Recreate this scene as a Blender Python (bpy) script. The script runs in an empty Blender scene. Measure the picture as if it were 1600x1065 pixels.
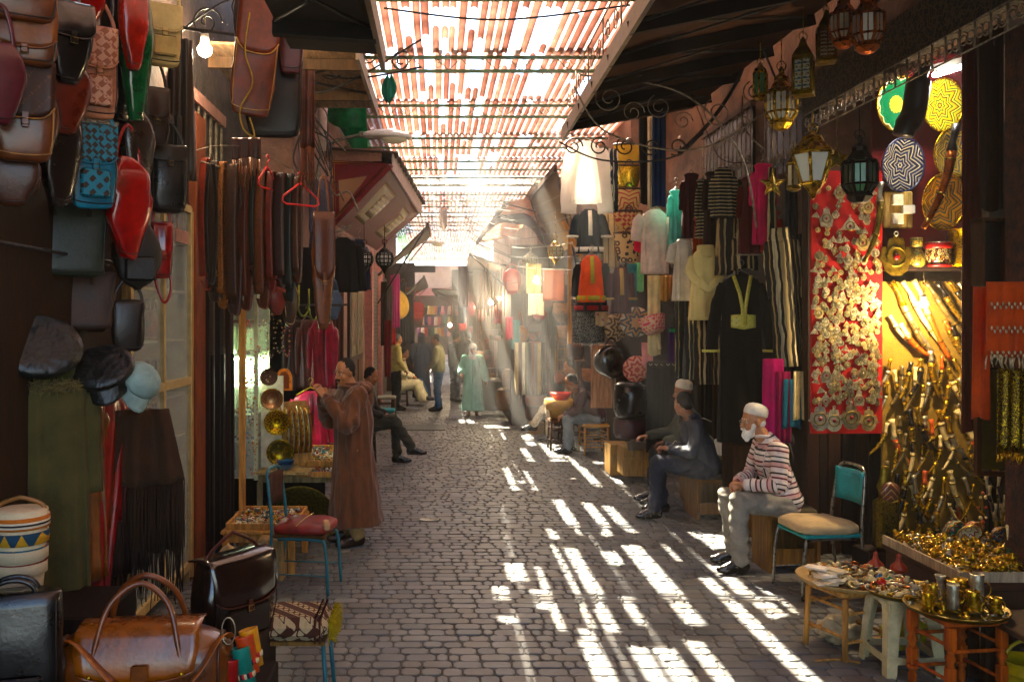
import bpy, bmesh, math, random
import numpy as np
from mathutils import Vector, Matrix, noise
R = math.radians
scn = bpy.context.scene
# ---------------------------------------------------------------- camera
cam_d = bpy.data.cameras.new("camera"); cam = bpy.data.objects.new("camera", cam_d)
scn.collection.objects.link(cam); scn.camera = cam
cam.location = (0, 0, 2.1); cam.rotation_euler = (R(90), 0, 0)
cam_d.sensor_width = 36; cam_d.lens = 36*1400/1600
cam_d.shift_x = 115/1600; cam_d.shift_y = -32.5/1600
cam_d.clip_start = 0.05; cam_d.clip_end = 500
# ---------------------------------------------------------------- sun and sky
SUNV = Vector((-1.30, 3.70, 5.1)).normalized()      # towards the sun
elev = math.asin(SUNV.z); azim = math.atan2(SUNV.x, SUNV.y)
w = bpy.data.worlds.new("World"); scn.world = w; w.use_nodes = True
nt = w.node_tree; bg = nt.nodes['Background']
sky = nt.nodes.new('ShaderNodeTexSky'); sky.sky_type = 'NISHITA'; sky.sun_disc = False
sky.sun_elevation = elev; sky.sun_rotation = azim
nt.links.new(sky.outputs[0], bg.inputs[0]); bg.inputs[1].default_value = 0.06
sd = bpy.data.lights.new("sun", 'SUN'); sd.energy = 5.0; sd.angle = R(0.5); sd.color = (1, .88, .67)
sun = bpy.data.objects.new("sun", sd); scn.collection.objects.link(sun)
sun.rotation_euler = (-SUNV).to_track_quat('-Z', 'Y').to_euler()
vs = scn.view_settings; vs.view_transform = 'Standard'; vs.look = 'None'; vs.gamma = 1; vs.use_curve_mapping = False
vs.exposure = 3.75
cy = scn.cycles; cy.use_denoising = True; cy.max_bounces = 8; cy.diffuse_bounces = 4; cy.glossy_bounces = 3
cy.transmission_bounces = 4; cy.volume_bounces = 0; cy.transparent_max_bounces = 8; cy.sample_clamp_indirect = 12
cy.volume_step_rate = 4; cy.use_adaptive_sampling = True; cy.adaptive_threshold = .02
rnd = random.Random(7)
def W(px, py, Y): return Vector(((px-685)*Y/1400, Y, 2.1-(py-500)*Y/1400))
def G(px, py):
    Y = 2940/(py-500); return Vector(((px-685)*Y/1400, Y, 0))
# ---------------------------------------------------------------- materials
_M = {}
def _new(name):
    m = bpy.data.materials.new(name); m.use_nodes = True
    return m, m.node_tree.nodes, m.node_tree.links, m.node_tree.nodes['Principled BSDF']
def node(N, t, **k):
    n = N.new(t)
    for a, v in k.items(): setattr(n, a, v)
    return n
def mat(name, col=None, rough=.7, metal=0, var=.25, sc=6, bump=.3, bsc=40, bd=.01, sheen=0, col2=None, coat=0, stretch=None, trans=0, spec=.5):
    """colour mottled by two noises, rough, with bump"""
    if name in _M: return _M[name]
    m, N, L, P = _new(name)
    tc = node(N, 'ShaderNodeTexCoord'); src = tc.outputs['Object']
    if stretch:
        mp = node(N, 'ShaderNodeMapping'); mp.inputs['Scale'].default_value = stretch
        L.new(src, mp.inputs[0]); src = mp.outputs[0]
    oi = node(N, 'ShaderNodeObjectInfo')
    add = node(N, 'ShaderNodeVectorMath'); add.operation = 'ADD'
    cx = node(N, 'ShaderNodeCombineXYZ'); ml = node(N, 'ShaderNodeMath'); ml.operation = 'MULTIPLY'; ml.inputs[1].default_value = 31
    L.new(oi.outputs['Random'], ml.inputs[0]); L.new(ml.outputs[0], cx.inputs[0]); L.new(ml.outputs[0], cx.inputs[2])
    L.new(src, add.inputs[0]); L.new(cx.outputs[0], add.inputs[1]); src = add.outputs[0]
    n1 = node(N, 'ShaderNodeTexNoise'); n1.inputs['Scale'].default_value = sc; n1.inputs['Detail'].default_value = 6; n1.inputs['Roughness'].default_value = .65
    L.new(src, n1.inputs['Vector'])
    r = node(N, 'ShaderNodeValToRGB'); c = Vector(col[:3])
    c2 = Vector(col2[:3]) if col2 else c*(1-var*1.6)
    r.color_ramp.elements[0].position = .32; r.color_ramp.elements[1].position = .68
    r.color_ramp.elements[0].color = (*[max(0, v) for v in c2], 1)
    r.color_ramp.elements[1].color = (*[min(1, v*(1+var*.6)) for v in c], 1)
    L.new(n1.outputs[0], r.inputs[0]); L.new(r.outputs[0], P.inputs['Base Color'])
    P.inputs['Metallic'].default_value = metal; P.inputs['Specular IOR Level'].default_value = spec
    mr = node(N, 'ShaderNodeMapRange'); mr.inputs['To Min'].default_value = max(.05, rough-.15); mr.inputs['To Max'].default_value = min(1, rough+.15)
    L.new(n1.outputs[0], mr.inputs[0]); L.new(mr.outputs[0], P.inputs['Roughness'])
    if sheen: P.inputs['Sheen Weight'].default_value = sheen
    if coat: P.inputs['Coat Weight'].default_value = coat; P.inputs['Coat Roughness'].default_value = .15
    if trans:
        tr = node(N, 'ShaderNodeBsdfTranslucent'); mx = node(N, 'ShaderNodeMixShader'); mx.inputs[0].default_value = trans
        L.new(r.outputs[0], tr.inputs[0]); L.new(P.outputs[0], mx.inputs[1]); L.new(tr.outputs[0], mx.inputs[2])
        L.new(mx.outputs[0], N['Material Output'].inputs[0])
    if bump:
        n2 = node(N, 'ShaderNodeTexNoise'); n2.inputs['Scale'].default_value = bsc; n2.inputs['Detail'].default_value = 3
        L.new(src, n2.inputs['Vector'])
        b = node(N, 'ShaderNodeBump'); b.inputs['Strength'].default_value = bump; b.inputs['Distance'].default_value = bd
        L.new(n2.outputs[0], b.inputs['Height']); L.new(b.outputs[0], P.inputs['Normal'])
    _M[name] = m; return m
def hexc(h):
    f = lambda v: v/12.92 if v <= .04045 else ((v+.055)/1.055)**2.4
    c = [f(int(h[i:i+2], 16)/255) for i in (0, 2, 4)]; m = sum(c)/3; k = 1.22; c = [max(0, m+(v-m)*k) for v in c]; g = (max(m, .001)/.9)**.17
    return tuple(min(1, v*g) for v in c)      # saturated and deepened, since the high exposure washes colours out
def cloth(h, **k): k.setdefault('rough', .9); k.setdefault('sheen', .04); k.setdefault('spec', .2); k.setdefault('bsc', 90); k.setdefault('var', .2); return mat('cloth_'+h, hexc(h), **k)
def leather(h, **k): k.setdefault('rough', .38); k.setdefault('sc', 9); k.setdefault('bsc', 55); k.setdefault('bd', .004); k.setdefault('var', .35); return mat('leather_'+h, hexc(h), **k)
def metal(h, rough=.3, **k): k.setdefault('var', .4); k.setdefault('sc', 25); return mat('metal_'+h+str(rough), hexc(h), rough=rough, metal=k.pop('mt', .85), bump=k.pop('bump', .4), bsc=120, bd=.003, **k)
def wood(h, **k): return mat('wood_'+h, hexc(h), rough=.75, var=.4, sc=5, stretch=k.pop('stretch', (6, 6, .7)), bump=.5, bsc=30, bd=.006, spec=.2, **k)
def paint(h, rough=.5, **k): return mat('paint_'+h+str(rough), hexc(h), rough=rough, var=.2, sc=12, bump=.15, **k)
def stripemat(name, cols, widths, axis=0, scale=1.0, rough=.9, src='uv', wob=.0, metal=0, ang=0):
    """repeating stripes; src 'obj' uses object coordinates along axis, 'attr' a stored float attribute 'u'"""
    if name in _M: return _M[name]
    m, N, L, P = _new(name)
    if src == 'attr':
        a = node(N, 'ShaderNodeAttribute'); a.attribute_name = 'u'; f = a.outputs['Fac']
    else:
        tc = node(N, 'ShaderNodeTexCoord'); sp = node(N, 'ShaderNodeSeparateXYZ')
        mp = node(N, 'ShaderNodeMapping'); mp.inputs['Rotation'].default_value = (0, ang, 0)
        L.new(tc.outputs['Object'], mp.inputs[0]); L.new(mp.outputs[0], sp.inputs[0]); f = sp.outputs[axis]
        if wob:
            nz = node(N, 'ShaderNodeTexNoise'); nz.inputs['Scale'].default_value = 5
            L.new(tc.outputs['Object'], nz.inputs['Vector'])
            ad = node(N, 'ShaderNodeMath'); ad.operation = 'MULTIPLY_ADD'; ad.inputs[1].default_value = wob
            L.new(nz.outputs[0], ad.inputs[0]); L.new(f, ad.inputs[2]); f = ad.outputs[0]
    mu = node(N, 'ShaderNodeMath'); mu.operation = 'MULTIPLY'; mu.inputs[1].default_value = scale; L.new(f, mu.inputs[0])
    fr = node(N, 'ShaderNodeMath'); fr.operation = 'FRACT'; L.new(mu.outputs[0], fr.inputs[0])
    r = node(N, 'ShaderNodeValToRGB'); r.color_ramp.interpolation = 'CONSTANT'
    tot = sum(widths); p = 0; els = r.color_ramp.elements
    while len(els) > 1: els.remove(els[-1])
    for i, (c, wd) in enumerate(zip(cols, widths)):
        e = els[0] if i == 0 else els.new(p/tot)
        e.position = p/tot; e.color = (*hexc(c), 1); p += wd
    L.new(fr.outputs[0], r.inputs[0])
    nz = node(N, 'ShaderNodeTexNoise'); nz.inputs['Scale'].default_value = 14; nz.inputs['Detail'].default_value = 5
    mx = node(N, 'ShaderNodeMix'); mx.data_type = 'RGBA'; mx.blend_type = 'MULTIPLY'; mx.inputs[0].default_value = .5
    L.new(r.outputs[0], mx.inputs[6]); L.new(nz.outputs[0], mx.inputs[7]); L.new(mx.outputs[2], P.inputs['Base Color'])
    P.inputs['Roughness'].default_value = rough; P.inputs['Metallic'].default_value = metal
    _M[name] = m; return m
def patmat(name, cols, kind='magic', sc=8, rough=.7, metal=0, col_pos=None, coords='Object'):
    """two-to-four colour ornament: 'magic', 'voronoi', 'rings', 'star' (n-fold rosette in XZ), 'check'"""
    if name in _M: return _M[name]
    m, N, L, P = _new(name)
    tc = node(N, 'ShaderNodeTexCoord'); v = tc.outputs[coords]
    if kind == 'magic':
        t = node(N, 'ShaderNodeTexMagic'); t.turbulence_depth = 3; t.inputs['Scale'].default_value = sc; L.new(v, t.inputs['Vector']); f = t.outputs['Fac']
    elif kind == 'voronoi':
        t = node(N, 'ShaderNodeTexVoronoi'); t.inputs['Scale'].default_value = sc; L.new(v, t.inputs['Vector']); f = t.outputs['Distance']
    elif kind == 'cells':
        t = node(N, 'ShaderNodeTexVoronoi'); t.inputs['Scale'].default_value = sc; L.new(v, t.inputs['Vector'])
        s = node(N, 'ShaderNodeSeparateColor'); L.new(t.outputs['Color'], s.inputs[0]); f = s.outputs[0]
    elif kind == 'noise':
        t = node(N, 'ShaderNodeTexNoise'); t.inputs['Scale'].default_value = sc; t.inputs['Detail'].default_value = 2; L.new(v, t.inputs['Vector']); f = t.outputs[0]
    elif kind in ('star', 'tri'):
        sp = node(N, 'ShaderNodeSeparateXYZ'); L.new(v, sp.inputs[0])
        def M(op, a, b=None):
            n = node(N, 'ShaderNodeMath'); n.operation = op
            for i, x in enumerate((a, b)):
                if x is None: continue
                if isinstance(x, (int, float)): n.inputs[i].default_value = x
                else: L.new(x, n.inputs[i])
            return n.outputs[0]
        if kind == 'star':
            r_ = M('SQRT', M('ADD', M('POWER', sp.outputs[0], 2), M('POWER', sp.outputs[2], 2)))
            a_ = M('ARCTAN2', sp.outputs[2], sp.outputs[0])
            k = sc[0]; sr = sc[1]; amp = sc[2]
            f = M('FRACT', M('MULTIPLY', M('ADD', r_, M('MULTIPLY', M('PINGPONG', M('MULTIPLY', a_, k/(2*math.pi)), .5), M('MULTIPLY', r_, amp))), sr))
        else:   # rows of triangles by height
            a_ = M('PINGPONG', M('MULTIPLY', sp.outputs[0], sc), .5)
            z_ = M('FRACT', M('MULTIPLY', sp.outputs[2], sc))
            f = M('MULTIPLY', M('ADD', M('GREATER_THAN', M('MULTIPLY', a_, 2), z_), M('MULTIPLY', M('FRACT', M('MULTIPLY', M('FLOOR', M('MULTIPLY', sp.outputs[2], sc)), .37)), 1)), .5)
    r = node(N, 'ShaderNodeValToRGB'); r.color_ramp.interpolation = 'CONSTANT'; els = r.color_ramp.elements
    while len(els) > 1: els.remove(els[-1])
    n = len(cols); cp = col_pos or [i/n for i in range(n)]
    for i, c in enumerate(cols):
        e = els[0] if i == 0 else els.new(cp[i]); e.position = cp[i]; e.color = (*hexc(c), 1)
    L.new(f, r.inputs[0])
    nz = node(N, 'ShaderNodeTexNoise'); nz.inputs['Scale'].default_value = 30; nz.inputs['Detail'].default_value = 4
    mx = node(N, 'ShaderNodeMix'); mx.data_type = 'RGBA'; mx.blend_type = 'MULTIPLY'; mx.inputs[0].default_value = .45
    L.new(r.outputs[0], mx.inputs[6]); L.new(nz.outputs[0], mx.inputs[7]); L.new(mx.outputs[2], P.inputs['Base Color'])
    b = node(N, 'ShaderNodeBump'); b.inputs['Strength'].default_value = .4; b.inputs['Distance'].default_value = .003
    L.new(f, b.inputs['Height']); L.new(b.outputs[0], P.inputs['Normal'])
    P.inputs['Roughness'].default_value = rough; P.inputs['Metallic'].default_value = metal
    _M[name] = m; return m
def emit(name, col, s):
    if name in _M: return _M[name]
    m, N, L, P = _new(name); P.inputs['Emission Color'].default_value = (*col, 1); P.inputs['Emission Strength'].default_value = s
    P.inputs['Base Color'].default_value = (.8, .8, .8, 1); _M[name] = m; return m
def glass(name, col=(.9, .95, .9), rough=.05, alpha=.18, thick=False):
    if name in _M: return _M[name]
    m, N, L, P = _new(name); P.inputs['Base Color'].default_value = (*col, 1); P.inputs['Roughness'].default_value = rough
    tr = node(N, 'ShaderNodeBsdfTransparent'); tr.inputs[0].default_value = (*col, 1)
    mx = node(N, 'ShaderNodeMixShader'); mx.inputs[0].default_value = alpha
    L.new(tr.outputs[0], mx.inputs[1]); L.new(P.outputs[0], mx.inputs[2]); L.new(mx.outputs[0], N['Material Output'].inputs[0])
    _M[name] = m; return m
# ---------------------------------------------------------------- mesh building
class MB:
    def __init__(s): s.v = []; s.f = []; s.mi = []; s.cur = 0; s.sm = []; s.smooth = True
    def add(s, vs, fs, smooth=None):
        o = len(s.v); s.v += [tuple(v) for v in vs]
        for f in fs: s.f.append(tuple(i+o for i in f)); s.mi.append(s.cur); s.sm.append(s.smooth if smooth is None else smooth)
        return s
    def box(s, c, d, rot=None, bev=0.0):
        x, y, z = d[0]/2, d[1]/2, d[2]/2; b = min(bev, x*.9, y*.9, z*.9)
        M = (rot if isinstance(rot, Matrix) else (Matrix.Rotation(rot, 3, 'Z') if rot else Matrix.Identity(3)))
        if b <= 0:
            vs = [Vector((i*x, j*y, k*z)) for i in (-1, 1) for j in (-1, 1) for k in (-1, 1)]
            fs = [(0, 1, 3, 2), (4, 6, 7, 5), (0, 4, 5, 1), (2, 3, 7, 6), (0, 2, 6, 4), (1, 5, 7, 3)]
        else:
            rings = [(-z, b, -1), (-z+b, 0, 0), (z-b, 0, 0), (z, b, 1)]; vs = []; fs = []
            for (zz, ins, _) in rings:
                X, Y = x-ins, y-ins
                for (a, e) in ((X-b, -Y), (X, -Y+b), (X, Y-b), (X-b, Y), (-X+b, Y), (-X, Y-b), (-X, -Y+b), (-X+b, -Y)): vs.append(Vector((a, e, zz)))
            for r in range(3):
                for i in range(8): j = (i+1) % 8; fs.append((r*8+i, r*8+j, r*8+8+j, r*8+8+i))
            fs.append(tuple(range(7, -1, -1))); fs.append(tuple(range(24, 32)))
        c = Vector(c); return s.add([M @ v+c for v in vs], fs, False)
    def beam(s, a, b, w, h, up=(0, 0, 1), bev=0.0):
        a = Vector(a); b = Vector(b); d = b-a; L = d.length
        if L < 1e-6: return s
        d.normalize(); u = Vector(up)
        if abs(d.dot(u)) > .98: u = Vector((0, 1, 0))
        x = u.cross(d).normalized(); z = d.cross(x)
        M = Matrix((x, d, z)).transposed()
        return s.box((a+b)/2, (w, L, h), M, bev)
    def tube(s, pts, r, n=8, closed=False, flat=None, capr=True):
        """flat=(w,t): ribbon section. r may be a list"""
        pts = [Vector(p) for p in pts]; k = len(pts); rs = r if isinstance(r, (list, tuple)) else [r]*k
        vs = []; prev = None
        for i, p in enumerate(pts):
            if closed: t = pts[(i+1) % k]-pts[i-1]
            else: t = pts[min(i+1, k-1)]-pts[max(i-1, 0)]
            if t.length < 1e-9: t = Vector((0, 0, 1))
            t.normalize()
            if prev is None: a = Vector((0, 0, 1)) if abs(t.z) < .9 else Vector((0, 1, 0)); u = (a-t*a.dot(t)).normalized()
            else:
                u = prev-t*prev.dot(t)
                u = u.normalized() if u.length > 1e-6 else prev
            prev = u; w_ = t.cross(u)
            for j in range(n):
                a = 2*math.pi*(j+.5)/n
                if flat: vs.append(p+u*(math.sin(a)*1.414*flat[1]/2 if n == 4 else math.sin(a)*flat[1]/2)+w_*(math.cos(a)*1.414*flat[0]/2 if n == 4 else math.cos(a)*flat[0]/2))
                else: vs.append(p+(u*math.sin(a)+w_*math.cos(a))*rs[i])
        fs = []
        for i in range(k if closed else k-1):
            i2 = (i+1) % k
            for j in range(n): j2 = (j+1) % n; fs.append((i*n+j, i*n+j2, i2*n+j2, i2*n+j))
        if not closed: fs.append(tuple(range(n-1, -1, -1))); fs.append(tuple(range((k-1)*n, k*n)))
        return s.add(vs, fs, n != 4 or None)
    def lathe(s, prof, n=20, c=(0, 0, 0), M=None, smooth=True, phase=0, sx=1, sy=1):
        vs = []; fs = []; c = Vector(c); k = len(prof)
        for (r, z) in prof:
            for j in range(n):
                a = 2*math.pi*j/n+phase; v = Vector((r*sx*math.cos(a), r*sy*math.sin(a), z)); vs.append((M @ v if M else v)+c)
        for i in range(k-1):
            for j in range(n): j2 = (j+1) % n; fs.append((i*n+j, i*n+j2, (i+1)*n+j2, (i+1)*n+j))
        if tuple(prof[0]) == tuple(prof[-1]): return s.add(vs, fs, smooth)
        if prof[0][0] > 1e-5: fs.append(tuple(range(n-1, -1, -1)))
        if prof[-1][0] > 1e-5: fs.append(tuple(range((k-1)*n, k*n)))
        return s.add(vs, fs, smooth)
    def rings(s, rings, cap=True, smooth=True):
        n = len(rings[0]); vs = [p for r in rings for p in r]; fs = []
        for i in range(len(rings)-1):
            for j in range(n): j2 = (j+1) % n; fs.append((i*n+j, i*n+j2, (i+1)*n+j2, (i+1)*n+j))
        if cap: fs.append(tuple(range(n-1, -1, -1))); fs.append(tuple(range((len(rings)-1)*n, len(rings)*n)))
        return s.add(vs, fs, smooth)
    def ball(s, c, r, n=10, m=6, sc=(1, 1, 1)):
        prof = [(r*math.sin(math.pi*i/m), -r*math.cos(math.pi*i/m)) for i in range(m+1)]
        return s.lathe(prof, n, c, Matrix.Diagonal(sc))
    def sheet(s, fn, nu, nv, t=.006):
        """closed thin slab from fn(u,v)->point, offset along normal"""
        P = [[Vector(fn(i/nu, j/nv)) for j in range(nv+1)] for i in range(nu+1)]; vs = []; 
        for sgn in (0, 1):
            for i in range(nu+1):
                for j in range(nv+1):
                    a = P[min(i+1, nu)][j]-P[max(i-1, 0)][j]; b = P[i][min(j+1, nv)]-P[i][max(j-1, 0)]
                    nn = a.cross(b); nn = nn.normalized() if nn.length > 1e-9 else Vector((0, 1, 0))
                    vs.append(P[i][j]+nn*(t if sgn else 0))
        K = (nu+1)*(nv+1); fs = []; q = lambda i, j: i*(nv+1)+j
        for i in range(nu):
            for j in range(nv):
                fs.append((q(i, j), q(i, j+1), q(i+1, j+1), q(i+1, j))); fs.append((K+q(i, j), K+q(i+1, j), K+q(i+1, j+1), K+q(i, j+1)))
        for i in range(nu): fs.append((q(i, 0), q(i+1, 0), K+q(i+1, 0), K+q(i, 0))); fs.append((q(i, nv), K+q(i, nv), K+q(i+1, nv), q(i+1, nv)))
        for j in range(nv): fs.append((q(0, j), K+q(0, j), K+q(0, j+1), q(0, j+1))); fs.append((q(nu, j), q(nu, j+1), K+q(nu, j+1), K+q(nu, j)))
        return s.add(vs, fs, True)
    def prism(s, poly, y0, y1, M=None):
        """polygon in XZ extruded along Y"""
        n = len(poly); vs = [Vector((x, y0, z)) for x, z in poly]+[Vector((x, y1, z)) for x, z in poly]
        if M: vs = [M @ v for v in vs]
        fs = [tuple(range(n)), tuple(range(2*n-1, n-1, -1))]+[(j, n+j, n+(j+1) % n, (j+1) % n) for j in range(n)]
        return s.add(vs, fs, False)
    def mk(s, name, mats, parent=None, loc=None, rotz=0):
        me = bpy.data.meshes.new(name); me.from_pydata(s.v, [], s.f)
        if not isinstance(mats, (list, tuple)): mats = [mats]
        for m in mats: me.materials.append(m)
        me.polygons.foreach_set('material_index', [min(i, len(mats)-1) for i in s.mi]); me.polygons.foreach_set('use_smooth', s.sm)
        me.update(); o = bpy.data.objects.new(name, me); scn.collection.objects.link(o)
        bm = bmesh.new(); bm.from_mesh(me); bmesh.ops.recalc_face_normals(bm, faces=bm.faces); bm.to_mesh(me); bm.free()
        if parent: o.parent = parent
        if loc is not None: o.location = loc
        if rotz: o.rotation_euler.z = rotz
        return o
def tag(o, label, cat, group=None, kind=None):
    if label: o['label'] = label
    if cat: o['category'] = cat
    if group: o['group'] = group
    if kind: o['kind'] = kind
    return o
def thing(name, label, cat, loc=(0, 0, 0), rotz=0, group=None, tilt=None):
    o = bpy.data.objects.new(name, None); scn.collection.objects.link(o); o.empty_display_size = .1
    o.location = loc; o.rotation_euler = (tilt[0] if tilt else 0, tilt[1] if tilt else 0, rotz); return tag(o, label, cat, group)
def struct(name, mb, m, **k): return tag(mb.mk(name, m, **k), None, None, None, 'structure')
def dup(root, loc=None, rotz=None, label=None, group=None, scale=None):
    r = root.copy(); scn.collection.objects.link(r)
    if loc is not None: r.location = loc
    if rotz is not None: r.rotation_euler.z = rotz
    if scale: r.scale = (scale,)*3 if isinstance(scale, (int, float)) else scale
    if label: r['label'] = label
    if group: r['group'] = group
    for ch in list(root.children):
        c = ch.copy(); scn.collection.objects.link(c); c.parent = r
        for g in list(ch.children):
            d = g.copy(); scn.collection.objects.link(d); d.parent = c
    return r
def arc(c, r, a0, a1, n=12, ax=(1, 0, 0), az=(0, 0, 1), r2=None):
    c = Vector(c); ax = Vector(ax); az = Vector(az); r2 = r2 or r
    return [c+ax*(math.cos(a0+(a1-a0)*i/n)*r)+az*(math.sin(a0+(a1-a0)*i/n)*r2) for i in range(n+1)]
def spiral(c, r0, r1, turns, a0, n=26, ax=(1, 0, 0), az=(0, 0, 1)):
    c = Vector(c); ax = Vector(ax); az = Vector(az); o = []
    for i in range(n+1):
        t = i/n; a = a0+turns*2*math.pi*t; r = r0+(r1-r0)*t; o.append(c+ax*math.cos(a)*r+az*math.sin(a)*r)
    return o
def bez(p, n=12):
    p = [Vector(q) for q in p]; out = []
    for i in range(len(p)-1):
        a = p[max(i-1, 0)]; b = p[i]; c = p[i+1]; d = p[min(i+2, len(p)-1)]
        for j in range(n):
            t = j/n; out.append(.5*((2*b)+(c-a)*t+(2*a-5*b+4*c-d)*t*t+(3*b-a-3*c+d)*t**3))
    out.append(p[-1]); return out
# ================================================================ SETTING
# ground: mortar bed + laid pavers
def ground():
    mb = MB(); mb.add([(-60, -30, -.006), (60, -30, -.006), (60, 120, -.006), (-60, 120, -.006)], [(0, 1, 2, 3)], False)
    struct('ground', mb, mat('mortar', (.075, .07, .065), rough=.95, sc=3, bsc=60, bump=.6))
    mb = MB(); r = random.Random(3); y = 3.6; row = 0
    v = []; f = []; mi = []
    while y < 34:
        d = .113 if y < 24 else .2
        x = -2.6+r.random()*-.2
        while x < 4.6:
            L = r.choice((.185, .185, .125, .125, .075))*(1 if y < 24 else 1.6); L += r.uniform(-.006, .006)
            g = .0035; x0, x1, y0, y1 = x+g, x+L-g, y+g+r.uniform(-.003, .003), y+d-g+r.uniform(-.003, .003); c = min(.020, (x1-x0)*.33); h = r.uniform(-.003, .003)
            sx, sy = r.uniform(-.02, .02), r.uniform(-.03, .03); o = len(v); cxx, cyy = (x0+x1)/2, (y0+y1)/2
            for ins, z in ((0, -.012), (.001, -.002), (.006, .003)):
                a0, a1, b0, b1 = x0+ins, x1-ins, y0+ins, y1-ins
                for (X, Y) in ((a1-c, b0), (a1, b0+c), (a1, b1-c), (a1-c, b1), (a0+c, b1), (a0, b1-c), (a0, b0+c), (a0+c, b0)):
                    v.append((X, Y, z+h+(X-cxx)*sx*.5+(Y-cyy)*sy if z > -.01 else z))
            m = min(3, int(r.random()**1.3*4))
            for k in range(2):
                for i in range(8): j = (i+1) % 8; f.append((o+k*8+i, o+k*8+j, o+k*8+8+j, o+k*8+8+i)); mi.append(m)
            f.append(tuple(range(o+16, o+24))); mi.append(m)
            x += L
        y += d; row += 1
    mb.v = v; mb.f = f; mb.mi = mi; mb.sm = [False]*len(f)
    P = [mat('paver%d' % i, c, rough=.5, sc=2.2, var=.3, bump=.5, bsc=70, bd=.004) for i, c in enumerate(((.13, .133, .14), (.105, .112, .122), (.16, .16, .158), (.135, .126, .118)))]
    struct('paved_street', mb, P)
ground()
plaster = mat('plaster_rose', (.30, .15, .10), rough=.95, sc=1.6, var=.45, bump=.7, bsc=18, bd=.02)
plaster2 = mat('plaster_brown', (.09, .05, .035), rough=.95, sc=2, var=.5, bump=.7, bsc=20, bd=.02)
darkw = wood('2a1a12'); midw = wood('5b3a22'); palew = wood('a9814f'); rawwood = wood('c9955c')
iron = mat('iron', (.05, .045, .045), rough=.55, metal=.6, var=.4, sc=20)
ironlite = mat('iron_worn', (.25, .2, .14), rough=.5, metal=.5, var=.5, sc=20)
pinkp = wood('b0705c'); brownp = wood('8a4a30')
# buildings as closed blocks: left near, left far, right near, right far
def block(name, label, boxes, m):
    mb = MB()
    for (x0, x1, y0, y1, z0, z1) in boxes: mb.box(((x0+x1)/2, (y0+y1)/2, (z0+z1)/2), (x1-x0, y1-y0, z1-z0))
    t = thing(name, label, 'building', (boxes[0][0], boxes[0][2], 0)); o = mb.mk('wall', m, t); o.location = -t.location
    return t
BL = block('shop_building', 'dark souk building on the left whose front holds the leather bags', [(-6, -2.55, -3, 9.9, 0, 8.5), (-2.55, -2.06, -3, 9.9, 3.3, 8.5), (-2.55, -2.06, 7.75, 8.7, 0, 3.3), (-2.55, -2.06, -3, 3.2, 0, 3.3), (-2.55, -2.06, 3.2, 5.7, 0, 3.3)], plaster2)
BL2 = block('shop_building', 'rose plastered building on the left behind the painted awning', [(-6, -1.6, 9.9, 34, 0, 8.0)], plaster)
BR = block('shop_building', 'rose plastered building on the right above the hanging clothes', [(3.35, 8, 7.9, 13.5, 2.9, 6.5), (4.2, 8, 7.9, 13.5, 0, 2.9), (4.9, 8, -3, 7.9, 0, 6.5), (3.6, 4.9, -3, 4.4, 0, 6.5), (3.3, 3.4, 4.4, 7.9, 3.9, 6.5), (3.4, 4.9, 4.4, 7.9, 4.6, 6.5)], mat('plaster_ochre', (.17, .085, .045), rough=.95, sc=1.6, var=.5, bump=.7, bsc=18, bd=.02))
BR2 = block('shop_building', 'pink building on the far right behind the bag stalls', [(2.9, 8, 13.5, 20, 0, 6.0), (2.2, 8, 20, 36, 0, 5.4)], plaster)
# ---- roof over the street
def roofmat(i, c, tv=.2):
    n = 'roof_sheet%d' % i
    m, N, L, P = _new(n)
    tc = node(N, 'ShaderNodeTexCoord'); nz = node(N, 'ShaderNodeTexNoise'); nz.inputs['Scale'].default_value = 2.5; nz.inputs['Detail'].default_value = 7
    L.new(tc.outputs['Object'], nz.inputs['Vector'])
    r = node(N, 'ShaderNodeValToRGB'); e = r.color_ramp.elements; e[0].position = .3; e[1].position = .7
    e[0].color = (c[0]*.35, c[1]*.3, c[2]*.3, 1); e[1].color = (*c, 1); L.new(nz.outputs[0], r.inputs[0]); L.new(r.outputs[0], P.inputs['Base Color'])
    P.inputs['Roughness'].default_value = .8
    t = node(N, 'ShaderNodeBsdfTranslucent'); mx = node(N, 'ShaderNodeMixShader'); mx.inputs[0].default_value = tv
    L.new(r.outputs[0], t.inputs[0]); L.new(P.outputs[0], mx.inputs[1]); L.new(t.outputs[0], mx.inputs[2]); L.new(mx.outputs[0], N['Material Output'].inputs[0])
    return m
RM = [roofmat(0, (.52, .21, .14)), roofmat(1, (.40, .15, .10)), roofmat(2, (.62, .30, .20)), roofmat(3, (.18, .40, .12)), roofmat(4, (.85, .74, .66), .36)]
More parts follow.
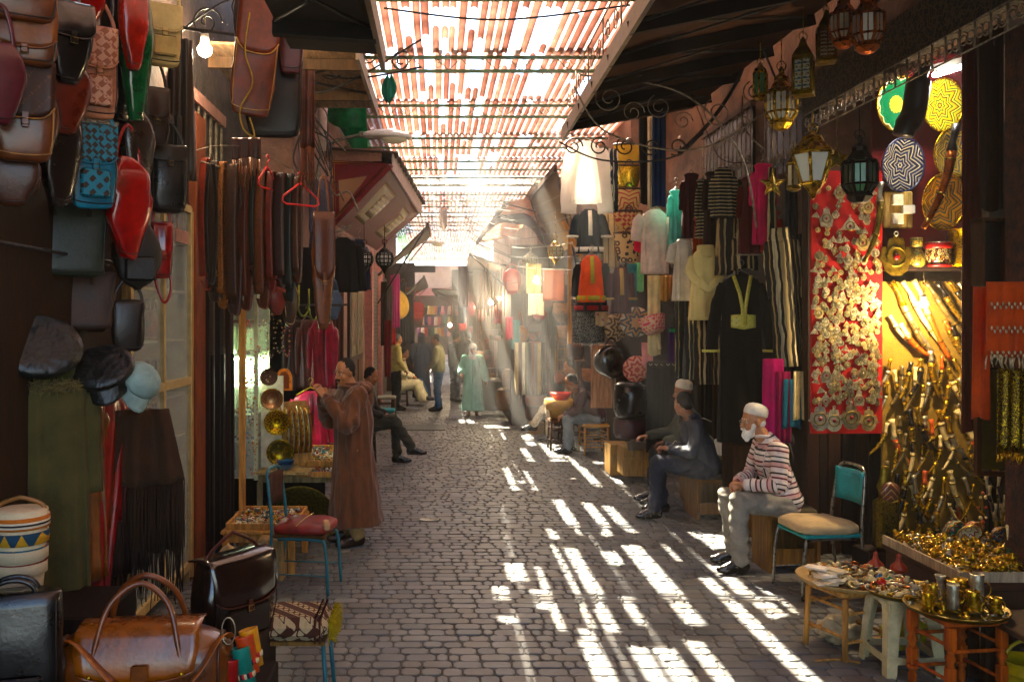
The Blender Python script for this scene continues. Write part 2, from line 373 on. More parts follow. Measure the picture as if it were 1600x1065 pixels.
# ground patches of sunlight in the photo (px corners on the floor) are lit through these openings
SH = Vector((1.30, -3.70, 0))*(5.2/5.1)
patches = []
def hole(pxa, pya, pxb, pyb, w):
    """floor streak from far end (a) to near end (b), width w metres -> opening in the roof"""
    a = G(pxa, pya)-SH; b = G(pxb, pyb)-SH; patches.append((min(a.y, b.y), max(a.y, b.y), (a.x+b.x)/2, w*.95))
for h in ((985, 850, 1085, 975, .20), (795, 870, 812, 905, .11), (860, 850, 925, 980, .07), (838, 920, 850, 950, .10), (835, 885, 880, 985, .06), (905, 855, 935, 985, .05),
          (778, 915, 782, 935, .13), (785, 962, 790, 972, .16), (765, 982, 768, 1005, .11), (920, 1000, 935, 1065, .10), (995, 1010, 1030, 1065, .09), (1030, 1010, 1075, 1065, .08),
          (1075, 1000, 1130, 1065, .10), (970, 930, 1010, 975, .07), (1100, 880, 1340, 1060, .10), (1140, 880, 1350, 1040, .07), (1030, 850, 1060, 875, .08), (1170, 930, 1350, 1065, .2), (1110, 900, 1250, 1065, .12), (1240, 960, 1380, 1065, .1),
          (795, 730, 800, 765, .09), (820, 735, 835, 765, .08), (865, 780, 910, 835, .07), (905, 785, 960, 835, .10), (925, 790, 1010, 830, .07), (885, 700, 920, 760, .08), (815, 700, 830, 720, .10),
          (850, 700, 880, 720, .25), (940, 735, 985, 760, .08), (905, 730, 940, 760, .07), (850, 825, 870, 840, .08), (755, 750, 757, 768, .08), (758, 766, 760, 770, .10),
          (672, 652, 700, 660, .12), (690, 652, 705, 665, .1), (712, 655, 735, 668, .1), (728, 655, 745, 666, .12), (665, 665, 672, 675, .3), (750, 664, 800, 668, .5), (1050, 800, 1075, 840, .07), (950, 860, 962, 880, .07)): hole(*h)
patches += [(11.5, 12.6, 1.35, .3), (11.6, 12.6, 2.0, .26), (11.0, 11.9, 2.2, .25), (19.4, 21.7, .88, .42), (17.7, 19.1, .58, .38), (16.9, 18.2, 1.05, .16), (18.8, 20.2, .25, .14), (19.6, 21, -.15, .08), (20, 21.6, 1.6, .1), (19.4, 20.4, .3, .06), (15.2, 16.4, 1.5, .2), (17.4, 18.6, 1.0, .12), (14, 15, 1.9, .12), (13, 14.6, 2.3, .2)]
BAYS = [-1.0, 1.3, 3.6, 5.75, 8.1, 10.45, 12.8, 15.1, 17.3, 19.3, 21.9, 24.2, 26.6, 29, 31.5, 34, 37, 40.5, 44, 47.4]
def roof():
    r = random.Random(11)
    t = thing('street_roof', 'rust red corrugated roof of narrow ridged sheets with slits of daylight over the lane', 'roof', (0, 0, 5.2))
    for b in range(len(BAYS)-1):
        y0, y1 = BAYS[b]-.12, BAYS[b+1]+.05
        mb = MB(); x = -1.75 if y0 < 9 else -1.62; zt = .03*(b % 2)
        x += r.uniform(0, .05); XR = 3.35 if y0 < 13 else (2.9 if y0 < 20 else 2.3)
        gaps = [p for p in patches if p[0] < y1 and p[1] > y0]
        kk = 0
        while x < XR:
            kk += 1; rib = kk % 2 == 1; wd = r.uniform(.066, .082) if rib else r.uniform(.024, .036)
            if not rib and r.random() < .12 or (x < -1.25 and not rib): x += .004; continue
            segs = [(y0, y1)]
            if b >= 10:        # broken, dotted far roof
                segs = []; yy = y0
                while yy < y1:
                    l = r.uniform(.25, .9); segs.append((yy, min(y1, yy+l))); yy += l+(r.uniform(.02, .09) if r.random() < .7 else .01)
            elif rib and r.random() < .08:
                q = r.uniform(y0, y1-.4); l = r.uniform(.1, .4); segs = [(y0, q), (q+l*.5, y1)]
            for (ga, gb, gx, gw) in gaps:
                if abs(gx-x-wd/2) < max(gw/2, .034):
                    ns = []
                    for (a, c) in segs:
                        if gb <= a or ga >= c: ns.append((a, c)); continue
                        if ga > a+.03: ns.append((a, ga))
                        if gb < c-.03: ns.append((gb, c))
                    segs = ns
            mb.cur = (4 if (b == 9 or not rib) else r.choice((0, 0, 1, 1, 2))) if x > -1.25 else r.choice((3, 3, 1))
            hh_ = .035 if rib else -.004; ov = 0 if rib else .006
            for (a, c) in segs:
                n = 5 if rib else 2; ny = max(1, int((c-a)/.6)); vs = []; fs = []; 
                for i in range(ny+1):
                    yy = a+(c-a)*i/ny; xo = r.uniform(-.002, .002)
                    for j in range(n+1): an = math.pi*j/n; vs.append((x+xo+wd/2-math.cos(an)*(wd/2+ov), yy, zt+math.sin(an)*hh_+(0 if rib else .003)))
                for i in range(ny):
                    for j in range(n): q = i*(n+1)+j; fs.append((q, q+1, q+n+2, q+n+1))
                mb.add(vs, fs, True)
            x += wd+.001
        mb.mk('roof_sheet', RM, t)
    # trusses
    for y in BAYS[1:]:
        if y > 30: continue
        tr = thing('roof_truss', None, 'truss', (0, y, 5.0), group='thin green roof trusses across the lane')
        tr['label'] = 'thin green steel zigzag roof truss, %s from the camera' % ['nearest', 'second', 'third', 'fourth', 'fifth', 'sixth', 'seventh', 'eighth', 'ninth', 'tenth', 'eleventh', 'twelfth', 'thirteenth', 'fourteenth'][BAYS.index(y)-1]
        for z in (0, .16): MB().box((.55, 0, z), (4.6, .04, .035)).mk('chord', paint('5a7a4a'), tr)
        zz = MB(); x = -1.7; k = 0
        while x < 2.75: zz.tube([(x, 0, .01 if k % 2 else .15), (x+.14, 0, .15 if k % 2 else .01)], .006, 4); x += .14; k += 1
        for q in range(9): zz.tube(spiral((-1.5+q*.5, 0, .08), .065, .02, 1.3, 0, 12), .005, 4)
        zz.mk('lattice', paint('5a7a4a'), tr)
roof()
# right lean-to canopy (slopes up to the wall)
def quadslab(mb, c, t):
    a, b, d, e = [Vector(v) for v in c]; n = (b-a).cross(d-a).normalized()*t
    mb.add([a, b, d, e, a+n, b+n, d+n, e+n], [(0, 3, 2, 1), (4, 5, 6, 7), (0, 1, 5, 4), (1, 2, 6, 5), (2, 3, 7, 6), (3, 0, 4, 7)], False)
def canopy(label, A, B, C, D, nj, m, jm, edge=True, t=.02, jw=.07):
    """A near street, B far street, C far wall, D near wall (points)"""
    A, B, C, D = map(Vector, (A, B, C, D)); th = thing('wooden_canopy', label, 'canopy', A)
    o = -A; mb = MB(); quadslab(mb, (A+o, B+o, C+o, D+o), t); mb.mk('roof_boards', m, th)
    for i in range(nj):
        f = (i+.3)/nj; p = A.lerp(B, f)+o; q = D.lerp(C, f)+o; MB().beam(p+Vector((0, 0, -.06)), q+Vector((0, 0, -.06)), jw, .09).mk('joist', jm, th)
        if i < nj-1:
            f2 = (i+1.3)/nj; p2 = A.lerp(B, f2)+o; q2 = D.lerp(C, f2)+o; dz = Vector((0, 0, -.03))
            MB().tube([p+dz, q2+dz], .012, 4).tube([p2+dz*1.4, q+dz*1.4], .012, 4).mk('brace', iron, th)
    if edge: MB().beam(A+o+Vector((0, 0, -.03)), B+o+Vector((0, 0, -.03)), .03, .14).mk('fascia', paint('9a8a76', .6), th)
    return th
board = wood('6a4630', stretch=(1, 5, 5)); 
canopy('dark boarded canopy sloping up to the rose wall on the right', (1.2, 1.2, 4.06), (1.28, 9.2, 4.04), (3.0, 10.6, 4.62), (3.3, 1.2, 4.7), 11, wood('5a3a28', stretch=(1, 5, 5)), wood('2a1c14'))
canopy('dark awning with a straight iron edge at the top left', (-.36, 1.5, 3.82), (-.355, 5.75, 3.8), (-.95, 5.75, 3.84), (-.95, 1.5, 3.86), 5, paint('575249', .8), paint('1f1b18', .7), t=.03)
canopy('weathered pale board canopy on the left below the green tarpaulin', (-.66, 7.3, 4.32), (-.64, 9.3, 4.3), (-1.95, 9.3, 4.3), (-1.95, 7.3, 4.35), 2, wood('a28467', stretch=(5, 1, 1)), wood('6b5039'), jw=.04)
# scrollwork frieze between canopy edge and roof, right
def scrolls(mb, p, q, h, n, r=.007, up=Vector((0, 0, 1))):
    p = Vector(p); q = Vector(q); d = (q-p)/n; dn = d.normalized()
    mb.tube([p, q], r, 5).tube([p+up*h, q+up*h], r, 5)
    for i in range(n):
        c = p+d*(i+.5)+up*h/2; s = 1 if i % 2 else -1
        mb.tube(spiral(c+dn*d.length*.22, h*.3, .02, 1.4, 0, 18, dn*s, up), r*.8, 4); mb.tube(spiral(c-dn*d.length*.22, h*.3, .02, 1.4, 0, 18, dn*-s, -up), r*.8, 4)
        mb.tube([p+d*i, p+d*i+up*h], r*1.2, 4)
mb = MB(); scrolls(mb, (0, 0, 0), (.07, 6.6, 0), .34, 9); g = mb.mk('iron_frieze', ironlite, loc=(1.24, 2.6, 4.12)); tag(g, 'rusty scrolled iron frieze along the upper edge of the dark right canopy', 'railing')
mb = MB()
for c, s in (((0, 0, 0), .5), ((.45, .1, -.05), .42), ((.95, .1, -.1), .5), ((1.3, .2, .1), .4)):
    c = Vector(c); mb.tube(spiral(c, s*.26, .03, 1.6, 2, 26), .006, 5); mb.tube(spiral(c+Vector((.2, 0, -.12)), s*.2, .02, 1.5, 0, 26), .005, 5)
mb.tube(bez([(-.3, 0, .1), (0, 0, -.3), (.8, 0, -.42), (1.6, 0, .1)], 10), .008, 6).tube(bez([(-.25, 0, .2), (.6, 0, .05), (1.1, 0, -.45), (1.25, 0, -1.1)], 10), .009, 6)
tag(mb.mk('iron_bracket', ironlite, loc=(1.45, 7.6, 3.98)), 'large curling iron bracket under the near part of the dark right canopy', 'bracket')
mb2 = MB()
for i in range(5): mb2.tube(spiral((i*.27, 0, 0), .1, .03, 1.4, i, 20), .009, 5)
mb2.tube(bez([(-.15, 0, .05), (.3, 0, -.14), (1.0, 0, -.12), (1.35, 0, .14)], 8), .01, 5)
tag(mb2.mk('iron_bracket', iron, loc=(1.4, 9.3, 3.9)), 'row of iron scroll hooks above the white shirt at the far canopy edge', 'bracket')
mb3 = MB(); 
for c, s in (((0, 0, 0), .26), ((.32, 0, .12), .2), ((-.3, 0, .18), .2), ((.62, 0, .05), .16)): mb3.tube(spiral(c, s*.6, .02, 1.7, 1, 24), .008, 5)
mb3.tube(bez([(-.6, 0, -.25), (0, 0, -.2), (.8, 0, .25)], 10), .01, 5).tube(bez([(-.5, 0, .1), (.1, 0, -.1), (.8, 0, .0)], 10), .01, 5)
tag(mb3.mk('iron_bracket', iron, loc=W(520, 105, 8.1)), 'thin curled iron bracket hanging under the pale board canopy on the left', 'bracket')
# cables
def cable(pts, r, m, label, name='cable'):
    o = Vector(pts[0]); mb = MB(); mb.tube(bez([Vector(p)-o for p in pts], 8), r, 5); return tag(mb.mk(name, m, loc=o), label, 'cable')
cable([W(600, 13, 8.0), W(780, 31, 8.0), W(985, 8, 8.0)], .010, iron, 'black electric cable sagging under the corrugated roof')
blk = paint('141210', .5)
# ================================================================ PEOPLE
def capsule(mb, p0, r0, p1, r1, n=12):
    p0 = Vector(p0); p1 = Vector(p1); d = p1-p0; L = d.length
    if L < 1e-6: d = Vector((0, 0, 1))
    else: d.normalize()
    M = d.to_track_quat('Z', 'Y').to_matrix(); k = 5
    prof = [(r0*math.sin(math.pi/2*i/k), -r0*math.cos(math.pi/2*i/k)) for i in range(k+1)]+[(r1*math.cos(math.pi/2*i/k), L+r1*math.sin(math.pi/2*i/k)) for i in range(k+1)]
    prof[0] = (0.0005, prof[0][1]); prof[-1] = (.0005, prof[-1][1]); mb.lathe(prof, n, p0, M)
def chain(mb, pts, rs):
    for i in range(len(pts)-1): capsule(mb, pts[i], rs[i], pts[i+1], rs[i+1])
def ell(mb, c, rad, M=None, n=14):
    m = 9; prof = [(max(.001, math.sin(math.pi*i/m)), -math.cos(math.pi*i/m)) for i in range(m+1)]
    D = Matrix.Diagonal(rad); mb.lathe(prof, n, c, (M @ D) if M else D)
def trunk(mb, st, n=20, wd=(0, 1, 0), pw=.9):
    """loft of ellipses: st = (point, half depth, half width)"""
    ps = [Vector(s[0]) for s in st]; wd = Vector(wd); rg = []
    for i, (p, a, b) in enumerate(st):
        t = (ps[min(i+1, len(ps)-1)]-ps[max(i-1, 0)]).normalized(); w_ = (wd-t*wd.dot(t)).normalized(); d = w_.cross(t)
        ring = []
        for j in range(n):
            an = 2*math.pi*j/n; c, s_ = math.cos(an), math.sin(an)
            ring.append(ps[i]+d*a*math.copysign(abs(c)**pw, c)+w_*b*math.copysign(abs(s_)**pw, s_))
        rg.append(ring)
    mb.rings(rg)
def remesh(name, mb, vox, m, parent, folds=0, fq=(9, 9, 4), seed=0, smooth=3, ufn=None):
    o = mb.mk(name+'_tmp', m); md = o.modifiers.new('r', 'REMESH'); md.mode = 'VOXEL'; md.voxel_size = vox
    if smooth: s = o.modifiers.new('s', 'SMOOTH'); s.iterations = smooth; s.factor = .5
    dg = bpy.context.evaluated_depsgraph_get(); me = bpy.data.meshes.new_from_object(o.evaluated_get(dg))
    old = o.data; bpy.data.objects.remove(o); bpy.data.meshes.remove(old)
    me.name = name; n = len(me.vertices)
    co = np.empty(n*3, 'f'); me.vertices.foreach_get('co', co); co = co.reshape(-1, 3)
    if folds:
        no = np.empty(n*3, 'f'); me.vertices.foreach_get('normal', no); no = no.reshape(-1, 3)
        q = Vector((seed*3.1, seed*1.7, seed)); d = np.array([(1-abs(noise.noise(Vector((c[0]*fq[0], c[1]*fq[1], c[2]*fq[2]))+q))*3.2)+.6*noise.noise(Vector((c[0]*fq[0]*2.3, c[1]*fq[1]*2.3, c[2]*fq[2]*2.3))+q) for c in co], 'f')
        co += no*(d*folds)[:, None]; me.vertices.foreach_set('co', co.ravel())
    if ufn:
        a = me.attributes.new('u', 'FLOAT', 'POINT'); a.data.foreach_set('value', ufn(co))
    me.polygons.foreach_set('use_smooth', [True]*len(me.polygons)); me.materials.clear(); me.materials.append(m); me.update()
    r = bpy.data.objects.new(name, me); scn.collection.objects.link(r); r.parent = parent; return r
def seg_u(segs):
    """u = distance along the closest of several polylines"""
    S = []
    for poly in segs:
        acc = 0
        for a, b in zip(poly[:-1], poly[1:]):
            a = np.array(a, 'f'); b = np.array(b, 'f'); L = float(np.linalg.norm(b-a)); S.append((a, b, acc, L)); acc += L
    def f(co):
        best = np.full(len(co), 1e9); u = np.zeros(len(co))
        for a, b, acc, L in S:
            t = np.clip(((co-a) @ (b-a))/(L*L), -.3, 1.3); tc_ = np.clip(t, 0, 1); d = np.linalg.norm(co-(a+tc_[:, None]*(b-a)), axis=1)
            k = d < best; best[k] = d[k]; u[k] = acc+t[k]*L
        return u.astype('f')
    return f
skinm = {}
def skin(h='a86f4c'):
    return mat('skin_'+h, hexc(h), rough=.5, var=.12, sc=14, bump=.15, bsc=90, bd=.002)
def rotm(yaw=0, pitch=0, roll=0): return (Matrix.Rotation(R(yaw), 3, 'Z') @ Matrix.Rotation(R(pitch), 3, 'Y') @ Matrix.Rotation(R(roll), 3, 'X'))
def head(mb, H, M, neck):
    f = lambda x, y, z: Vector(H)+M @ Vector((x, y, z))
    ell(mb, f(-.01, 0, .03), (.098, .078, .098), M); ell(mb, f(.028, 0, -.045), (.062, .058, .08), M)
    capsule(mb, f(.066, 0, -.1), .022, f(.05, 0, -.085), .035)
    capsule(mb, f(.086, 0, .012), .009, f(.108, 0, -.03), .016); ell(mb, f(.1, .012, -.036), (.011, .009, .009), M); ell(mb, f(.1, -.012, -.036), (.011, .009, .009), M)
    capsule(mb, f(.078, -.036, .022), .012, f(.078, .036, .022), .012)
    capsule(mb, f(.084, -.02, -.066), .009, f(.084, .02, -.066), .009); capsule(mb, f(.082, -.016, -.078), .009, f(.082, .016, -.078), .009)
    for s in (-1, 1): ell(mb, f(.055, s*.04, -.035), (.028, .022, .026), M); ell(mb, f(-.008, s*.076, -.012), (.02, .011, .034), M @ rotm(s*15))
    capsule(mb, f(-.025, 0, -.06), .057, neck, .062)
def hand(mb, w_, d, pn, side, curl=.5, sc=1.0):
    """wrist, direction of fingers, palm normal (the way fingers curl), side +1/-1 for the thumb"""
    w_ = Vector(w_); d = Vector(d).normalized(); pn = Vector(pn); pn = (pn-d*pn.dot(d)).normalized(); s = d.cross(pn)*side
    for k in (-.027, -.009, .009, .027): capsule(mb, w_+d*.02*sc+s*k*.7*sc, .015*sc, w_+d*.088*sc+s*k*sc, .0125*sc, 8)
    for k, L in ((.027, .072), (.009, .08), (-.009, .074), (-.027, .058)):
        a = w_+d*.09*sc+s*k*sc; c1 = curl*1.0; b = a+(d*math.cos(c1)+pn*math.sin(c1))*L*.45*sc; c2 = curl*2.0; c = b+(d*math.cos(c2)+pn*math.sin(c2))*L*.35*sc; c3 = curl*2.8
        e = c+(d*math.cos(c3)+pn*math.sin(c3))*L*.28*sc; capsule(mb, a, .0098*sc, b, .009*sc, 8); capsule(mb, b, .009*sc, c, .0082*sc, 8); capsule(mb, c, .0082*sc, e, .007*sc, 8)
    a = w_+d*.03*sc+s*.026*sc; b = a+(s*.7+d*.6+pn*.35).normalized()*.042*sc; c = b+(d*.85+pn*.5+s*.1).normalized()*.034*sc
    capsule(mb, a, .014*sc, b, .0115*sc, 8); capsule(mb, b, .0115*sc, c, .009*sc, 8)
def shoe(mb, ank, toe, h=.0):
    ank = Vector(ank); toe = Vector(toe); d = (toe-ank); d.z = 0; d.normalize(); z0 = toe.z
    heel = Vector((ank.x, ank.y, z0))-d*.045; ball = Vector((toe.x, toe.y, z0))-d*.06
    capsule(mb, heel, .036, ball, .042); capsule(mb, ball, .042, toe-d*.01, .03); capsule(mb, ank, .052, heel+Vector((0, 0, .02)), .04); capsule(mb, ank, .05, ball+Vector((0, 0, .012)), .036)
def person(name_label, loc, rotz, J, top, bottom, shoes, skinc='a86f4c', hair='1c1614', vox=.007, hairk='short', robe=None, extra=None, folds=.007, top_u=None, group=None, sleeve_r=(.072, .06, .05), hands=(.5, .5), seed=1, scale=1.0, hood=None, bulk=1.0, handdir=None):
    t = thing('person', name_label, 'person', loc, R(rotz), group); t.scale = (scale,)*3
    H = Vector(J['head']); HM = rotm(*J.get('look', (0, 0, 0))); nk = Vector(J['neck']); pv = Vector(J['pelvis']); ch = (Vector(J['sh'][0])+Vector(J['sh'][1]))/2
    lat = (Vector(J['sh'][1])-Vector(J['sh'][0])).normalized()
    sk = skin(skinc)
    mb = MB(); head(mb, H, HM, nk)
    trunk(mb, [(pv-Vector((0, 0, .07)), .05, .09), (pv, .09, .14), (pv.lerp(ch, .5), .08, .125), (ch-Vector((0, 0, .05)), .085, .155), (ch+Vector((0, 0, .03)), .05, .12), (nk, .05, .05)], wd=lat)
    for s in (0, 1):
        sh, el, wr = Vector(J['sh'][s]), Vector(J['el'][s]), Vector(J['wr'][s]); chain(mb, [ch.lerp(sh, .6), sh, el, wr], [.05, .05, .038, .027])
        d, pn = (handdir[s] if handdir else ((wr-el), (0, 0, -1))); hand(mb, wr, d, pn, (1 if s == 0 else -1), hands[s])
        hp, kn, an = Vector(J['hip'][s]), Vector(J['kn'][s]), Vector(J['an'][s]); chain(mb, [pv, hp, kn, an], [.07, .08, .05, .035]); capsule(mb, an, .03, Vector(an).lerp(Vector(J['toe'][s]), .6), .018)
    body = remesh('body', mb, vox, sk, t, smooth=2)
    f = lambda x, y, z: H+HM @ Vector((x, y, z))
    for s in (-1, 1):
        e = MB(); e.ball(f(.0765, s*.031, .0), .0115, 8, 6); eo = e.mk('eye', paint('c8b8a8', .3), t); p = MB(); p.ball(f(.084, s*.031, .0), .0062, 8, 5); p.mk('pupil', paint('140c08', .2), eo)
    br = MB(); [capsule(br, f(.086, s*.016, .026), .005, f(.08, s*.046, .024), .004, 6) for s in (-1, 1)]; br.mk('eyebrows', mat('hair_'+hair, hexc(hair), rough=.9, bump=.6, bsc=200, spec=.15), t)
    MB().tube(bez([f(.091, -.024, -.072), f(.0945, 0, -.071), f(.091, .024, -.072)], 4), .003, 5).mk('mouth', paint('7a3f33', .5), t)
    hm = mat('hair_'+hair, hexc(hair), rough=.9, bump=.8, bsc=180, bd=.004, spec=.15)
    if hairk == 'short':
        h = MB(); ell(h, f(-.024, 0, .04), (.095, .083, .098), HM); capsule(h, f(-.075, -.02, -.03), .03, f(-.075, .02, -.03), .03); [capsule(h, f(-.02, s*.074, .03), .012, f(.0, s*.077, .005), .006) for s in (-1, 1)]; remesh('hair', h, .008, hm, t, folds=.002, fq=(60, 60, 60), smooth=1)
    elif hairk == 'cap':
        h = MB(); h.lathe([(.094, -.008), (.101, .0), (.1, .035), (.092, .062), (.07, .083), (.04, .094), (.001, .097)], 18, f(-.022, 0, .052), HM @ rotm(0, -20), sx=1.02, sy=.86); h.mk('skullcap', cloth('efe9da', bsc=200, bump=.8), t)
    elif hairk == 'scarf':
        h = MB(); ell(h, f(-.018, 0, .032), (.107, .098, .108), HM); capsule(h, f(-.02, 0, -.06), .085, f(0, 0, -.16), .085); ell(h, f(.03, 0, -.17), (.09, .1, .07), HM)
        capsule(h, f(.06, -.06, -.05), .028, f(.06, -.03, -.12), .03); capsule(h, f(.06, .06, -.05), .028, f(.06, .03, -.12), .03); remesh('headscarf', h, .009, cloth(J.get('scarf', 'f2f0ec')), t, folds=.004, fq=(20, 20, 14), smooth=2)
    # top garment
    mb = MB(); b = bulk
    if robe:
        trunk(mb, [(p, a*b, w_*b) for p, a, w_ in robe], n=28, wd=lat)
    else:
        trunk(mb, [(pv+Vector((0, 0, -.05)), .13*b, .17*b), (pv+Vector((0, 0, .06)), .138*b, .178*b), (pv.lerp(ch, .55), .128*b, .17*b), (ch-Vector((0, 0, .09)), .125*b, .185*b), (ch+Vector((0, 0, .0)), .1*b, .165*b), (ch+Vector((0, 0, .045)), .075*b, .11*b), (nk+Vector((0, 0, .0)), .068, .068)], wd=lat)
    for s in (0, 1):
        sh, el, wr = Vector(J['sh'][s]), Vector(J['el'][s]), Vector(J['wr'][s]); we = wr-(wr-el).normalized()*.03
        chain(mb, [ch.lerp(sh, .5), sh, el, we], [.08*b, sleeve_r[0]*b, sleeve_r[1]*b, sleeve_r[2]])
    if extra: extra(mb)
    tg = remesh('robe' if robe else 'jacket', mb, max(vox, .008)*1.15, top, t, folds=folds, fq=(12, 12, 1.6) if robe else (9, 9, 5), seed=seed, smooth=3, ufn=top_u)
    if not robe:
        for s in (0, 1):
            wr = Vector(J['wr'][s]); el = Vector(J['el'][s]); d = (wr-el).normalized(); q = MB(); q.lathe([(sleeve_r[2]*.8, -.02), (sleeve_r[2]*1.04, -.015), (sleeve_r[2]*1.0, .012), (sleeve_r[2]*.75, .014)], 12, wr-d*.025, d.to_track_quat('Z', 'Y').to_matrix()); q.mk('cuff', top, t)
    cl = MB(); cl.tube(arc(nk+Vector((0, 0, .015)), .07, 0, 2*math.pi, 16, (1, 0, 0), lat, .066)[:-1], .014, 8, closed=True); cl.mk('collar', top, t)
    if not robe:
        MB().tube([(nk+Vector((.075, 0, -.0))), ch+Vector((.135*b, 0, -.08)), pv.lerp(ch, .5)+Vector((.14*b, 0, 0)), pv+Vector((.15*b, 0, .02))], .006, 5).mk('zip', metal('6a6458', .4), t) if not top_u else None
    if bottom:
        mb = MB(); trunk(mb, [(pv+Vector((-.01, 0, -.08)), .115, .155), (pv, .125, .165), (pv+Vector((0, 0, .08)), .115, .155)], wd=lat)
        for s in (0, 1):
            hp, kn, an = Vector(J['hip'][s]), Vector(J['kn'][s]), Vector(J['an'][s]); chain(mb, [pv.lerp(hp, .6), hp, kn, an.lerp(kn, .06)], [.1, .105, .076, .068])
        remesh('trousers', mb, max(vox, .009)*1.15, bottom, t, folds=.011, fq=(7, 7, 11), seed=seed+5, smooth=3)
    for s in (0, 1):
        mb = MB(); shoe(mb, J['an'][s], J['toe'][s]); remesh('shoe', mb, .009, shoes, t, smooth=1)
    return t, f, HM
blkleather = leather('1a1412', rough=.25)
# --- the white-bearded man in the striped sweater
J = dict(pelvis=(0, 0, .56), sh=[(.10, -.19, 1.03), (.12, .19, 1.02)], neck=(.17, 0, 1.12), head=(.255, .0, 1.255), look=(0, 6, 0),
         el=[(.16, -.26, .77), (.16, .25, .76)], wr=[(.36, -.07, .735), (.37, .06, .73)], hip=[(.03, -.1, .55), (.03, .1, .55)], kn=[(.42, -.16, .60), (.44, .12, .61)], an=[(.33, -.2, .1), (.42, .1, .1)], toe=[(.52, -.24, .045), (.6, .1, .045)])
stripes = stripemat('sweater_stripes', ['efe2dc', '20181c', 'e8cfca', '7c2430', 'efe2dc', '20181c', 'f0e6e0', '20181c', 'e2b9b4', '8a3038'], [2.6, 1.0, 1.6, 1.1, 2.4, .8, 1.8, 1.0, 2, .8], src='attr', scale=4.6)
uf = seg_u([[(0, 0, .45), (.06, 0, .8), (.15, 0, 1.12)], [(.07, -.19, 1.1), (.16, -.26, .77), (.36, -.07, .735)], [(.09, .19, 1.1), (.16, .25, .76), (.37, .06, .73)]])
def ex1(mb): ell(mb, (.0, 0, .60), (.16, .19, .12))
p1, f1, m1 = person('white bearded old man in white skullcap and striped sweater sitting with clasped hands', (2.90, 7.55, 0), 186, J, stripes, mat('trouser_grey', hexc('8c8880'), rough=.95, var=.25, sc=9, bsc=120), blkleather,
    skinc='c08a68', hair='e8e4dc', hairk='cap', vox=.006, top_u=uf, extra=ex1, folds=.006, hands=(.9, .9), handdir=[((.6, .9, -.1), (.5, -.3, -.6)), ((.6, -.9, -.1), (.5, .3, -.6))])
b = MB(); ell(b, f1(.052, 0, -.095), (.05, .058, .045), m1); capsule(b, f1(.03, -.062, -.03), .018, f1(.05, -.045, -.09), .022); capsule(b, f1(.03, .062, -.03), .018, f1(.05, .045, -.09), .022)
capsule(b, f1(.085, 0, -.11), .03, f1(.075, 0, -.145), .022); capsule(b, f1(.1, -.025, -.058), .01, f1(.1, .025, -.058), .01)
remesh('beard', b, .007, mat('hair_beard', hexc('f0ece4'), rough=.8, bump=.9, bsc=220, bd=.005), p1, folds=.003, fq=(70, 70, 50), smooth=1)
g = MB()
for s in (-1, 1): g.tube(arc(f1(.098, s*.033, .0), .02, 0, 6.283, 12, m1 @ Vector((0, 1, 0)), m1 @ Vector((0, 0, 1)), .014)[:-1], .002, 5, closed=True).tube([f1(.095, s*.052, .004), f1(0, s*.082, .004)], .002, 5)
g.tube([f1(.1, -.013, .004), f1(.1, .013, .004)], .002, 5); g.mk('glasses', metal('b0a890'), p1)
h = MB(); ell(h, f1(-.045, 0, -.02), (.055, .07, .05), m1); remesh('hair', h, .009, mat('hair_beard', None), p1, smooth=1)
# --- man in navy jacket looking to the man behind
J2 = dict(pelvis=(0, 0, .52), sh=[(.13, -.2, .98), (.15, .17, .99)], neck=(.19, 0, 1.07), head=(.26, .02, 1.21), look=(-60, 4, 0), el=[(.16, -.3, .7), (.22, .24, .72)], wr=[(.4, -.12, .73), (.42, .08, .74)],
          hip=[(.05, -.1, .52), (.05, .1, .52)], kn=[(.47, -.2, .56), (.55, .12, .6)], an=[(.42, -.22, .1), (.58, .1, .1)], toe=[(.62, -.26, .045), (.77, .12, .045)])
navy = mat('navy_jacket', hexc('343c50'), rough=.6, var=.3, sc=8, bsc=60)
p2, f2, m2 = person('man in navy jacket with white piping sitting in dark trousers, head turned from the camera', (2.86, 9.55, 0), 180, J2, navy, mat('trouser_slate', hexc('33384a'), rough=.9, sc=9, var=.3), blkleather, vox=.008, skinc='a8745a', hands=(.7, .7), folds=.009, seed=4, bulk=1.05)
pm = cloth('cfc8b4')
q = MB(); q.tube(bez([(.12, -.21, 1.02), (.05, -.29, .92), (.10, -.36, .76), (.22, -.35, .70)], 6), .006, 5); q.tube(bez([(-.04, -.22, .86), (-.13, -.2, .8), (-.1, -.24, .66), (.02, -.25, .62), (.0, -.23, .7)], 6), .012, 5); q.mk('piping', pm, p2); q = MB(); q.tube(bez([(.1, -.2, 1.035), (.0, -.13, 1.04), (-.05, 0, 1.02)], 6), .005, 5).tube(bez([(.33, -.14, .76), (.28, -.2, .79), (.24, -.27, .74)], 5), .005, 5); q.mk('piping', pm, p2)
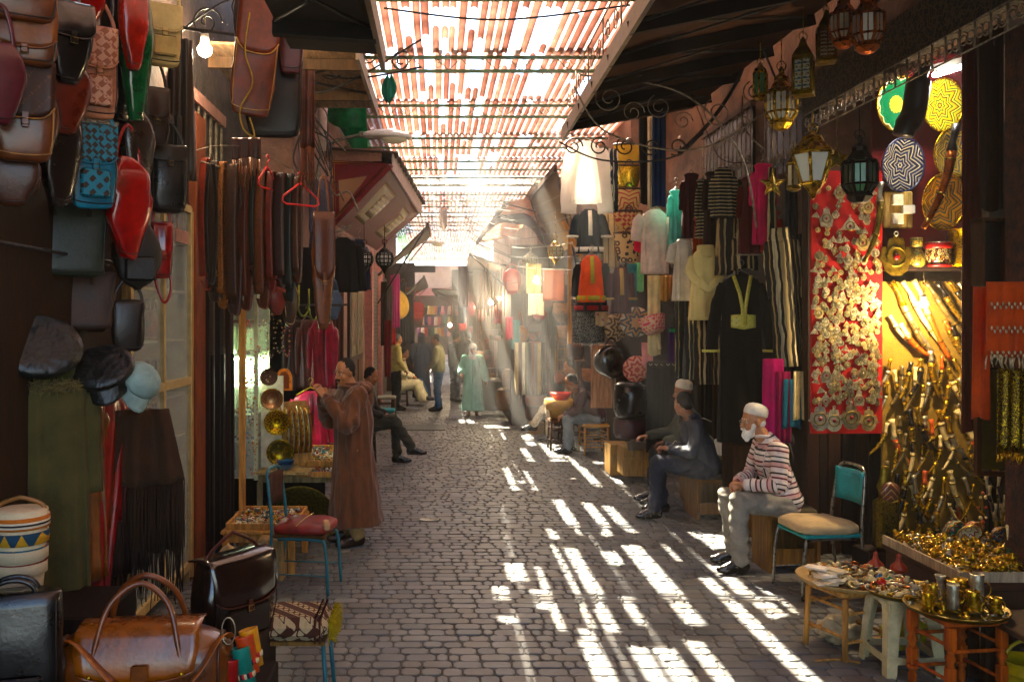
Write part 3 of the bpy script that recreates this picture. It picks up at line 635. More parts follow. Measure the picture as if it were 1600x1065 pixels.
# --- capped man behind
J3 = dict(pelvis=(0, 0, .55), sh=[(.1, -.19, 1.03), (.12, .18, 1.02)], neck=(.13, 0, 1.12), head=(.18, -.02, 1.275), look=(-32, 10, 0), el=[(.25, -.28, .8), (.3, .2, .78)], wr=[(.54, -.2, .76), (.42, .1, .73)],
          hip=[(.05, -.1, .55), (.05, .1, .55)], kn=[(.46, -.14, .58), (.48, .12, .58)], an=[(.5, -.14, .1), (.5, .12, .1)], toe=[(.7, -.14, .045), (.7, .12, .045)])
p3, f3, m3 = person('bearded man in cream skullcap and olive jacket seated behind, holding out one hand', (2.98, 10.25, 0), 182, J3, mat('olive_jacket', hexc('3d3f30'), rough=.8, sc=8), mat('trouser_black', hexc('1b1a1c'), rough=.9), blkleather, hairk='cap', vox=.009, seed=9, skinc='a8745a', hands=(.35, .5))
b = MB(); ell(b, f3(.045, 0, -.1), (.045, .052, .03), m3); remesh('beard', b, .009, mat('hair_1c1614', None), p3, smooth=1)
q = MB(); q.lathe([(.029, -.01), (.033, -.01), (.033, .01), (.029, .01)], 12, (.54, -.2, .76), Vector((1, .3, -.1)).to_track_quat('Z', 'Y').to_matrix()); q.mk('watch', metal('c8b070'), p3)
# --- standing man in the brown djellaba, hands raised together, facing left
J4 = dict(pelvis=(0, 0, .95), sh=[(.0, -.2, 1.40), (.02, .19, 1.40)], neck=(.03, 0, 1.49), head=(.085, -.0, 1.61), look=(24, 8, 0), el=[(.15, -.29, 1.17), (.16, .26, 1.17)], wr=[(.275, -.06, 1.385), (.285, .055, 1.385)],
          hip=[(0, -.09, .9), (0, .09, .9)], kn=[(.03, -.1, .5), (.02, .1, .5)], an=[(.0, -.1, .09), (.0, .1, .09)], toe=[(.2, -.13, .04), (.2, .12, .04)])
djm = mat('djellaba_brown', hexc('74462a'), rough=.95, var=.25, sc=7, bsc=140, sheen=.2, stretch=(2, 2, 1))
def dj(mb):
    for s in (-1, 1):
        capsule(mb, (.10, s*.27, 1.2), .075, (.16, s*.24, 1.13), .07)
    ell(mb, (-.09, 0, 1.46), (.09, .13, .06)); ell(mb, (-.13, 0, 1.36), (.05, .11, .13))
p4, f4, m4 = person('standing man in long brown hooded djellaba holding his hands together before his chest', (-.80, 8.42, 0), 205, J4, djm, cloth('a98d63'), leather('3a1f16'), skinc='b27a56', hair='3b3733', vox=.0065, extra=dj, seed=12, hands=(.25, .25), folds=.014,
    robe=[((-.03, 0, .2), .25, .265), ((-.02, 0, .32), .235, .255), ((-.01, 0, .7), .19, .225), ((0, 0, .95), .165, .21), ((0, 0, 1.15), .17, .215), ((0, 0, 1.32), .145, .2), ((0, 0, 1.42), .09, .15), ((.02, 0, 1.47), .07, .08)], sleeve_r=(.09, .085, .06),
    handdir=[((.55, .35, .8), (.2, 1, 0)), ((.55, -.35, .8), (.2, -1, 0))])
for s in (-1, 1):
    q = MB(); d = (Vector((.28, s*.058, 1.385))-Vector((.155, s*.27, 1.17))).normalized(); q.lathe([(.03, -.05), (.045, -.05), (.043, .02), (.03, .02)], 12, Vector((.283, s*.055, 1.385))-d*.02, d.to_track_quat('Z', 'Y').to_matrix()); q.mk('cuff', cloth('5e1f24'), p4)
q = MB(); q.tube(arc((.045, 0, 1.475), .085, 0, 6.283, 16, (1, 0, .1), (0, 1, 0))[:-1], .022, 8, closed=True); q.mk('hood_edge', djm, p4)
q = MB(); capsule(q, f4(.094, -.024, -.056), .007, f4(.094, .024, -.056), .007, 8); q.mk('moustache', mat('hair_1c1614', None), p4)
# --- brown jacket man on the stool, bent forward
J5 = dict(pelvis=(0, 0, .52), sh=[(.26, -.19, .93), (.27, .17, .94)], neck=(.34, 0, 1.0), head=(.43, .0, 1.11), look=(-8, 22, 0), el=[(.33, -.24, .68), (.35, .2, .68)], wr=[(.52, -.12, .6), (.54, .1, .6)],
          hip=[(.05, -.1, .52), (.05, .1, .52)], kn=[(.48, -.12, .55), (.5, .12, .56)], an=[(.42, -.12, .1), (.5, .13, .1)], toe=[(.6, -.14, .045), (.7, .14, .045)])
p5, f5, m5 = person('man in maroon jacket and pale jeans hunched forward on a straw stool', (2.53, 14.2, 0), 180, J5, mat('maroon_jacket', hexc('4d2a33'), rough=.7, sc=9), mat('jean_pale', hexc('77838c'), rough=.95, sc=8, var=.25), blkleather, vox=.011, seed=6, folds=.008)
# --- man with crossed cream trousers
J6 = dict(pelvis=(0, 0, .55), sh=[(.0, -.19, 1.05), (.02, .17, 1.05)], neck=(.05, 0, 1.14), head=(.1, .0, 1.28), look=(0, 15, 0), el=[(.1, -.26, .8), (.1, .24, .8)], wr=[(.3, -.12, .72), (.3, .1, .72)],
          hip=[(.05, -.1, .55), (.05, .1, .55)], kn=[(.44, -.1, .68), (.45, .1, .6)], an=[(.72, -.1, .26), (.46, .12, .1)], toe=[(.92, -.1, .2), (.66, .13, .045)])
p6, f6, m6 = person('seated man with crossed legs in cream striped trousers and black shoes behind the basket', (2.38, 15.6, 0), 180, J6, stripemat('shirt_grey_stripe', ['8d877c', '5f5a55', 'b5ad9e'], [2, 1, 2], axis=0, scale=14), stripemat('trouser_cream', ['d9cdb6', 'b7a88c', 'd9cdb6', '8f8064'], [3, 1, 3, .6], axis=1, scale=18), blkleather, vox=.011, seed=8)
# --- seated man at left whose legs show
p7, f7, m7 = person('seated man in dark clothes and black shoes hidden behind the man in djellaba', (-1.08, 13.1, 0), -8, J6, mat('coat_dark', hexc('2a2622'), rough=.9), mat('trouser_olive', hexc('3a3a2c'), rough=.9), blkleather, vox=.012, seed=3)
# --- walking woman
J8 = dict(pelvis=(0, 0, .88), sh=[(0, -.18, 1.27), (0, .18, 1.27)], neck=(.0, 0, 1.34), head=(.02, 0, 1.46), look=(0, 5, 0), el=[(-.03, -.25, 1.02), (-.02, .24, 1.02)], wr=[(.16, -.24, .95), (-.02, .3, .8)],
          hip=[(0, -.09, .85), (0, .09, .85)], kn=[(.08, -.09, .48), (.0, .09, .48)], an=[(.13, -.09, .1), (-.07, .09, .13)], toe=[(.3, -.1, .05), (.1, .09, .04)])
teal = mat('djellaba_teal', hexc('a4dccb'), rough=.85, var=.15, sc=8, bsc=120)
p8, f8, m8 = person('woman in pale teal djellaba and white headscarf walking towards the camera', (.75, 19.6, 0), -92, J8, teal, None, leather('7a3d2a'), vox=.012, hairk='scarf', skinc='b9825f', seed=14, folds=.010, sleeve_r=(.075, .075, .075),
    robe=[((.02, 0, .14), .2, .255), ((.02, 0, .3), .18, .235), ((.0, 0, .6), .155, .205), ((0, 0, .88), .145, .19), ((0, 0, 1.1), .13, .175), ((0, 0, 1.25), .1, .15), ((0, 0, 1.33), .06, .08)])
q = MB(); q.tube([(.145, 0, 1.22), (.15, 0, .95), (.165, 0, .7)], .02, 4, flat=(.04, .012)); q.mk('embroidery', cloth('4fa39a'), p8)
# --- far standing men
def stand(lean=0): return dict(pelvis=(0, 0, .95), sh=[(0, -.2, 1.43), (0, .2, 1.43)], neck=(.02, 0, 1.52), head=(.06, 0, 1.645), look=(0, 8, 0), el=[(.0, -.27, 1.15), (.03, .27, 1.15)], wr=[(.16, -.22, .95), (.2, .2, 1.0)],
          hip=[(0, -.09, .92), (0, .09, .92)], kn=[(.03, -.1, .5), (.02, .1, .5)], an=[(.0, -.12, .1), (.0, .1, .1)], toe=[(.2, -.14, .045), (.2, .12, .045)])
jt = mat('jacket_khaki', hexc('8a8560'), rough=.85, sc=9)
person('man in khaki bomber jacket and blue jeans standing in the lane facing left', (.0, 20.7, 0), 170, stand(), jt, mat('jean_blue', hexc('35567e'), rough=.95, sc=8, var=.3), blkleather, vox=.012, seed=2, bulk=1.12)
person('man in pale yellow jacket and black trousers standing beside the left stools', (-1.0, 20.9, 0), 20, stand(), mat('jacket_sand', hexc('b7ab6e'), rough=.85, sc=9), mat('trouser_black', None), blkleather, vox=.012, seed=5, hair='6b6660', bulk=1.12)
J9 = stand(); J9['scarf'] = '1c2130'
rb = [((0, 0, .1), .2, .24), ((0, 0, .5), .17, .22), ((0, 0, .95), .15, .2), ((0, 0, 1.2), .14, .19), ((0, 0, 1.42), .1, .15), ((0, 0, 1.5), .06, .08)]
person('woman in long dark blue robe and black headscarf seen from behind', (-.43, 23.2, 0), 100, J9, mat('abaya', hexc('27344e'), rough=.9, sc=8), None, blkleather, vox=.014, seed=7, hairk='scarf', robe=rb)
person('man in black jacket and dark trousers bending his head at the right of the lane', (.42, 23.0, 0), 30, stand(), mat('coat_dark', None), mat('trouser_slate', None), blkleather, vox=.014, seed=8, bulk=1.1)
person('man in brown coat standing behind the woman in teal', (.85, 24.5, 0), 150, stand(), mat('coat_brown', hexc('4b3322'), rough=.9), mat('trouser_black', None), blkleather, vox=.014, seed=10)
J10 = dict(J6); J10['kn'] = [(.42, -.12, .58), (.45, .12, .6)]; J10['an'] = [(.6, -.12, .22), (.66, .12, .2)]; J10['toe'] = [(.78, -.12, .2), (.84, .12, .17)]
def lap(mb): chain(mb, [(0, -.1, .5), (.42, -.12, .55), (.55, -.1, .22)], [.15, .12, .13]); chain(mb, [(0, .1, .5), (.42, .12, .55), (.55, .1, .22)], [.15, .12, .13]); ell(mb, (.45, 0, .4), (.12, .18, .2))
person('seated man in cream robe stretching his feet out beside the pale yellow jacket', (-.92, 22.0, 0), -10, J10, cloth('d8cfae'), mat('jean_blue', None), blkleather, vox=.014, seed=11, robe=[((0, 0, .45), .17, .2), ((0, 0, .6), .15, .2), ((0, 0, .85), .14, .18), ((0, 0, 1.05), .09, .15), ((0, 0, 1.12), .06, .08)], extra=lap)
# ================================================================ BUILDERS FOR GOODS
def spow(x, p): return math.copysign(abs(x)**p, x)
def bag(label, loc, w, h, d, m, rotz=60, flap=None, fl=.6, strap=.2, sm=None, shape='satchel', pocket=None, tilt=None, name='leather_bag', group=None, seed=None, buckle=True, wr=.012, cat='bag', pw=.55, handles=False, piping=None, sr=.011):
    wr *= 1.6
    sd_ = rnd.random()*50 if seed is None else seed; t = thing(name, label, cat, loc, R(rotz), group, tilt and (R(tilt[0]), R(tilt[1])))
    top = -strap; N_ = 12; n = 24; rg = []
    def dims(q):      # q: 0 bottom .. 1 top
        if shape == 'satchel': return w/2*(1-.22*(1-q)**7-.05*q), d/2*(.5+.5*math.sin(math.pi*(.12+.72*(1-q))))
        if shape == 'tear': s = math.sin(math.pi*(.10+.80*(1-q)**.75)); return w/2*(.15+.85*s), d/2*(.25+.75*s)
        if shape == 'round': s = math.sqrt(max(.03, 1-(2*q-1)**2)); return w/2*s, d/2*(.5+.5*s)
        if shape == 'tote': return w/2*(.86+.14*q), d/2*(1-.6*q**2)
        if shape == 'bucket': return w/2*(.8+.2*q), d/2*(.8+.2*q)
        if shape == 'duffel': return w/2*(1-.16*q**3-.1*(1-q)**4), d/2*(.25+.75*math.sin(math.pi*(.2+.7*(1-q))))
    for i in range(-1, N_+2):
        q = min(1, max(0, i/N_)); a, b = dims(q); z = top-h+h*q; k = 1
        if i == -1: k = .72; z -= .012
        if i == N_+1: k = .8; z += .006
        ring = []
        for j in range(n):
            an = 2*math.pi*j/n; x = spow(math.cos(an), pw)*a*k; y = spow(math.sin(an), pw)*b*k; nz = noise.noise(Vector((x*9+sd_, y*9, z*9)))*wr+noise.noise(Vector((x*25+sd_, y*25, z*18)))*wr*.4
            ring.append(Vector((x+nz*.6, y*(1+nz/max(b, .02)*.6)+nz*.4, z+nz*.3)))
        rg.append(ring)
    mb = MB(); mb.rings(rg); mb.mk('bag_body', m, t)
    sm = sm or m
    if shape in ('satchel', 'tear', 'tote', 'duffel'):
        L_ = [Vector((-dims(q)[0]*.9, -dims(q)[1]*(.62 if shape == 'tear' else .93)-.003, top-h+h*q)) for q in (.97, .85, .7, .5, .35, .2, .1, .05)]; MB().tube(bez(L_+[Vector((0, -dims(.04)[1]*.9-.004, top-h+h*.03))]+[Vector((-v.x, v.y, v.z)) for v in L_[::-1]], 3), .0035, 5).mk('seam', piping or leather('2a1810'), t)
    if flap:
        def fn(u, v, off=.010):
            x = (2*u-1)*w/2*.97; Lf = fl*h*(1-.22*abs(2*u-1)**4); dt = dims(1)[1]
            if v < .2: s = v/.2; return (x, dt*(1-2*s)+(-off*s), top+.016+.01*math.sin(math.pi*s))
            s = (v-.2)/.8; z = top-Lf*s; q = max(0, 1-Lf*s/h); return (x*(1-.04*s), -dims(q)[1]*(1-.12*abs(2*u-1)**3)-off-.004*math.sin(u*9+sd_), z+.012)
        MB().sheet(fn, 10, 10, .006).mk('flap', flap, t)
        MB().tube([Vector(fn(u/12, 1.0))+Vector((0, -.003, 0)) for u in range(13)], .0045, 5).mk('piping', piping or sm, t)
        if buckle:
            z = top-fl*h-.005; y = -dims(max(0, 1-fl))[1]-.022; bk = MB().box((0, y+.004, z+.01), (.028, .006, h*.16), bev=.002).mk('tab', sm, t)
            MB().tube([(-.017, y, z-.012), (.017, y, z-.012), (.017, y, z+.014), (-.017, y, z+.014)], .003, 5, closed=True).mk('buckle', metal('b59a5a'), bk)
    if pocket:
        MB().box((0, -dims(.3)[1]-.012, top-h*.72), (w*.62, .03, h*.36), bev=.012).mk('pocket', pocket, t)
    if handles:
        for s in (-1, 1):
            hp = arc((0, s*.03, top), w*.22, 0, math.pi, 12, r2=strap*.95); q = MB().tube([hp[0]+Vector((0, 0, -.07))]+hp+[hp[-1]+Vector((0, 0, -.07))], sr, 8).mk('handle', sm, t)
    elif strap > .02:
        a = dims(.96)[0]; MB().tube(bez([(-a*.95, 0, top-.05), (-a*.8, 0, top+strap*.35), (-.02, 0, 0), (.02, 0, 0), (a*.8, 0, top+strap*.35), (a*.95, 0, top-.05)], 5), .01, 6, flat=(.022, .006)).mk('strap', sm, t)
    return t
def fold_ring(z, hw, hd, amp, k, ph, n=56, pw=.8, x0=0, y0=0):
    r = []
    for j in range(n):
        a = 2*math.pi*j/n; q_ = int(k*1.7+.5); f = amp*((1.1-2.2*abs(math.sin(k*a/2+ph)))+.5*math.sin(q_*a+ph*2.3)+.25*math.sin(q_*2*a+z*9)); r.append(Vector((x0+spow(math.cos(a), pw)*(hw+f*.4), y0+spow(math.sin(a), pw)*hd+f*(1 if abs(math.sin(a)) > .2 else .3), z)))
    return r
def garment(label, loc, h, sw, bw, m, rotz=20, sleeve=.5, spread=.06, sl_r=(.075, .06), trim=None, neck='v', d=.07, hem=None, belt=None, name='robe', cat='robe', group=None, fold=.017, tilt=None, hanger=True, cross=False, strap_top=False, pants=False, low=None, scale=1, front=None, hm=None, hood=False):
    """clothing hanging from its shoulders; h length, sw shoulder width, bw hem width"""
    t = thing(name, label, cat, loc, R(rotz), group, tilt and (R(tilt[0]), R(tilt[1]))); t.scale = (scale,)*3; d *= .62
    ph = rnd.random()*6; k = rnd.choice((6, 7, 8)); st = []
    if strap_top: prof = [(0, sw*.48, d*.7, .1), (-.02, sw*.5, d, .4)]
    elif pants: prof = [(0, sw*.45, d*.6, .15), (-.05, sw*.5, d, .4)]
    else: prof = [(.01, .055, d*.5, 0), (-.012, .085, d*.75, 0), (-.05, sw*.42, d*.8, .1), (-.09, sw*.49, d*.95, .2), (-.16, sw*.47, d, .3)]
    z1 = prof[-1][0]
    for i in range(1, 13):
        q = i/12; prof.append((z1+(-h-z1)*q, (sw*.47+(bw/2-sw*.47)*q**.8), d*(1+.35*q), .35+.65*q))
    mb = MB()
    if pants:
        for s in (-1, 1):
            cr = -h*.32; rg = [fold_ring(z, a*.56, b, fold*f, 3, ph, 40, x0=s*a*.48) for (z, a, b, f) in prof]; mb.rings(rg)
    else: mb.rings([fold_ring(z, a, b, fold*f, k, ph+z*1.2) for (z, a, b, f) in prof])
    mb.mk('body', m, t)
    if sleeve:
        for s in (-1, 1):
            a = Vector((s*sw*.43, 0, -.085))
            if cross: pts = bez([a, (s*(sw*.5+.02), -.03, -.25*sleeve/.5), (s*.02, -d-.05, -.42*sleeve/.5), (-s*.09, -d-.055, -.36*sleeve/.5)], 5)
            else: pts = bez([a, (s*(sw*.5+spread*.4), -.01, -sleeve*.4), (s*(sw*.5+spread), 0, -sleeve)], 6)
            kk = len(pts); rs = [.78*sl_r[0]*(.75+.25*min(1, i/2))+(sl_r[1]-sl_r[0])*i/kk+.004*math.sin(i*2.1+ph) for i in range(kk)]
            tg_ = [(pts[min(i_+1, kk-1)]-pts[max(i_-1, 0)]) for i_ in range(kk)]; nn_ = [Vector((-v_.z, 0, v_.x)).normalized() for v_ in tg_]
            so = MB().rings([[p+n_*(math.cos(a_)*r_*(1+.12*math.sin(3*a_+i_*.7)))+Vector((0, math.sin(a_)*r_*(.4 if cross else .5), 0)) for a_ in [2*math.pi*j_/16 for j_ in range(16)]] for i_, (p, r_, n_) in enumerate(zip(pts, rs, nn_))]).mk('sleeve', m, t)
            if trim: MB().tube([pts[-1]+Vector((0, 0, .02)), pts[-1]+Vector((0, 0, -.004))], sl_r[1]*1.12, 12).mk('cuff', trim, so)
    fy = -d*1.02-.012-fold*.8
    if trim and neck == 'v':
        for s in (-1, 1): MB().tube([(s*.085, -d*.6, -.005), (s*.04, fy, -.17), (s*.012, fy-.01, -.33), (s*.012, fy-.012, -.48)], .01, 4, flat=(.034, .008)).mk('neck_trim', trim, t)
    if trim and neck == 'line': MB().tube([(0, -d*.7, -.01), (0, fy, -.15), (0, fy-.012, -h*.6)], .01, 4, flat=(.05, .008)).mk('front_trim', trim, t)
    if belt: MB().sheet(lambda u, v: ((u-.5)*sw*.62, fy-.012+.02*(2*u-1)**2, -belt[0]+.055-.12*v-.03*(1-abs(2*u-1))*(v-.3)), 8, 4, .008).mk('belt', belt[1], t)
    if hem: mb = MB(); mb.lathe([(1, -.03), (1.04, -.03), (1.04, .03), (1, .03)], 28, (0, 0, -h+.05), sx=bw/2+.006, sy=d*1.36+.012); mb.mk('hem', hem, t)
    if hood: q = MB(); q.sheet(lambda u, v: (math.sin((u-.5)*3.6)*(.08+.03*v), -math.cos((u-.5)*3.6)*(.04+.015*v)-.005, .035-.09*v-.05*(1-abs(2*u-1))*v), 14, 5, .012); q.sheet(lambda u, v: ((u-.5)*.17, .03+.02*v, .03-.2*v*(1-abs(2*u-1)*.6)), 8, 5, .02); q.mk('hood', m, t)
    if hanger and not hood: MB().tube([(-sw*.4, 0, -.03), (0, 0, .05), (sw*.4, 0, -.03)], .006, 6).tube(bez([(0, 0, .05), (0, 0, .09), (.03, 0, .12), (0, 0, .15), (-.025, 0, .12)], 4), .003, 5).mk('hanger', hm or metal('9a9488'), t)
    return t
def drape(label, loc, w, h, m, rotz=0, amp=.02, k=4, name='scarf', cat='scarf', group=None, fringe=None, taper=1.0, t_=.006, curve=0, tilt=None, trim=None, nf=26):
    t = thing(name, label, cat, loc, R(rotz), group, tilt and (R(tilt[0]), R(tilt[1]))); ph = rnd.random()*6
    def fn(u, v):
        ww = w*(taper+(1-taper)*(1-v)); f = .4+.6*v; x = (u-.5)*ww
        return (x, amp*f*math.sin(k*2*math.pi*u+ph+v*.8)+amp*.4*f*math.sin(k*3.7*math.pi*u+v)-curve*v*v, -h*v+.01*math.sin(u*7+ph)*v)
    MB().sheet(fn, max(12, k*6), 10, t_).mk('cloth', m, t)
    if trim:
        for z, hh in trim[1]: MB().sheet(lambda u, v: Vector(fn(u, z+hh*v))+Vector((0, -.008, 0)), max(12, k*6), 2, .003).mk('band', trim[0], t)
    if fringe:
        mb = MB()
        for i in range(nf):
            p = Vector(fn((i+.5)/nf, 1)); l = fringe[0]*rnd.uniform(.75, 1.1); mb.tube([p, p+Vector((rnd.uniform(-.01, .01), rnd.uniform(-.01, .01), -l*.5)), p+Vector((rnd.uniform(-.015, .015), rnd.uniform(-.01, .01), -l))], [.004, .005, .003], 4)
        mb.mk('fringe', fringe[1], t)
    return t
def plate(label, loc, r, m, rim, rotz=0, tilt=8, name='plate', cat='plate', group=None, depth=.03, centre=None):
    """dish facing local -Y"""
    t = thing(name, label, cat, loc, R(rotz), group, (R(tilt), 0)); M = Matrix.Rotation(R(90), 3, 'X')
    MB().lathe([(.001, -.006), (r*.55, -.006), (r*.68, depth*.25), (r*.78, depth*.55), (r*.98, depth), (r, depth+.004), (r*.985, depth+.008), (r*.8, depth*.62+.01), (r*.68, depth*.3+.01), (r*.55, .002), (.001, .002)], 40, (0, 0, 0), M).mk('dish', m, t)
    MB().lathe([(r*.94, depth+.001), (r*1.015, depth+.006), (r*1.01, depth+.014), (r*.95, depth+.012), (r*.94, depth+.001)], 40, (0, 0, 0), M).mk('rim', rim, t)
    if centre: MB().lathe([(.001, .012), (r*.16, .011), (r*.2, .004), (.001, .003)], 20, (0, 0, 0), M).mk('boss', centre, t)
    return t
def lantern(label, loc, s, m, gl, kind='hex', drop=.3, group=None, rotz=0, gl2=None):
    """metal lantern with panes, hanging from loc"""
    t = thing('lantern', label, 'lantern', loc, R(rotz), group); n = {'hex': 6, 'oct': 8, 'quad': 4, 'taper': 6, 'round': 12}[kind]; z = -drop
    MB().tube([(0, 0, 0), (0, 0, z+.01)], .004, 5).tube(arc((0, 0, z), .022*s/.3, 0, 6.283, 10)[:-1], .004, 5, closed=True).mk('chain', m, t)
    P = {'hex': [(.015, 0), (.03, -.06), (.07, -.11), (.13, -.17), (.165, -.22), (.165, -.25), (.155, -.27), (.155, -.78), (.175, -.82), (.175, -.86), (.09, -.9), (.0, -.93)],
         'oct': [(.012, 0), (.04, -.05), (.04, -.12), (.11, -.18), (.11, -.24), (.2, -.38), (.24, -.42), (.24, -.72), (.16, -.84), (.19, -.9), (.1, -.98), (.0, -1.0)],
         'quad': [(.012, 0), (.05, -.06), (.09, -.16), (.13, -.2), (.2, -.3), (.2, -.33), (.18, -.35), (.18, -.84), (.21, -.87), (.21, -.9), (.0, -.92)],
         'taper': [(.012, 0), (.03, -.08), (.14, -.11), (.2, -.22), (.32, -.33), (.33, -.36), (.31, -.38), (.17, -.82), (.17, -.85), (.07, -.97), (.03, -1.06), (0, -1.08)],
         'round': [(.012, 0), (.03, -.08), (.03, -.16), (.12, -.22), (.2, -.32), (.23, -.38), (.25, -.5), (.22, -.62), (.16, -.7), (.09, -.8), (.03, -.9), (0, -.95)]}[kind]
    P = [(r*s+.0005, z+q*s) for r, q in P]; iw = [i for i in range(len(P)-1)]
    a, b = {'hex': (6, 7), 'oct': (5, 8), 'quad': (6, 7), 'taper': (6, 7), 'round': (4, 8)}[kind]
    MB().lathe(P[:a+1][::-1], n, smooth=False).mk('lantern_cap', m, t); MB().lathe(P[b:][::-1], n, smooth=False).mk('lantern_base', m, t)
    fr = MB(); pn = MB(); pn.smooth = False
    for i in range(a, b):
        for j in range(n):
            q = lambda k, i_: Vector((P[i_][0]*math.cos(2*math.pi*k/n), P[i_][0]*math.sin(2*math.pi*k/n), P[i_][1])); A, B, C, D = q(j, i), q(j+1, i), q(j+1, i+1), q(j, i+1); fr.tube([A, D], .012*s/.5, 5); fr.tube([A, B], .010*s/.5, 5); fr.tube([D, C], .010*s/.5, 5)
            if kind in ('oct', 'round', 'quad'): fr.tube([(A+B)/2, (C+D)/2], .005*s/.5, 4)
            pn.cur = (j % 2) if gl2 else 0; c = Vector((0, 0, (A.z+C.z)/2)); sh = lambda v: Vector((v.x*.97, v.y*.97, v.z)); pn.add([sh(A), sh(B), sh(C), sh(D)], [(0, 3, 2, 1)], False)
    fr.mk('frame', m, t); pn.mk('panes', [gl, gl2] if gl2 else gl, t)
    return t
def bulb(label, loc, power, r=.03, drop=.3, col=(1, .72, .38), es=40):
    t = thing('light_bulb', label, 'light bulb', loc)
    MB().tube(bez([(0, 0, drop), (.006, 0, drop*.5), (0, 0, r*2.1)], 4), .004, 5).mk('cord', paint('8a7a5a'), t)
    MB().lathe([(.001, r*2.3), (r*.55, r*2.25), (r*.6, r*1.3), (r*.5, r*1.2)], 12).mk('socket', paint('e8e0cc'), t)
    MB().lathe([(r*.4, r*1.3), (r*.5, r*.9), (r*.95, r*.25), (r, -.1*r), (r*.8, -r*.65), (r*.4, -r*.93), (.001, -r)], 14).mk('glass', emit('bulb_light%d' % es, (1, .85, .6), es), t)
    if power:
        l = bpy.data.lights.new('bulb_lamp', 'POINT'); l.energy = power; l.color = col; l.shadow_soft_size = r*1.3; o = bpy.data.objects.new('bulb_lamp', l); scn.collection.objects.link(o); o.parent = t; o.location = (0, 0, 0)
    return t
brass = metal('c9a24a', .28); gold = metal('d8a838', .25); silver = metal('c4bca4', .4); oldbrass = metal('8a7434', .4); copper = metal('b8683a', .3)
# ================================================================ LEFT SIDE: LEATHER SHOP
# frame pillar, shutters, glass cabinet
t = thing('wooden_pillar', 'reddish brown wooden pillar between the glass cabinet and the dark shutters', 'pillar', (-2.02, 7.42, 0)); MB().box((0, 0, 1.9), (.11, .3, 3.8), bev=.01).mk('post', brownp, t); MB().box((.005, -.16, 1.5), (.06, .03, 2.95)).mk('edge_strip', wood('c8a070'), t)
for i, (x, c) in enumerate(((-1.98, 'stained'), (-1.93, 'black'), (-1.88, 'deep brown'))):
    s = thing('shutter', ['folded dark wooden shutter leaf next to the reddish pillar', 'folded dark wooden shutter leaf in the middle of three', 'folded dark wooden shutter leaf nearest the pink jacket stall'][i], 'shutter', (x, 7.72+i*.17, 0))
    MB().box((0, 0, 1.55), (.045, .13, 3.1), bev=.006).mk('stile', wood(['2b1612', '1a100d', '33201a'][i]), s); MB().box((.03, .0, 1.0), (.02, .05, 1.6)).mk('rail', wood('140b08'), s)
def cabinet():
    X, y0, y1 = -2.0, 5.75, 7.2; t = thing('glass_cabinet', 'cream framed glass cabinet with shelves of handbags behind the leather bags', 'cabinet', (X, y0, 0)); cream = paint('b8a070', .6); L = y1-y0
    for y in (.03, L*.5, L-.03): MB().box((0, y, 1.55), (.05, .05, 2.9)).mk('stile', cream, t)
    for z in (.15, 1.62, 2.98): MB().box((.003, L/2, z), (.05, L-.08, .06)).mk('rail', cream, t)
    for z in (.5, .85, 1.2, 1.52, 1.95, 2.32, 2.7):
        sh = MB().box((-.22, L/2, z), (.4, L-.02, .02)).mk('shelf', cream, t); r = random.Random(int(z*100))
    MB().box((-.46, L/2, 1.5), (.02, L, 3.0)).mk('back', paint('6f5a3c', .8), t); 
    for y in (0, L): MB().box((-.22, y, 1.5), (.44, .02, 3.0)).mk('side', cream, t)
    MB().box((.0, L*.26, 1.55), (.006, L*.46, 2.8)).mk('pane', glass('window_glass', (.85, .9, .88), .05, .22), t); MB().box((.0, L*.74, 1.55), (.006, L*.46, 2.8)).mk('pane', glass('window_glass'), t)
    r = random.Random(5); cols = [('black', '1d1a1b'), ('wine red', '6a1420'), ('brown', '5a3420'), ('slate blue', '3a4454'), ('grey', '77706a'), ('tan', '9a6a3a')]; pl = ['in the lower left', 'in the lower right', 'at mid left', 'at mid right', 'at eye level left', 'at eye level right', 'on the high left', 'on the high right', 'on the top left', 'on the top right']
    k = 0
    for z in (.86, 1.21, 1.53, 1.96, 2.33):
        for y in (.38, 1.1):
            cn, c = cols[(k*5+k//3) % 6]; w_ = r.uniform(.2, .3); h_ = r.uniform(.15, .22)
            bag('%s handbag behind the cabinet glass %s' % (cn, pl[k]), (X-.2, y0+y, z+h_+.1+.012), w_, h_, .1, leather(c), 90, flap=leather(c), strap=.1, handles=True, name='handbag', buckle=False); k += 1
cabinet()
tag(MB().box((0, 0, 1.5), (.03, 2.5, 3.3)).mk('shop_backing', wood('3e2a1c'), loc=(-2.045, 4.5, 0)), 'dark brown board wall behind the hanging leather bags', 'panel')
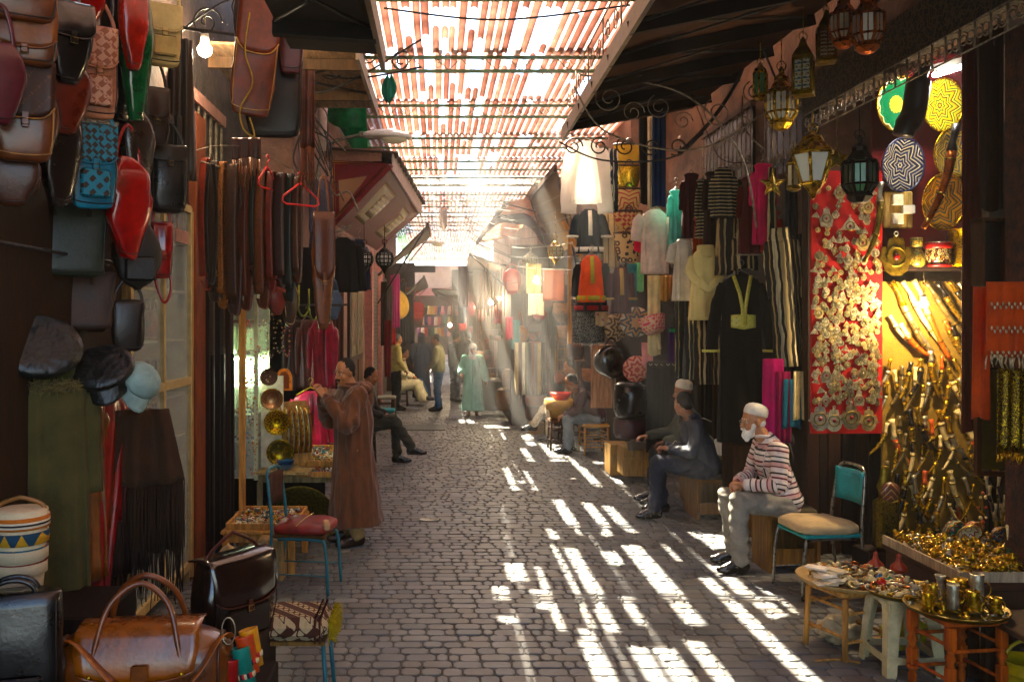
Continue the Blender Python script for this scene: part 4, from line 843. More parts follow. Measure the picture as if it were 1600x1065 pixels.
# hanging rods over the bags
for x, z in ((-1.96, 3.5), (-1.96, 3.0), (-1.97, 2.45)): 
    tag(MB().tube([(0, 3.2, 0), (0, 6.2, 0)], .009, 6).mk('hanging_rod', iron, loc=(x, 0, z)), {3.5: 'iron rod above the uppermost leather bags', 3.0: 'iron rod behind the teal bag', 2.45: 'iron rod above the black tote'}[z], 'rod')
tool = lambda n, a, b: patmat(n, [a, b, a], 'magic', 16, .5)
teal_t = patmat('tooled_teal', ['2b8fa8', '3a2418', '2b8fa8', '1f6f86'], 'magic', 18, .5); pink_t = patmat('tooled_pink', ['d09a80', 'a8654a', 'd8a890', 'b87860'], 'magic', 16, .5)
BR_, BK, RED = leather('7a4326', coat=.3), leather('1d1715', rough=.22, coat=.6), leather('b0141c', rough=.22, coat=.7)
def lb(label, px, py, pyb, Y, wpx, m, rotz=62, **k):
    h = (pyb-py)*Y/1400; st = k.pop('st', .16); loc = W(px, py, Y)+Vector((0, 0, st)); return bag(label, loc, wpx*Y/1400, h, k.pop('d', .1), m, rotz, strap=st, **k)
lb('tan brown flap bag at the very top left corner', 35, -60, 30, 4.0, 105, BR_, 30, flap=leather('9a5e3a'), shape='satchel')
lb('brown leather satchel with a hanging string below the top left bag', 38, 20, 98, 4.05, 100, leather('8a5030', coat=.3), 25, flap=leather('92562f'), fl=.8)
lb('maroon rounded bag cut by the left photo edge', 0, 70, 190, 3.9, 75, leather('6a2530', coat=.3), 40, shape='tear')
lb('brown saddle bag with stitched edge and embossed flap', 38, 102, 248, 4.1, 92, leather('7d4526', coat=.3), 28, flap=patmat('tooled_brown', ['6a3a22', '4a2616', '7d4a2c'], 'magic', 14, .45), fl=.62, piping=leather('c08a50'))
lb('dull brown bag hanging low at the left edge', 20, 240, 318, 4.15, 85, leather('5c3423'), 20, shape='tear')
lb('glossy black shoulder bag beside the brown satchels', 104, 8, 128, 4.3, 78, BK, 45, shape='tear', flap=BK, fl=.5, d=.14)
lb('reddish brown soft bag under the glossy black one', 98, 88, 206, 4.35, 84, leather('7a2e1e', rough=.3, coat=.4), 45, shape='tear', d=.13)
lb('glossy crimson bag at the top beside the pink tooled bag', 122, -50, 48, 4.5, 80, RED, 40, shape='tear', d=.14)
lb('dark teardrop bag hanging left of the teal tooled bag', 92, 148, 318, 4.4, 72, leather('2a1f1b', rough=.25, coat=.5), 55, shape='tear', d=.12)
lb('rose tan tooled bag with floral embossed flap', 152, 48, 182, 4.6, 62, leather('c08468'), 35, flap=pink_t, fl=.48, pocket=pink_t, d=.07)
lb('turquoise tooled leather bag with brown scrollwork', 145, 200, 322, 4.6, 74, leather('1f7f9a'), 38, flap=teal_t, fl=.5, pocket=teal_t, d=.07)
lb('long black glossy bag behind the green one', 188, -60, 188, 4.9, 62, BK, 60, shape='tear', d=.12)
lb('bottle green glossy leather bag hanging tall', 212, -30, 186, 4.85, 50, leather('0f6a3a', rough=.2, coat=.8), 55, shape='tear', d=.12)
lb('orange red leather bag draped above the green bag', 208, -40, 106, 4.75, 46, leather('b83a1e', rough=.25, coat=.6), 50, shape='tear', d=.1)
lb('cream canvas bag with flap pockets near the bare bulb', 254, 12, 100, 5.3, 60, cloth('d8c08a'), 30, flap=cloth('dcc690'), fl=.5, shape='satchel', pocket=cloth('cdb47c'), st=.3)
lb('small dark brown bag under the cream canvas bag', 240, 142, 226, 5.3, 46, leather('3a2616'), 35, flap=leather('45301c'), st=.2)
lb('brown black teardrop bag between teal and black satchels', 212, 172, 302, 5.0, 58, leather('33241c', rough=.28, coat=.5), 55, shape='tear', d=.12)
lb('square black satchel right of the brown teardrop bag', 262, 232, 330, 5.5, 58, leather('171412', rough=.3), 30, flap=leather('2a2218'), fl=.25, d=.12)
lb('bright red glossy leather bag hanging low beneath the turquoise bag', 200, 245, 402, 4.9, 72, leather('b0141c', rough=.28, coat=.6), 50, shape='tear', d=.14, wr=.03)
lb('big dark green tote bag hanging over the brown holdall', 112, 318, 428, 4.8, 112, leather('2f3a28', rough=.5), 30, shape='tote', handles=True, st=.1)
lb('large brown holdall under the dark green tote', 112, 425, 512, 5.0, 135, leather('54382a', rough=.6), 25, shape='tote', handles=True, st=.1)
lb('round black backpack below the bright red bag', 214, 345, 450, 5.2, 74, leather('2a241e', rough=.55), 30, shape='round', pocket=leather('1c1917'), d=.16)
lb('small scarlet bag with a dangling strap loop', 252, 352, 432, 5.6, 32, RED, 30, flap=RED)
tag(MB().tube(bez([(0, 0, 0), (.03, 0, -.12), (.07, 0, -.19), (.11, 0, -.1), (.09, 0, .06)], 6), .007, 6, flat=(.018, .004)).mk('strap', RED, loc=W(240, 425, 5.6)), 'loose scarlet strap loop dangling under the small scarlet bag', 'strap')
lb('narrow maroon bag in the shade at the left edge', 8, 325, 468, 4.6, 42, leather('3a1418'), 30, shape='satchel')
lb('tan brown leather bag right of the saddle bag', 72, 150, 230, 4.25, 40, leather('6a3a20', coat=.3), 50, shape='tear')
# caps
def cap(label, loc, s, m, rotz, brim=True, k=1, tilt=None):
    t = thing('cap', label, 'cap', loc, R(rotz), None, tilt); ml = []
    mb = MB(); rg = []
    for i in range(9):
        q = i/8; r = s*(math.sin(math.pi*(.5*(1-q)**.8+.0))) if k == 1 else s*(1.0 if q < .15 else 1.18*math.cos((q-.35)*1.35))
        rg.append([Vector((r*math.cos(a)*1.08, r*math.sin(a)*.92, s*(.75 if k == 1 else .5)*math.sin(q*math.pi/2)+.012*noise.noise(Vector((math.cos(a)*4, math.sin(a)*4, q*5+s*40))))) for a in [2*math.pi*j/28 for j in range(28)]])
    mb.rings(rg); mb.mk('crown', m, t)
    if brim: MB().sheet(lambda u, v: (math.sin((u-.5)*2.2)*s*(.98+.12*v), -math.cos((u-.5)*2.2)*s*(.86+.62*v*math.cos((u-.5)*2.4)), .005-.05*v-s*.16*((u-.5)*2)**2*v), 14, 5, .006).mk('brim', m, t)
    return t
cap('soft black leather beret hanging at the left edge', W(58, 548, 4.5), .17, leather('1d2420', rough=.42, coat=.1, bump=.9, bsc=16, bd=.02), 20, False, 2, (R(55), R(10), 0))
cap('crumpled black leather baker boy cap beside the beret', W(162, 580, 4.7), .13, leather('1a1c18', rough=.4, coat=.1, bump=.9, bsc=16, bd=.02), 10, True, 2, (R(50), R(-8), 0))
cap('pale blue grey baseball cap hanging brim down', W(218, 595, 4.8), .115, cloth('9ab0aa', rough=.7), 60, True, 1, (R(62), R(18), 0))
# coats under the caps
tt = garment('olive parka with a fur trimmed hood', W(84, 590, 4.55), 1.25, .34, .36, cloth('5a5434'), 35, sleeve=.6, spread=.02, d=.11)
mb = MB()
for i in range(900):
    a = rnd.uniform(0, 6.28); b = Vector((math.cos(a)*.12, math.sin(a)*.08, -.04+rnd.uniform(-.02, .02))); v = Vector((rnd.gauss(0, 1), rnd.gauss(0, 1), rnd.gauss(0, .6))).normalized()*.045; mb.tube([b, b+v], [.004, .001], 3)
mb.mk('fur_collar', cloth('8a7a52', rough=.95), tt); q = MB(); ell(q, (0, .02, .04), (.11, .08, .1)); q.mk('hood', cloth('4e5a34'), tt)
garment('light brown leather jacket between the parka and the red coat', W(128, 612, 4.75), 1.0, .3, .3, leather('8a5228', coat=.3), 60, sleeve=.75, spread=0, d=.07, name='leather_jacket', cat='jacket')
garment('long wine red leather coat hanging beside the brown shawl', W(165, 612, 4.9), 1.14, .34, .36, leather('9a1222', coat=.4), 55, sleeve=.7, spread=.0, d=.07, name='leather_coat', cat='coat', tilt=(0, 9))
garment('dark brown jacket behind the red coat', W(190, 618, 5.1), 1.0, .34, .36, leather('3a1a18'), 50, sleeve=.7, spread=.0, d=.07, name='leather_coat', cat='coat')
drape('dark brown woollen shawl with long knotted fringe under the baseball cap', W(212, 640, 4.95), .36, .42, cloth('4c3424'), 25, .035, 3, 'shawl', 'shawl', fringe=(.5, cloth('3a281c')), taper=1.5, t_=.015, nf=60)
drape('lower dark brown fringed shawl hanging to the ground level bags', W(215, 740, 5.1), .5, .45, cloth('40301f'), 25, .04, 4, 'shawl', 'shawl', fringe=(.3, cloth('30221a')), t_=.015, nf=60)
drape('beige tartan scarf with black and red lines', W(48, 715, 4.9), .2, .3, stripemat('tartan', ['c4a468', '3a2a1c', 'c4a468', '8a3020', 'c4a468'], [3, .7, 1, .4, 3], scale=10), 20, .01, 2, t_=.01)
# white luggage box, suitcase, embroidered bucket bag
bag('off white vanity case standing on the dark shelf at the left edge', W(18, 588, 4.7)+Vector((0, 0, .04)), .26, .25, .18, paint('b5a68a', .5), 20, strap=.04, handles=True, shape='satchel', pw=.3, name='vanity_case', pocket=paint('a89878', .5))
tb = patmat('embroidery', ['d8c8a8', 'c8702a', '26506a', 'd8c8a8', '8a2030', 'd0a040'], 'tri', 14, .9)
tt = bag('embroidered cream bucket bag with orange triangles and teal diamonds', W(32, 795, 4.1)+Vector((0, 0, .05)), .24, .36, .24, cloth('d8c8a8'), 10, strap=.05, shape='bucket', name='bucket_bag', pw=1.0, sm=leather('a07040'), wr=.004)
for z, hh, mm in ((-.1, .05, stripemat('emb1', ['d88028', 'efe2c8', '3a3030', 'efe2c8'], [2, 1, 1, 1], axis=2, scale=22)), (-.17, .055, tb), (-.245, .055, patmat('emb2', ['c8702a', 'd8c8a8', '2a6a80', 'd8c8a8'], 'tri', 9, .9)), (-.31, .055, tb)):
    MB().lathe([(.985, -.028), (1.01, -.026), (1.01, .026), (.985, .028)], 28, (0, 0, z), sx=.12*(1+(z+.1)*.45)+.005, sy=.12*(1+(z+.1)*.45)+.005).mk('embroidered_band', mm, tt)
tag(MB().box((0, 0, 0), (.8, .5, .74), bev=.01).mk('shop_counter', wood('2a1c14'), loc=(-1.95, 4.35, .37)), 'dark wooden counter under the embroidered bucket bag', 'counter')
bag('big black leather suitcase standing upright at the lower left edge', W(22, 925, 3.7)+Vector((0, 0, .06)), .4, .58, .2, leather('17110f', rough=.3, coat=.3), 15, strap=.06, shape='satchel', name='suitcase', pocket=leather('1e1613'), handles=True, cat='suitcase')
# duffel bag, big brown satchel behind
tag(MB().box((0, 0, 0), (1.0, .9, .36), bev=.01).mk('low_bench', wood('2e2018'), loc=(-1.32, 4.15, .18)), 'low dark bench under the tan leather duffel bag', 'bench')
D = bag('tan leather duffel bag with rolled handles in the foreground', W(222, 1075, 4.0)*1.0, .1, .1, .1, BR_, 8) if False else None
def duffel():
    t = thing('duffel_bag', 'large tan brown leather duffel bag with rolled handles and a wide shoulder strap', 'bag', (-1.30, 3.95, .36), R(6)); Lw, Hh, Dd = .76, .40, .30; c1 = leather('7c4420', rough=.3, coat=.5); c2 = leather('a05c28', rough=.28, coat=.6); rg = []
    for i in range(17):
        u = -1+2*i/16; k = (1-abs(u)**5*.35)*(1 if abs(u) < 1 else .9); ring = []
        for j in range(24):
            a = 2*math.pi*j/24; y = spow(math.cos(a), .75)*Dd/2*k; z = spow(math.sin(a), .7)*Hh/2*k; z = z*(1 if z < 0 else 1-.12*u*u); nz = noise.noise(Vector((u*3, y*7, z*7)))*.018; ring.append(Vector((u*Lw/2, y+nz*(1 if y < 0 else -1), Hh/2+z+nz*.5)))
        rg.append(ring)
    MB().rings(rg).mk('bag_body', c1, t)
    for s in (-1, 1): MB().tube([p+Vector((s*.006, 0, 0)) for p in rg[1 if s < 0 else 15]], .008, 6, closed=True).mk('piping', leather('5a2c14'), t)
    def fl(u, v):
        x = (u-.5)*.52*(1-.18*max(0, v-.6)); 
        if v < .3: q = v/.3; return (x, .09-.20*q, Hh+.012+.012*math.sin(q*3.14))
        q = (v-.3)/.7; return (x, -.115-.05*math.sin(q*1.5), Hh+.008-.2*q*(1-.2*abs(2*u-1)**3))
    MB().sheet(fl, 14, 10, .008).mk('flap', c2, t); MB().tube([Vector(fl(u/14, 1))+Vector((0, -.004, 0)) for u in range(15)], .006, 6).mk('piping', c1, t)
    tb_ = MB().box((0.02, -.18, .235), (.07, .012, .1), bev=.005).mk('tab', c2, t); MB().tube([(-.02, -.19, .19), (.06, -.19, .19), (.06, -.19, .205), (-.02, -.19, .205)], .004, 5, closed=True).mk('buckle', brass, tb_)
    for s in (-1, 1):
        hp = bez([(-.19, s*.15, .23), (-.17, s*.13, .36), (-.12, s*.09, .52), (.0, s*.06, .60), (.12, s*.09, .52), (.17, s*.13, .36), (.19, s*.15, .23)], 5); MB().tube(hp, .013, 8).mk('handle', leather('8a4a24', coat=.4), t)
        for x in (-.19, .19): MB().ball((x, s*.165, .235), .012, 8, 5, (1, .5, 1)).mk('rivet', brass, t)
    MB().tube(bez([(-.36, -.03, .30), (-.27, -.12, .38), (-.12, -.19, .26), (.02, -.21, .14), (.14, -.2, .13), (.26, -.17, .24), (.35, -.10, .37), (.38, -.0, .33)], 6), .01, 6, flat=(.045, .007)).mk('shoulder_strap', leather('a8602e', coat=.4), t)
duffel()
tt = bag('dark brown leather satchel with pale highlights behind the duffel bag', (-1.06, 4.62, 1.0), .46, .42, .24, leather('2a1712', rough=.22, coat=.7), 55, strap=.12, shape='duffel', flap=leather('301a14', rough=.2, coat=.7), fl=.55, pocket=leather('2a1712', rough=.22, coat=.7), sm=leather('5a1e16'), wr=.03)
tag(MB().box((0, 0, 0), (.5, .5, .5), bev=.01).mk('crate', wood('3a281c'), loc=(-1.15, 4.72, .25)), 'dark crate under the dark brown satchel behind the duffel bag', 'crate')
bag('drum shaped pale leather pouf poking up behind the dark brown satchel', W(358, 852, 5.3)+Vector((0, 0, .02)), .16, .2, .16, cloth('b59a70'), 20, strap=.02, shape='round', name='drum', cat='drum', pw=1)
for i, (px, py, c, l, ln) in enumerate(((359, 1030, 'b01428', 'crimson', .17), (376, 1012, '0f8a78', 'teal', .17), (382, 994, 'd85a1c', 'orange', .16), (388, 984, 'e0a018', 'yellow', .16))):
    k = thing('leather_cup', l+' leather tumbler sleeve hanging on a ring beside the duffel bag', 'cup', W(px, py, 3.95-.03*i*-1), 0, 'coloured leather sleeves beside the duffel', (R(-5), R(-14 if i else 0))); MB().lathe([(.030, -ln), (.034, -ln), (.043, 0), (.044, .005), (.038, .006), (.036, -.01), (.028, -ln+.02)], 16).mk('sleeve', paint(c, .45), k); MB().lathe([(.0385, -ln*.75), (.041, -ln*.75), (.042, -ln*.62), (.039, -ln*.62)], 16).mk('band', stripemat('cupband', ['e8d8b0', '20203a', 'd04020'], [1, 1, 1], axis=0, scale=30), k)
q = MB(); q.tube(arc((0, 0, 0), .03, 0, 6.28, 14, r2=.06)[:-1], .003, 5, closed=True); tag(q.mk('key_ring', silver, loc=W(357, 985, 3.95)), 'thin steel ring holding the coloured leather sleeves', 'ring')
# kilim stool
def kstool():
    c = W(462, 990, 4.95); t = thing('stool', 'teal steel stool topped with a rolled cream kilim cushion with brown diamonds', 'stool', (c.x, c.y, 0)); 
    kl = patmat('kilim', ['c8b490', 'c0aa84', 'c8b490', '5a3020', 'c8b490', 'b8a27c'], 'magic', 9, .95); MB().box((0, 0, .44), (.40, .36, .13), bev=.045).mk('cushion', kl, t); 
    for x in (-.17, .155, .13): MB().box((x, 0, .441), (.012, .364, .134), bev=.04).mk('stripe', cloth('5a2a1e'), t)
    mb = MB()
    for i in range(500):
        p = Vector((.2, rnd.uniform(-.16, .16), rnd.uniform(.39, .5))); mb.tube([p, p+Vector((rnd.uniform(.01, .05), rnd.uniform(-.02, .02), rnd.uniform(-.04, .02)))], [.004, .002], 3)
    mb.mk('fringe', cloth('b8a03a'), t)
    tealp = metal('1f7a86', .4); tealp = paint('1f6f7c', .4)
    MB().box((0, 0, .37), (.36, .32, .02)).mk('seat_board', wood('8a6a40'), t)
    for x in (-.16, .17):
        for y in (-.14, .14): MB().tube([(x, y, .36), (x*1.15, y*1.15, .0)], .0125, 8).mk('leg', tealp, t)
kstool()
# the blue chair with the red cushion
def chair(label, loc, rz, fm, seatm, cush, backm, sh=.44, cushcol=None, wd=.4, bh=.9, backpos=None):
    t = thing('chair', label, 'chair', loc, R(rz)); h = wd/2
    # local: facing +X
    for s in (-1, 1):
        MB().tube(bez([(h+.03, s*h*.95, 0), (h+.005, s*h*.92, sh-.08), (h-.06, s*h*.9, sh-.02), (-h+.05, s*h*.88, sh-.02)], 5), .0125, 8).mk('leg', fm, t)
        MB().tube(bez([(-h-.06, s*h*.9, 0), (-h, s*h*.88, sh), (-h-.03, s*h*.8, bh-.15), (-h-.05, s*h*.62, bh-.02), (-h-.055, 0, bh)], 5), .0125, 8).mk('back_frame', fm, t)
    MB().box((0, 0, sh), (wd, wd*.95, .03), bev=.012).mk('seat', seatm, t)
    MB().sheet(lambda u, v: (-h-.035-.03*math.sin(u*3.14), (u-.5)*wd*.78, bh-.29+v*.25), 8, 4, .018).mk('backrest', backm, t)
    c = MB(); rg = []
    for z, k in ((0, .9), (.012, 1.0), (.05, 1.0), (.07, .86), (.075, .4)): rg.append([Vector((spow(math.cos(a), .45)*wd*.53*k+.01, spow(math.sin(a), .45)*wd*.53*k, sh+.018+z+.012*noise.noise(Vector((math.cos(a)*3, math.sin(a)*3, z*9))))) for a in [2*math.pi*j/32 for j in range(32)]])
    if cush: c.rings(rg).mk('cushion', cush, t)
    for z in (.15,): MB().tube([(h+.02, -h*.93, z), (-h-.045, -h*.9, z)], .006, 6).tube([(h+.02, h*.93, z), (-h-.045, h*.9, z)], .006, 6).mk('stretcher', fm, t)
    return t
tealp = paint('1f6f7c', .4)
ch = chair('teal steel chair with a flat red cushion in front of the brass trays', (-1.05, 7.05, 0), -8, tealp, wood('6a4a2c'), leather('93302c', rough=.5), wood('5a3a2c'), bh=.94, wd=.42)
MB().tube([(.0, -.24, .535), (.0, 0, .545), (.0, .24, .535)], .005, 5).mk('string', cloth('c8a878'), ch)
MB().box((.2, -.1, .52), (.05, .18, .05), rot=.3, bev=.01).mk('folded_card', paint('c8a07a', .8), ch)
# bulbs near
bulb('bare lit bulb hanging near the cream canvas bag', W(320, 78, 6.9), 6, .055, .34, es=40)
# big hanging brown bags above the belts
lb('large flat orange brown leather bag with stitched edge hanging high over the belts', 412, 0, 180, 5.9, 70, leather('8a4018', rough=.4), 15, shape='satchel', st=.1, d=.05, flap=leather('93441a'), fl=.5, buckle=False, piping=leather('d8a860'), tilt=(0, 6))
lb('reddish brown bag behind the flat orange brown bag', 395, -60, 100, 6.1, 60, leather('5a2818'), 15, st=.1, d=.05)
lb('wide black leather bag hanging behind the orange brown bag', 428, 60, 212, 6.3, 92, leather('17110e'), 10, st=.1, d=.08)
lb('dark red leather bag under the top awning', 455, -40, 112, 6.2, 38, leather('6a1c14'), 10, st=.1, d=.05)
drape('rust brown fringed leather strip hanging right of the black bag', W(480, 110, 6.4), .1, .55, leather('6a3416'), 10, .012, 2, 'leather_strip', 'strap', fringe=(.3, leather('8a4a20')))
drape('chestnut fringed suede bag panel above the belts', W(385, 215, 6.9), .22, .16, leather('5a2814'), 0, .01, 3, 'suede_panel', 'panel', fringe=(.25, leather('9a5a2a')), nf=22)
q = MB(); q.tube(bez([(0, 0, 0), (-.03, 0, -.25), (.02, 0, -.45), (-.06, 0, -.62), (-.04, 0, -.75), (.03, 0, -.8), (-.0, 0, -.68)], 6), .006, 5); tag(q.mk('cord', paint('c8a020'), loc=W(390, 20, 5.8)), 'yellow cord dangling over the flat orange brown bag', 'cord')
# belts on a wire
cable([W(292, 240, 6.6), W(340, 228, 6.8), W(400, 235, 7.0), W(480, 280, 7.4)], .004, ironlite, 'thin bent wire carrying the hanging belts', 'wire')
cable([W(313, 252, 6.9), W(395, 275, 7.0), W(478, 285, 7.1)], .006, ironlite, 'rod through the loops of the hanging leather belts', 'rod')
bl = [(322, 252, 452, .055, 'a8401e', 'orange red'), (336, 256, 470, .06, '4a2a1a', 'dark pierced'), (348, 258, 480, .05, 'b8702c', 'tan stamped'), (366, 262, 488, .075, '5a2e1a', 'woven brown'), (384, 266, 484, .06, '6a3018', 'chestnut'), (398, 268, 430, .04, '1a1c14', 'black'), (410, 270, 478, .075, '8a4820', 'light brown'),
      (424, 272, 450, .05, '7a2a1a', 'brick red'), (438, 274, 446, .07, '4a2014', 'deep brown'), (452, 276, 470, .06, '20241a', 'greenish black'), (464, 280, 440, .045, '5a3420', 'plain brown'), (330, 260, 440, .03, '2a1a12', 'thin black')]
for i, (px, a, b, wd_, c, l) in enumerate(bl):
    p = W(px, a, 7.0-.01*i+rnd.uniform(-.06, .06)); hh = (b-a)/200; t = thing('belt', l+' leather belt looped over the rod left of the jackets', 'belt', p, R(rnd.uniform(55, 80)), 'leather belts hanging on the rod'); x = .035
    MB().tube(bez([(-x, 0, -hh*.9), (-x-.02, 0, -hh*.4), (-x*.8, 0, -.02), (0, 0, .012), (x*.8, 0, -.02), (x+.02, 0, -hh*.45), (x*.8, 0, -hh*.92), (0, .01, -hh), (-x*.9, .02, -hh*.93)], 6), .02, 6, flat=(.006, wd_*1.35)).mk('strap', patmat('stamped_'+c, [c, '2a140c', c], 'voronoi', 60, .5, col_pos=[0, .5, .62]) if i in (1, 2, 3, 6) else leather(c, rough=.45), t)
    MB().tube([(x, -wd_/2, -hh*.86), (x, wd_/2, -hh*.86), (x+.01, wd_/2, -hh*.93), (x+.01, -wd_/2, -hh*.93)], .004, 5, closed=True).mk('buckle', brass, t)
def hanger_red(label, loc, rz, s=1):
    q = MB(); q.tube([(-.2*s, 0, -.1), (-.02, 0, 0), (.02, 0, 0), (.2*s, 0, -.1), (.22*s, 0, -.14), (.17*s, 0, -.16), (-.17*s, 0, -.16), (-.22*s, 0, -.14)], .008, 6, closed=True).tube(bez([(0, 0, 0), (0, 0, .04), (.03, 0, .07), (0, 0, .1), (-.03, 0, .07)], 4), .005, 5); return tag(q.mk('coat_hanger', paint('e01c24', .35), loc=loc, rotz=R(rz)), label, 'hanger')
hanger_red('bright red plastic coat hanger sticking out right of the belts', W(470, 288, 6.9), 40, .75); hanger_red('red plastic coat hanger among the belts', W(418, 262, 6.8), 75, .7)
# stirrup-like bags, mirrors below belts
lb('brown leather strap bag with a round pouch under the belts', 505, 335, 512, 7.6, 36, leather('7a4420'), 20, shape='tear', st=.3, flap=leather('5a2c14'))
lb('orange brown leather pouch with long strap under the belts', 432, 442, 490, 7.3, 34, leather('8a3418'), 20, shape='tear', st=.3)
lb('dark brown leather holster with pale edge under the belts', 452, 440, 508, 7.5, 26, leather('3a2016'), 40, shape='tear', st=.2, piping=leather('c8a070'))
for i, (px, py) in enumerate(((458, 470), (474, 476), (490, 482), (504, 480), (515, 486))):
    k = MB().tube(arc((0, 0, 0), .05, math.pi, 2*math.pi, 10, r2=.1)+[Vector((.05, 0, .14))], .009, 6); tag(k.mk('metal_hook', metal('8a9048', .4), loc=W(px, py, 7.8), rotz=R(i*25)), 'greenish brass stirrup hook hanging below the strap bags, %s' % ['leftmost of five', 'second from the left', 'middle one', 'second from the right', 'rightmost of five'][i], 'hook')
# ================================================================ LEFT SIDE: BRASS AND BEADS STALL, FACADE BEYOND
tag(MB().box((0, 0, 0), (.05, .05, 2.2)).mk('wooden_pole', rawwood, loc=(-1.74, 7.95, 1.1)), 'upright raw wooden pole in front of the lit jewellery case', 'pole')
tag(MB().box((0, 0, 0), (.9, 2.3, .02)).box((-.3, 0, -.6), (.02, 2.3, 1.2)).mk('stall_awning', darkw, loc=(-2.0, 8.8, 3.28)), 'dark boards closing the top of the brass and beads stall', 'board')
def case():
    t = thing('display_case', 'pale green glass jewellery case lit from inside with white shelves', 'display case', (-1.93, 9.0, .55)); fm = paint('c9cfae', .5)
    for x in (-.16, .16):
        for y in (-.3, .3): MB().box((x, y, .95), (.035, .035, 1.9)).mk('post', fm, t)
    for z in (.02, .35, .62, .9, 1.2, 1.5, 1.88): MB().box((0, 0, z), (.28, .56, .02)).mk('shelf', paint('e6ecd8', .4), t)
    MB().box((-.17, 0, .95), (.01, .56, 1.86)).mk('back', paint('dfe6cc', .5), t); MB().box((0, .31, .95), (.28, .01, 1.86)).mk('back', paint('dfe6cc', .5), t)
    MB().tube([(-.12, -.2, 1.16), (-.12, .25, 1.16)], .012, 8).mk('lamp_tube', emit('case_tube', (.92, 1, .85), 14), t)
    l = bpy.data.lights.new('case_lamp', 'AREA'); l.shape = 'RECTANGLE'; l.size = .2; l.size_y = .5; l.energy = 2; l.color = (.9, 1, .82); o = bpy.data.objects.new('case_lamp', l); scn.collection.objects.link(o); o.parent = t; o.location = (0, 0, 1.17)
    MB().box((.175, 0, .95), (.005, .56, 1.84)).mk('pane', glass('window_glass'), t); MB().box((0, -.315, .95), (.28, .005, 1.84)).mk('pane', glass('window_glass'), t)
    r = random.Random(2)
    for z in (.36, .63, .91, 1.21, 1.51):
        q = MB()
        for i in range(26): q.cur = i % 4; q.ball((r.uniform(-.11, .11), r.uniform(-.26, .24), z+.025), r.uniform(.012, .022), 6, 4)
        tag(q.mk('jewellery', [brass, silver, paint('1f6a8a', .3), paint('9a2a30', .3)], loc=t.location), 'small rings and beads laid on the %s shelf of the lit case' % {.36: 'lowest filled', .63: 'second', .91: 'third', 1.21: 'fourth', 1.51: 'top'}[z], 'jewellery', kind='stuff')
case()
def beads(label, loc, L, r, m, n=None, name='bead_string', group=None, loop=True):
    mb = MB(); n = n or int(L/(r*1.9)); w_ = .03
    for i in range(n):
        q = i/n; a = q*2*math.pi; x = math.sin(a)*w_*(1+.2*math.sin(a*3)); z = -L/2*(1-math.cos(a)) if loop else -L*q; mb.cur = i % 2
        mb.ball((x if loop else 0, 0, z), r*(1+.25*math.sin(i*1.7)), 6, 4)
    o = mb.mk(name, m, loc=loc, rotz=rnd.uniform(-.5, .5)); return tag(o, label, 'beads', group)
bc = [('red', 'b01c20'), ('coral', 'd04a30'), ('dark red', '6a1218'), ('amber', 'c07a20'), ('turquoise', '2a8a8a'), ('white', 'd8d0c0'), ('brown', '4a2a1a'), ('green', '2a5a3a')]
for i, (px, py, L) in enumerate(((380, 480, .9), (388, 500, .8), (392, 560, .6), (398, 620, .5), (384, 620, .55), (412, 500, .35), (424, 490, .4), (436, 500, .3), (448, 505, .3), (403, 540, .35), (418, 545, .3), (395, 690, .3))):
    n, c = bc[i % 8 if i > 2 else i % 3]; beads('%s bead necklace hanging %s' % (n, ['at the top beside the wooden pole', 'close to the pole, second string', 'in front of the lit case', 'low in front of the case', 'halfway down by the pole', 'above the brass plates, left', 'above the brass plates, centre left', 'above the brass plates, centre right', 'above the brass plates, right', 'beside the case at head height', 'over the carved wooden disc', 'near the blue bowls'][i]), W(px, py, 8.2), L, .008, [paint(c, .3), paint('b09060', .4)])
# rack with brass plates
t = thing('plate_rack', 'white wooden stand carrying three brass plates', 'stand', W(425, 742, 8.85)); MB().box((0, .02, .48), (.22, .03, 1.0)).mk('board', paint('d8d0b8', .6), t); MB().box((.0, -.02, .0), (.26, .12, .03)).mk('foot', paint('d8d0b8', .6), t)
tray_pat = lambda n, a, b, k=12: patmat(n, [a, b, a, b, a], 'star', (k, 22, .6), .35, .9)
plate('pinkish brass plate at the top of the white stand', W(425, 622, 8.75), .108, tray_pat('tray_rose', 'd8a880', 'a87850'), brass, 8); plate('brass plate with an engraved twelve petal flower, middle of the stand', W(433, 658, 8.73), .125, patmat('tray_flower', ['e0b850', '6a4a18', 'e0b850'], 'star', (12, 18, 1.2), .3, .9), brass, 8)
plate('deep golden brass plate, lowest on the white stand', W(438, 705, 8.7), .13, metal('a88a20', .25), metal('b89a30', .25), 8)
plate('huge engraved brass tray leaning behind the bead table', W(468, 812, 8.75), .36, patmat('tray_big', ['6f6428', '8a7c38', '5a5020', '7c7030'], 'star', (16, 14, .5), .35, .85), oldbrass, 5, tilt=12, depth=.02)
plate('carved wooden disc hanging above the brass plates', W(420, 588, 8.8), .085, patmat('carved', ['5a3018', '3a1c0e', '6a3c20'], 'star', (8, 30, .8), .7), wood('5a3018'), 10, depth=.012)
t = thing('wooden_mirror', 'small arched wooden mirror frame right of the carved disc', 'mirror', W(444, 594, 8.9), R(8)); MB().prism([(-.08, -.1), (.08, -.1)]+[(math.cos(a)*.08, .02+math.sin(a)*.1) for a in [math.pi*i/10 for i in range(11)]], -.01, .01).mk('frame', copper, t); MB().prism([(-.05, -.08), (.05, -.08)]+[(math.cos(a)*.05, .02+math.sin(a)*.07) for a in [math.pi*i/10 for i in range(11)]], -.014, -.01).mk('glass', wood('8a4a24'), t)
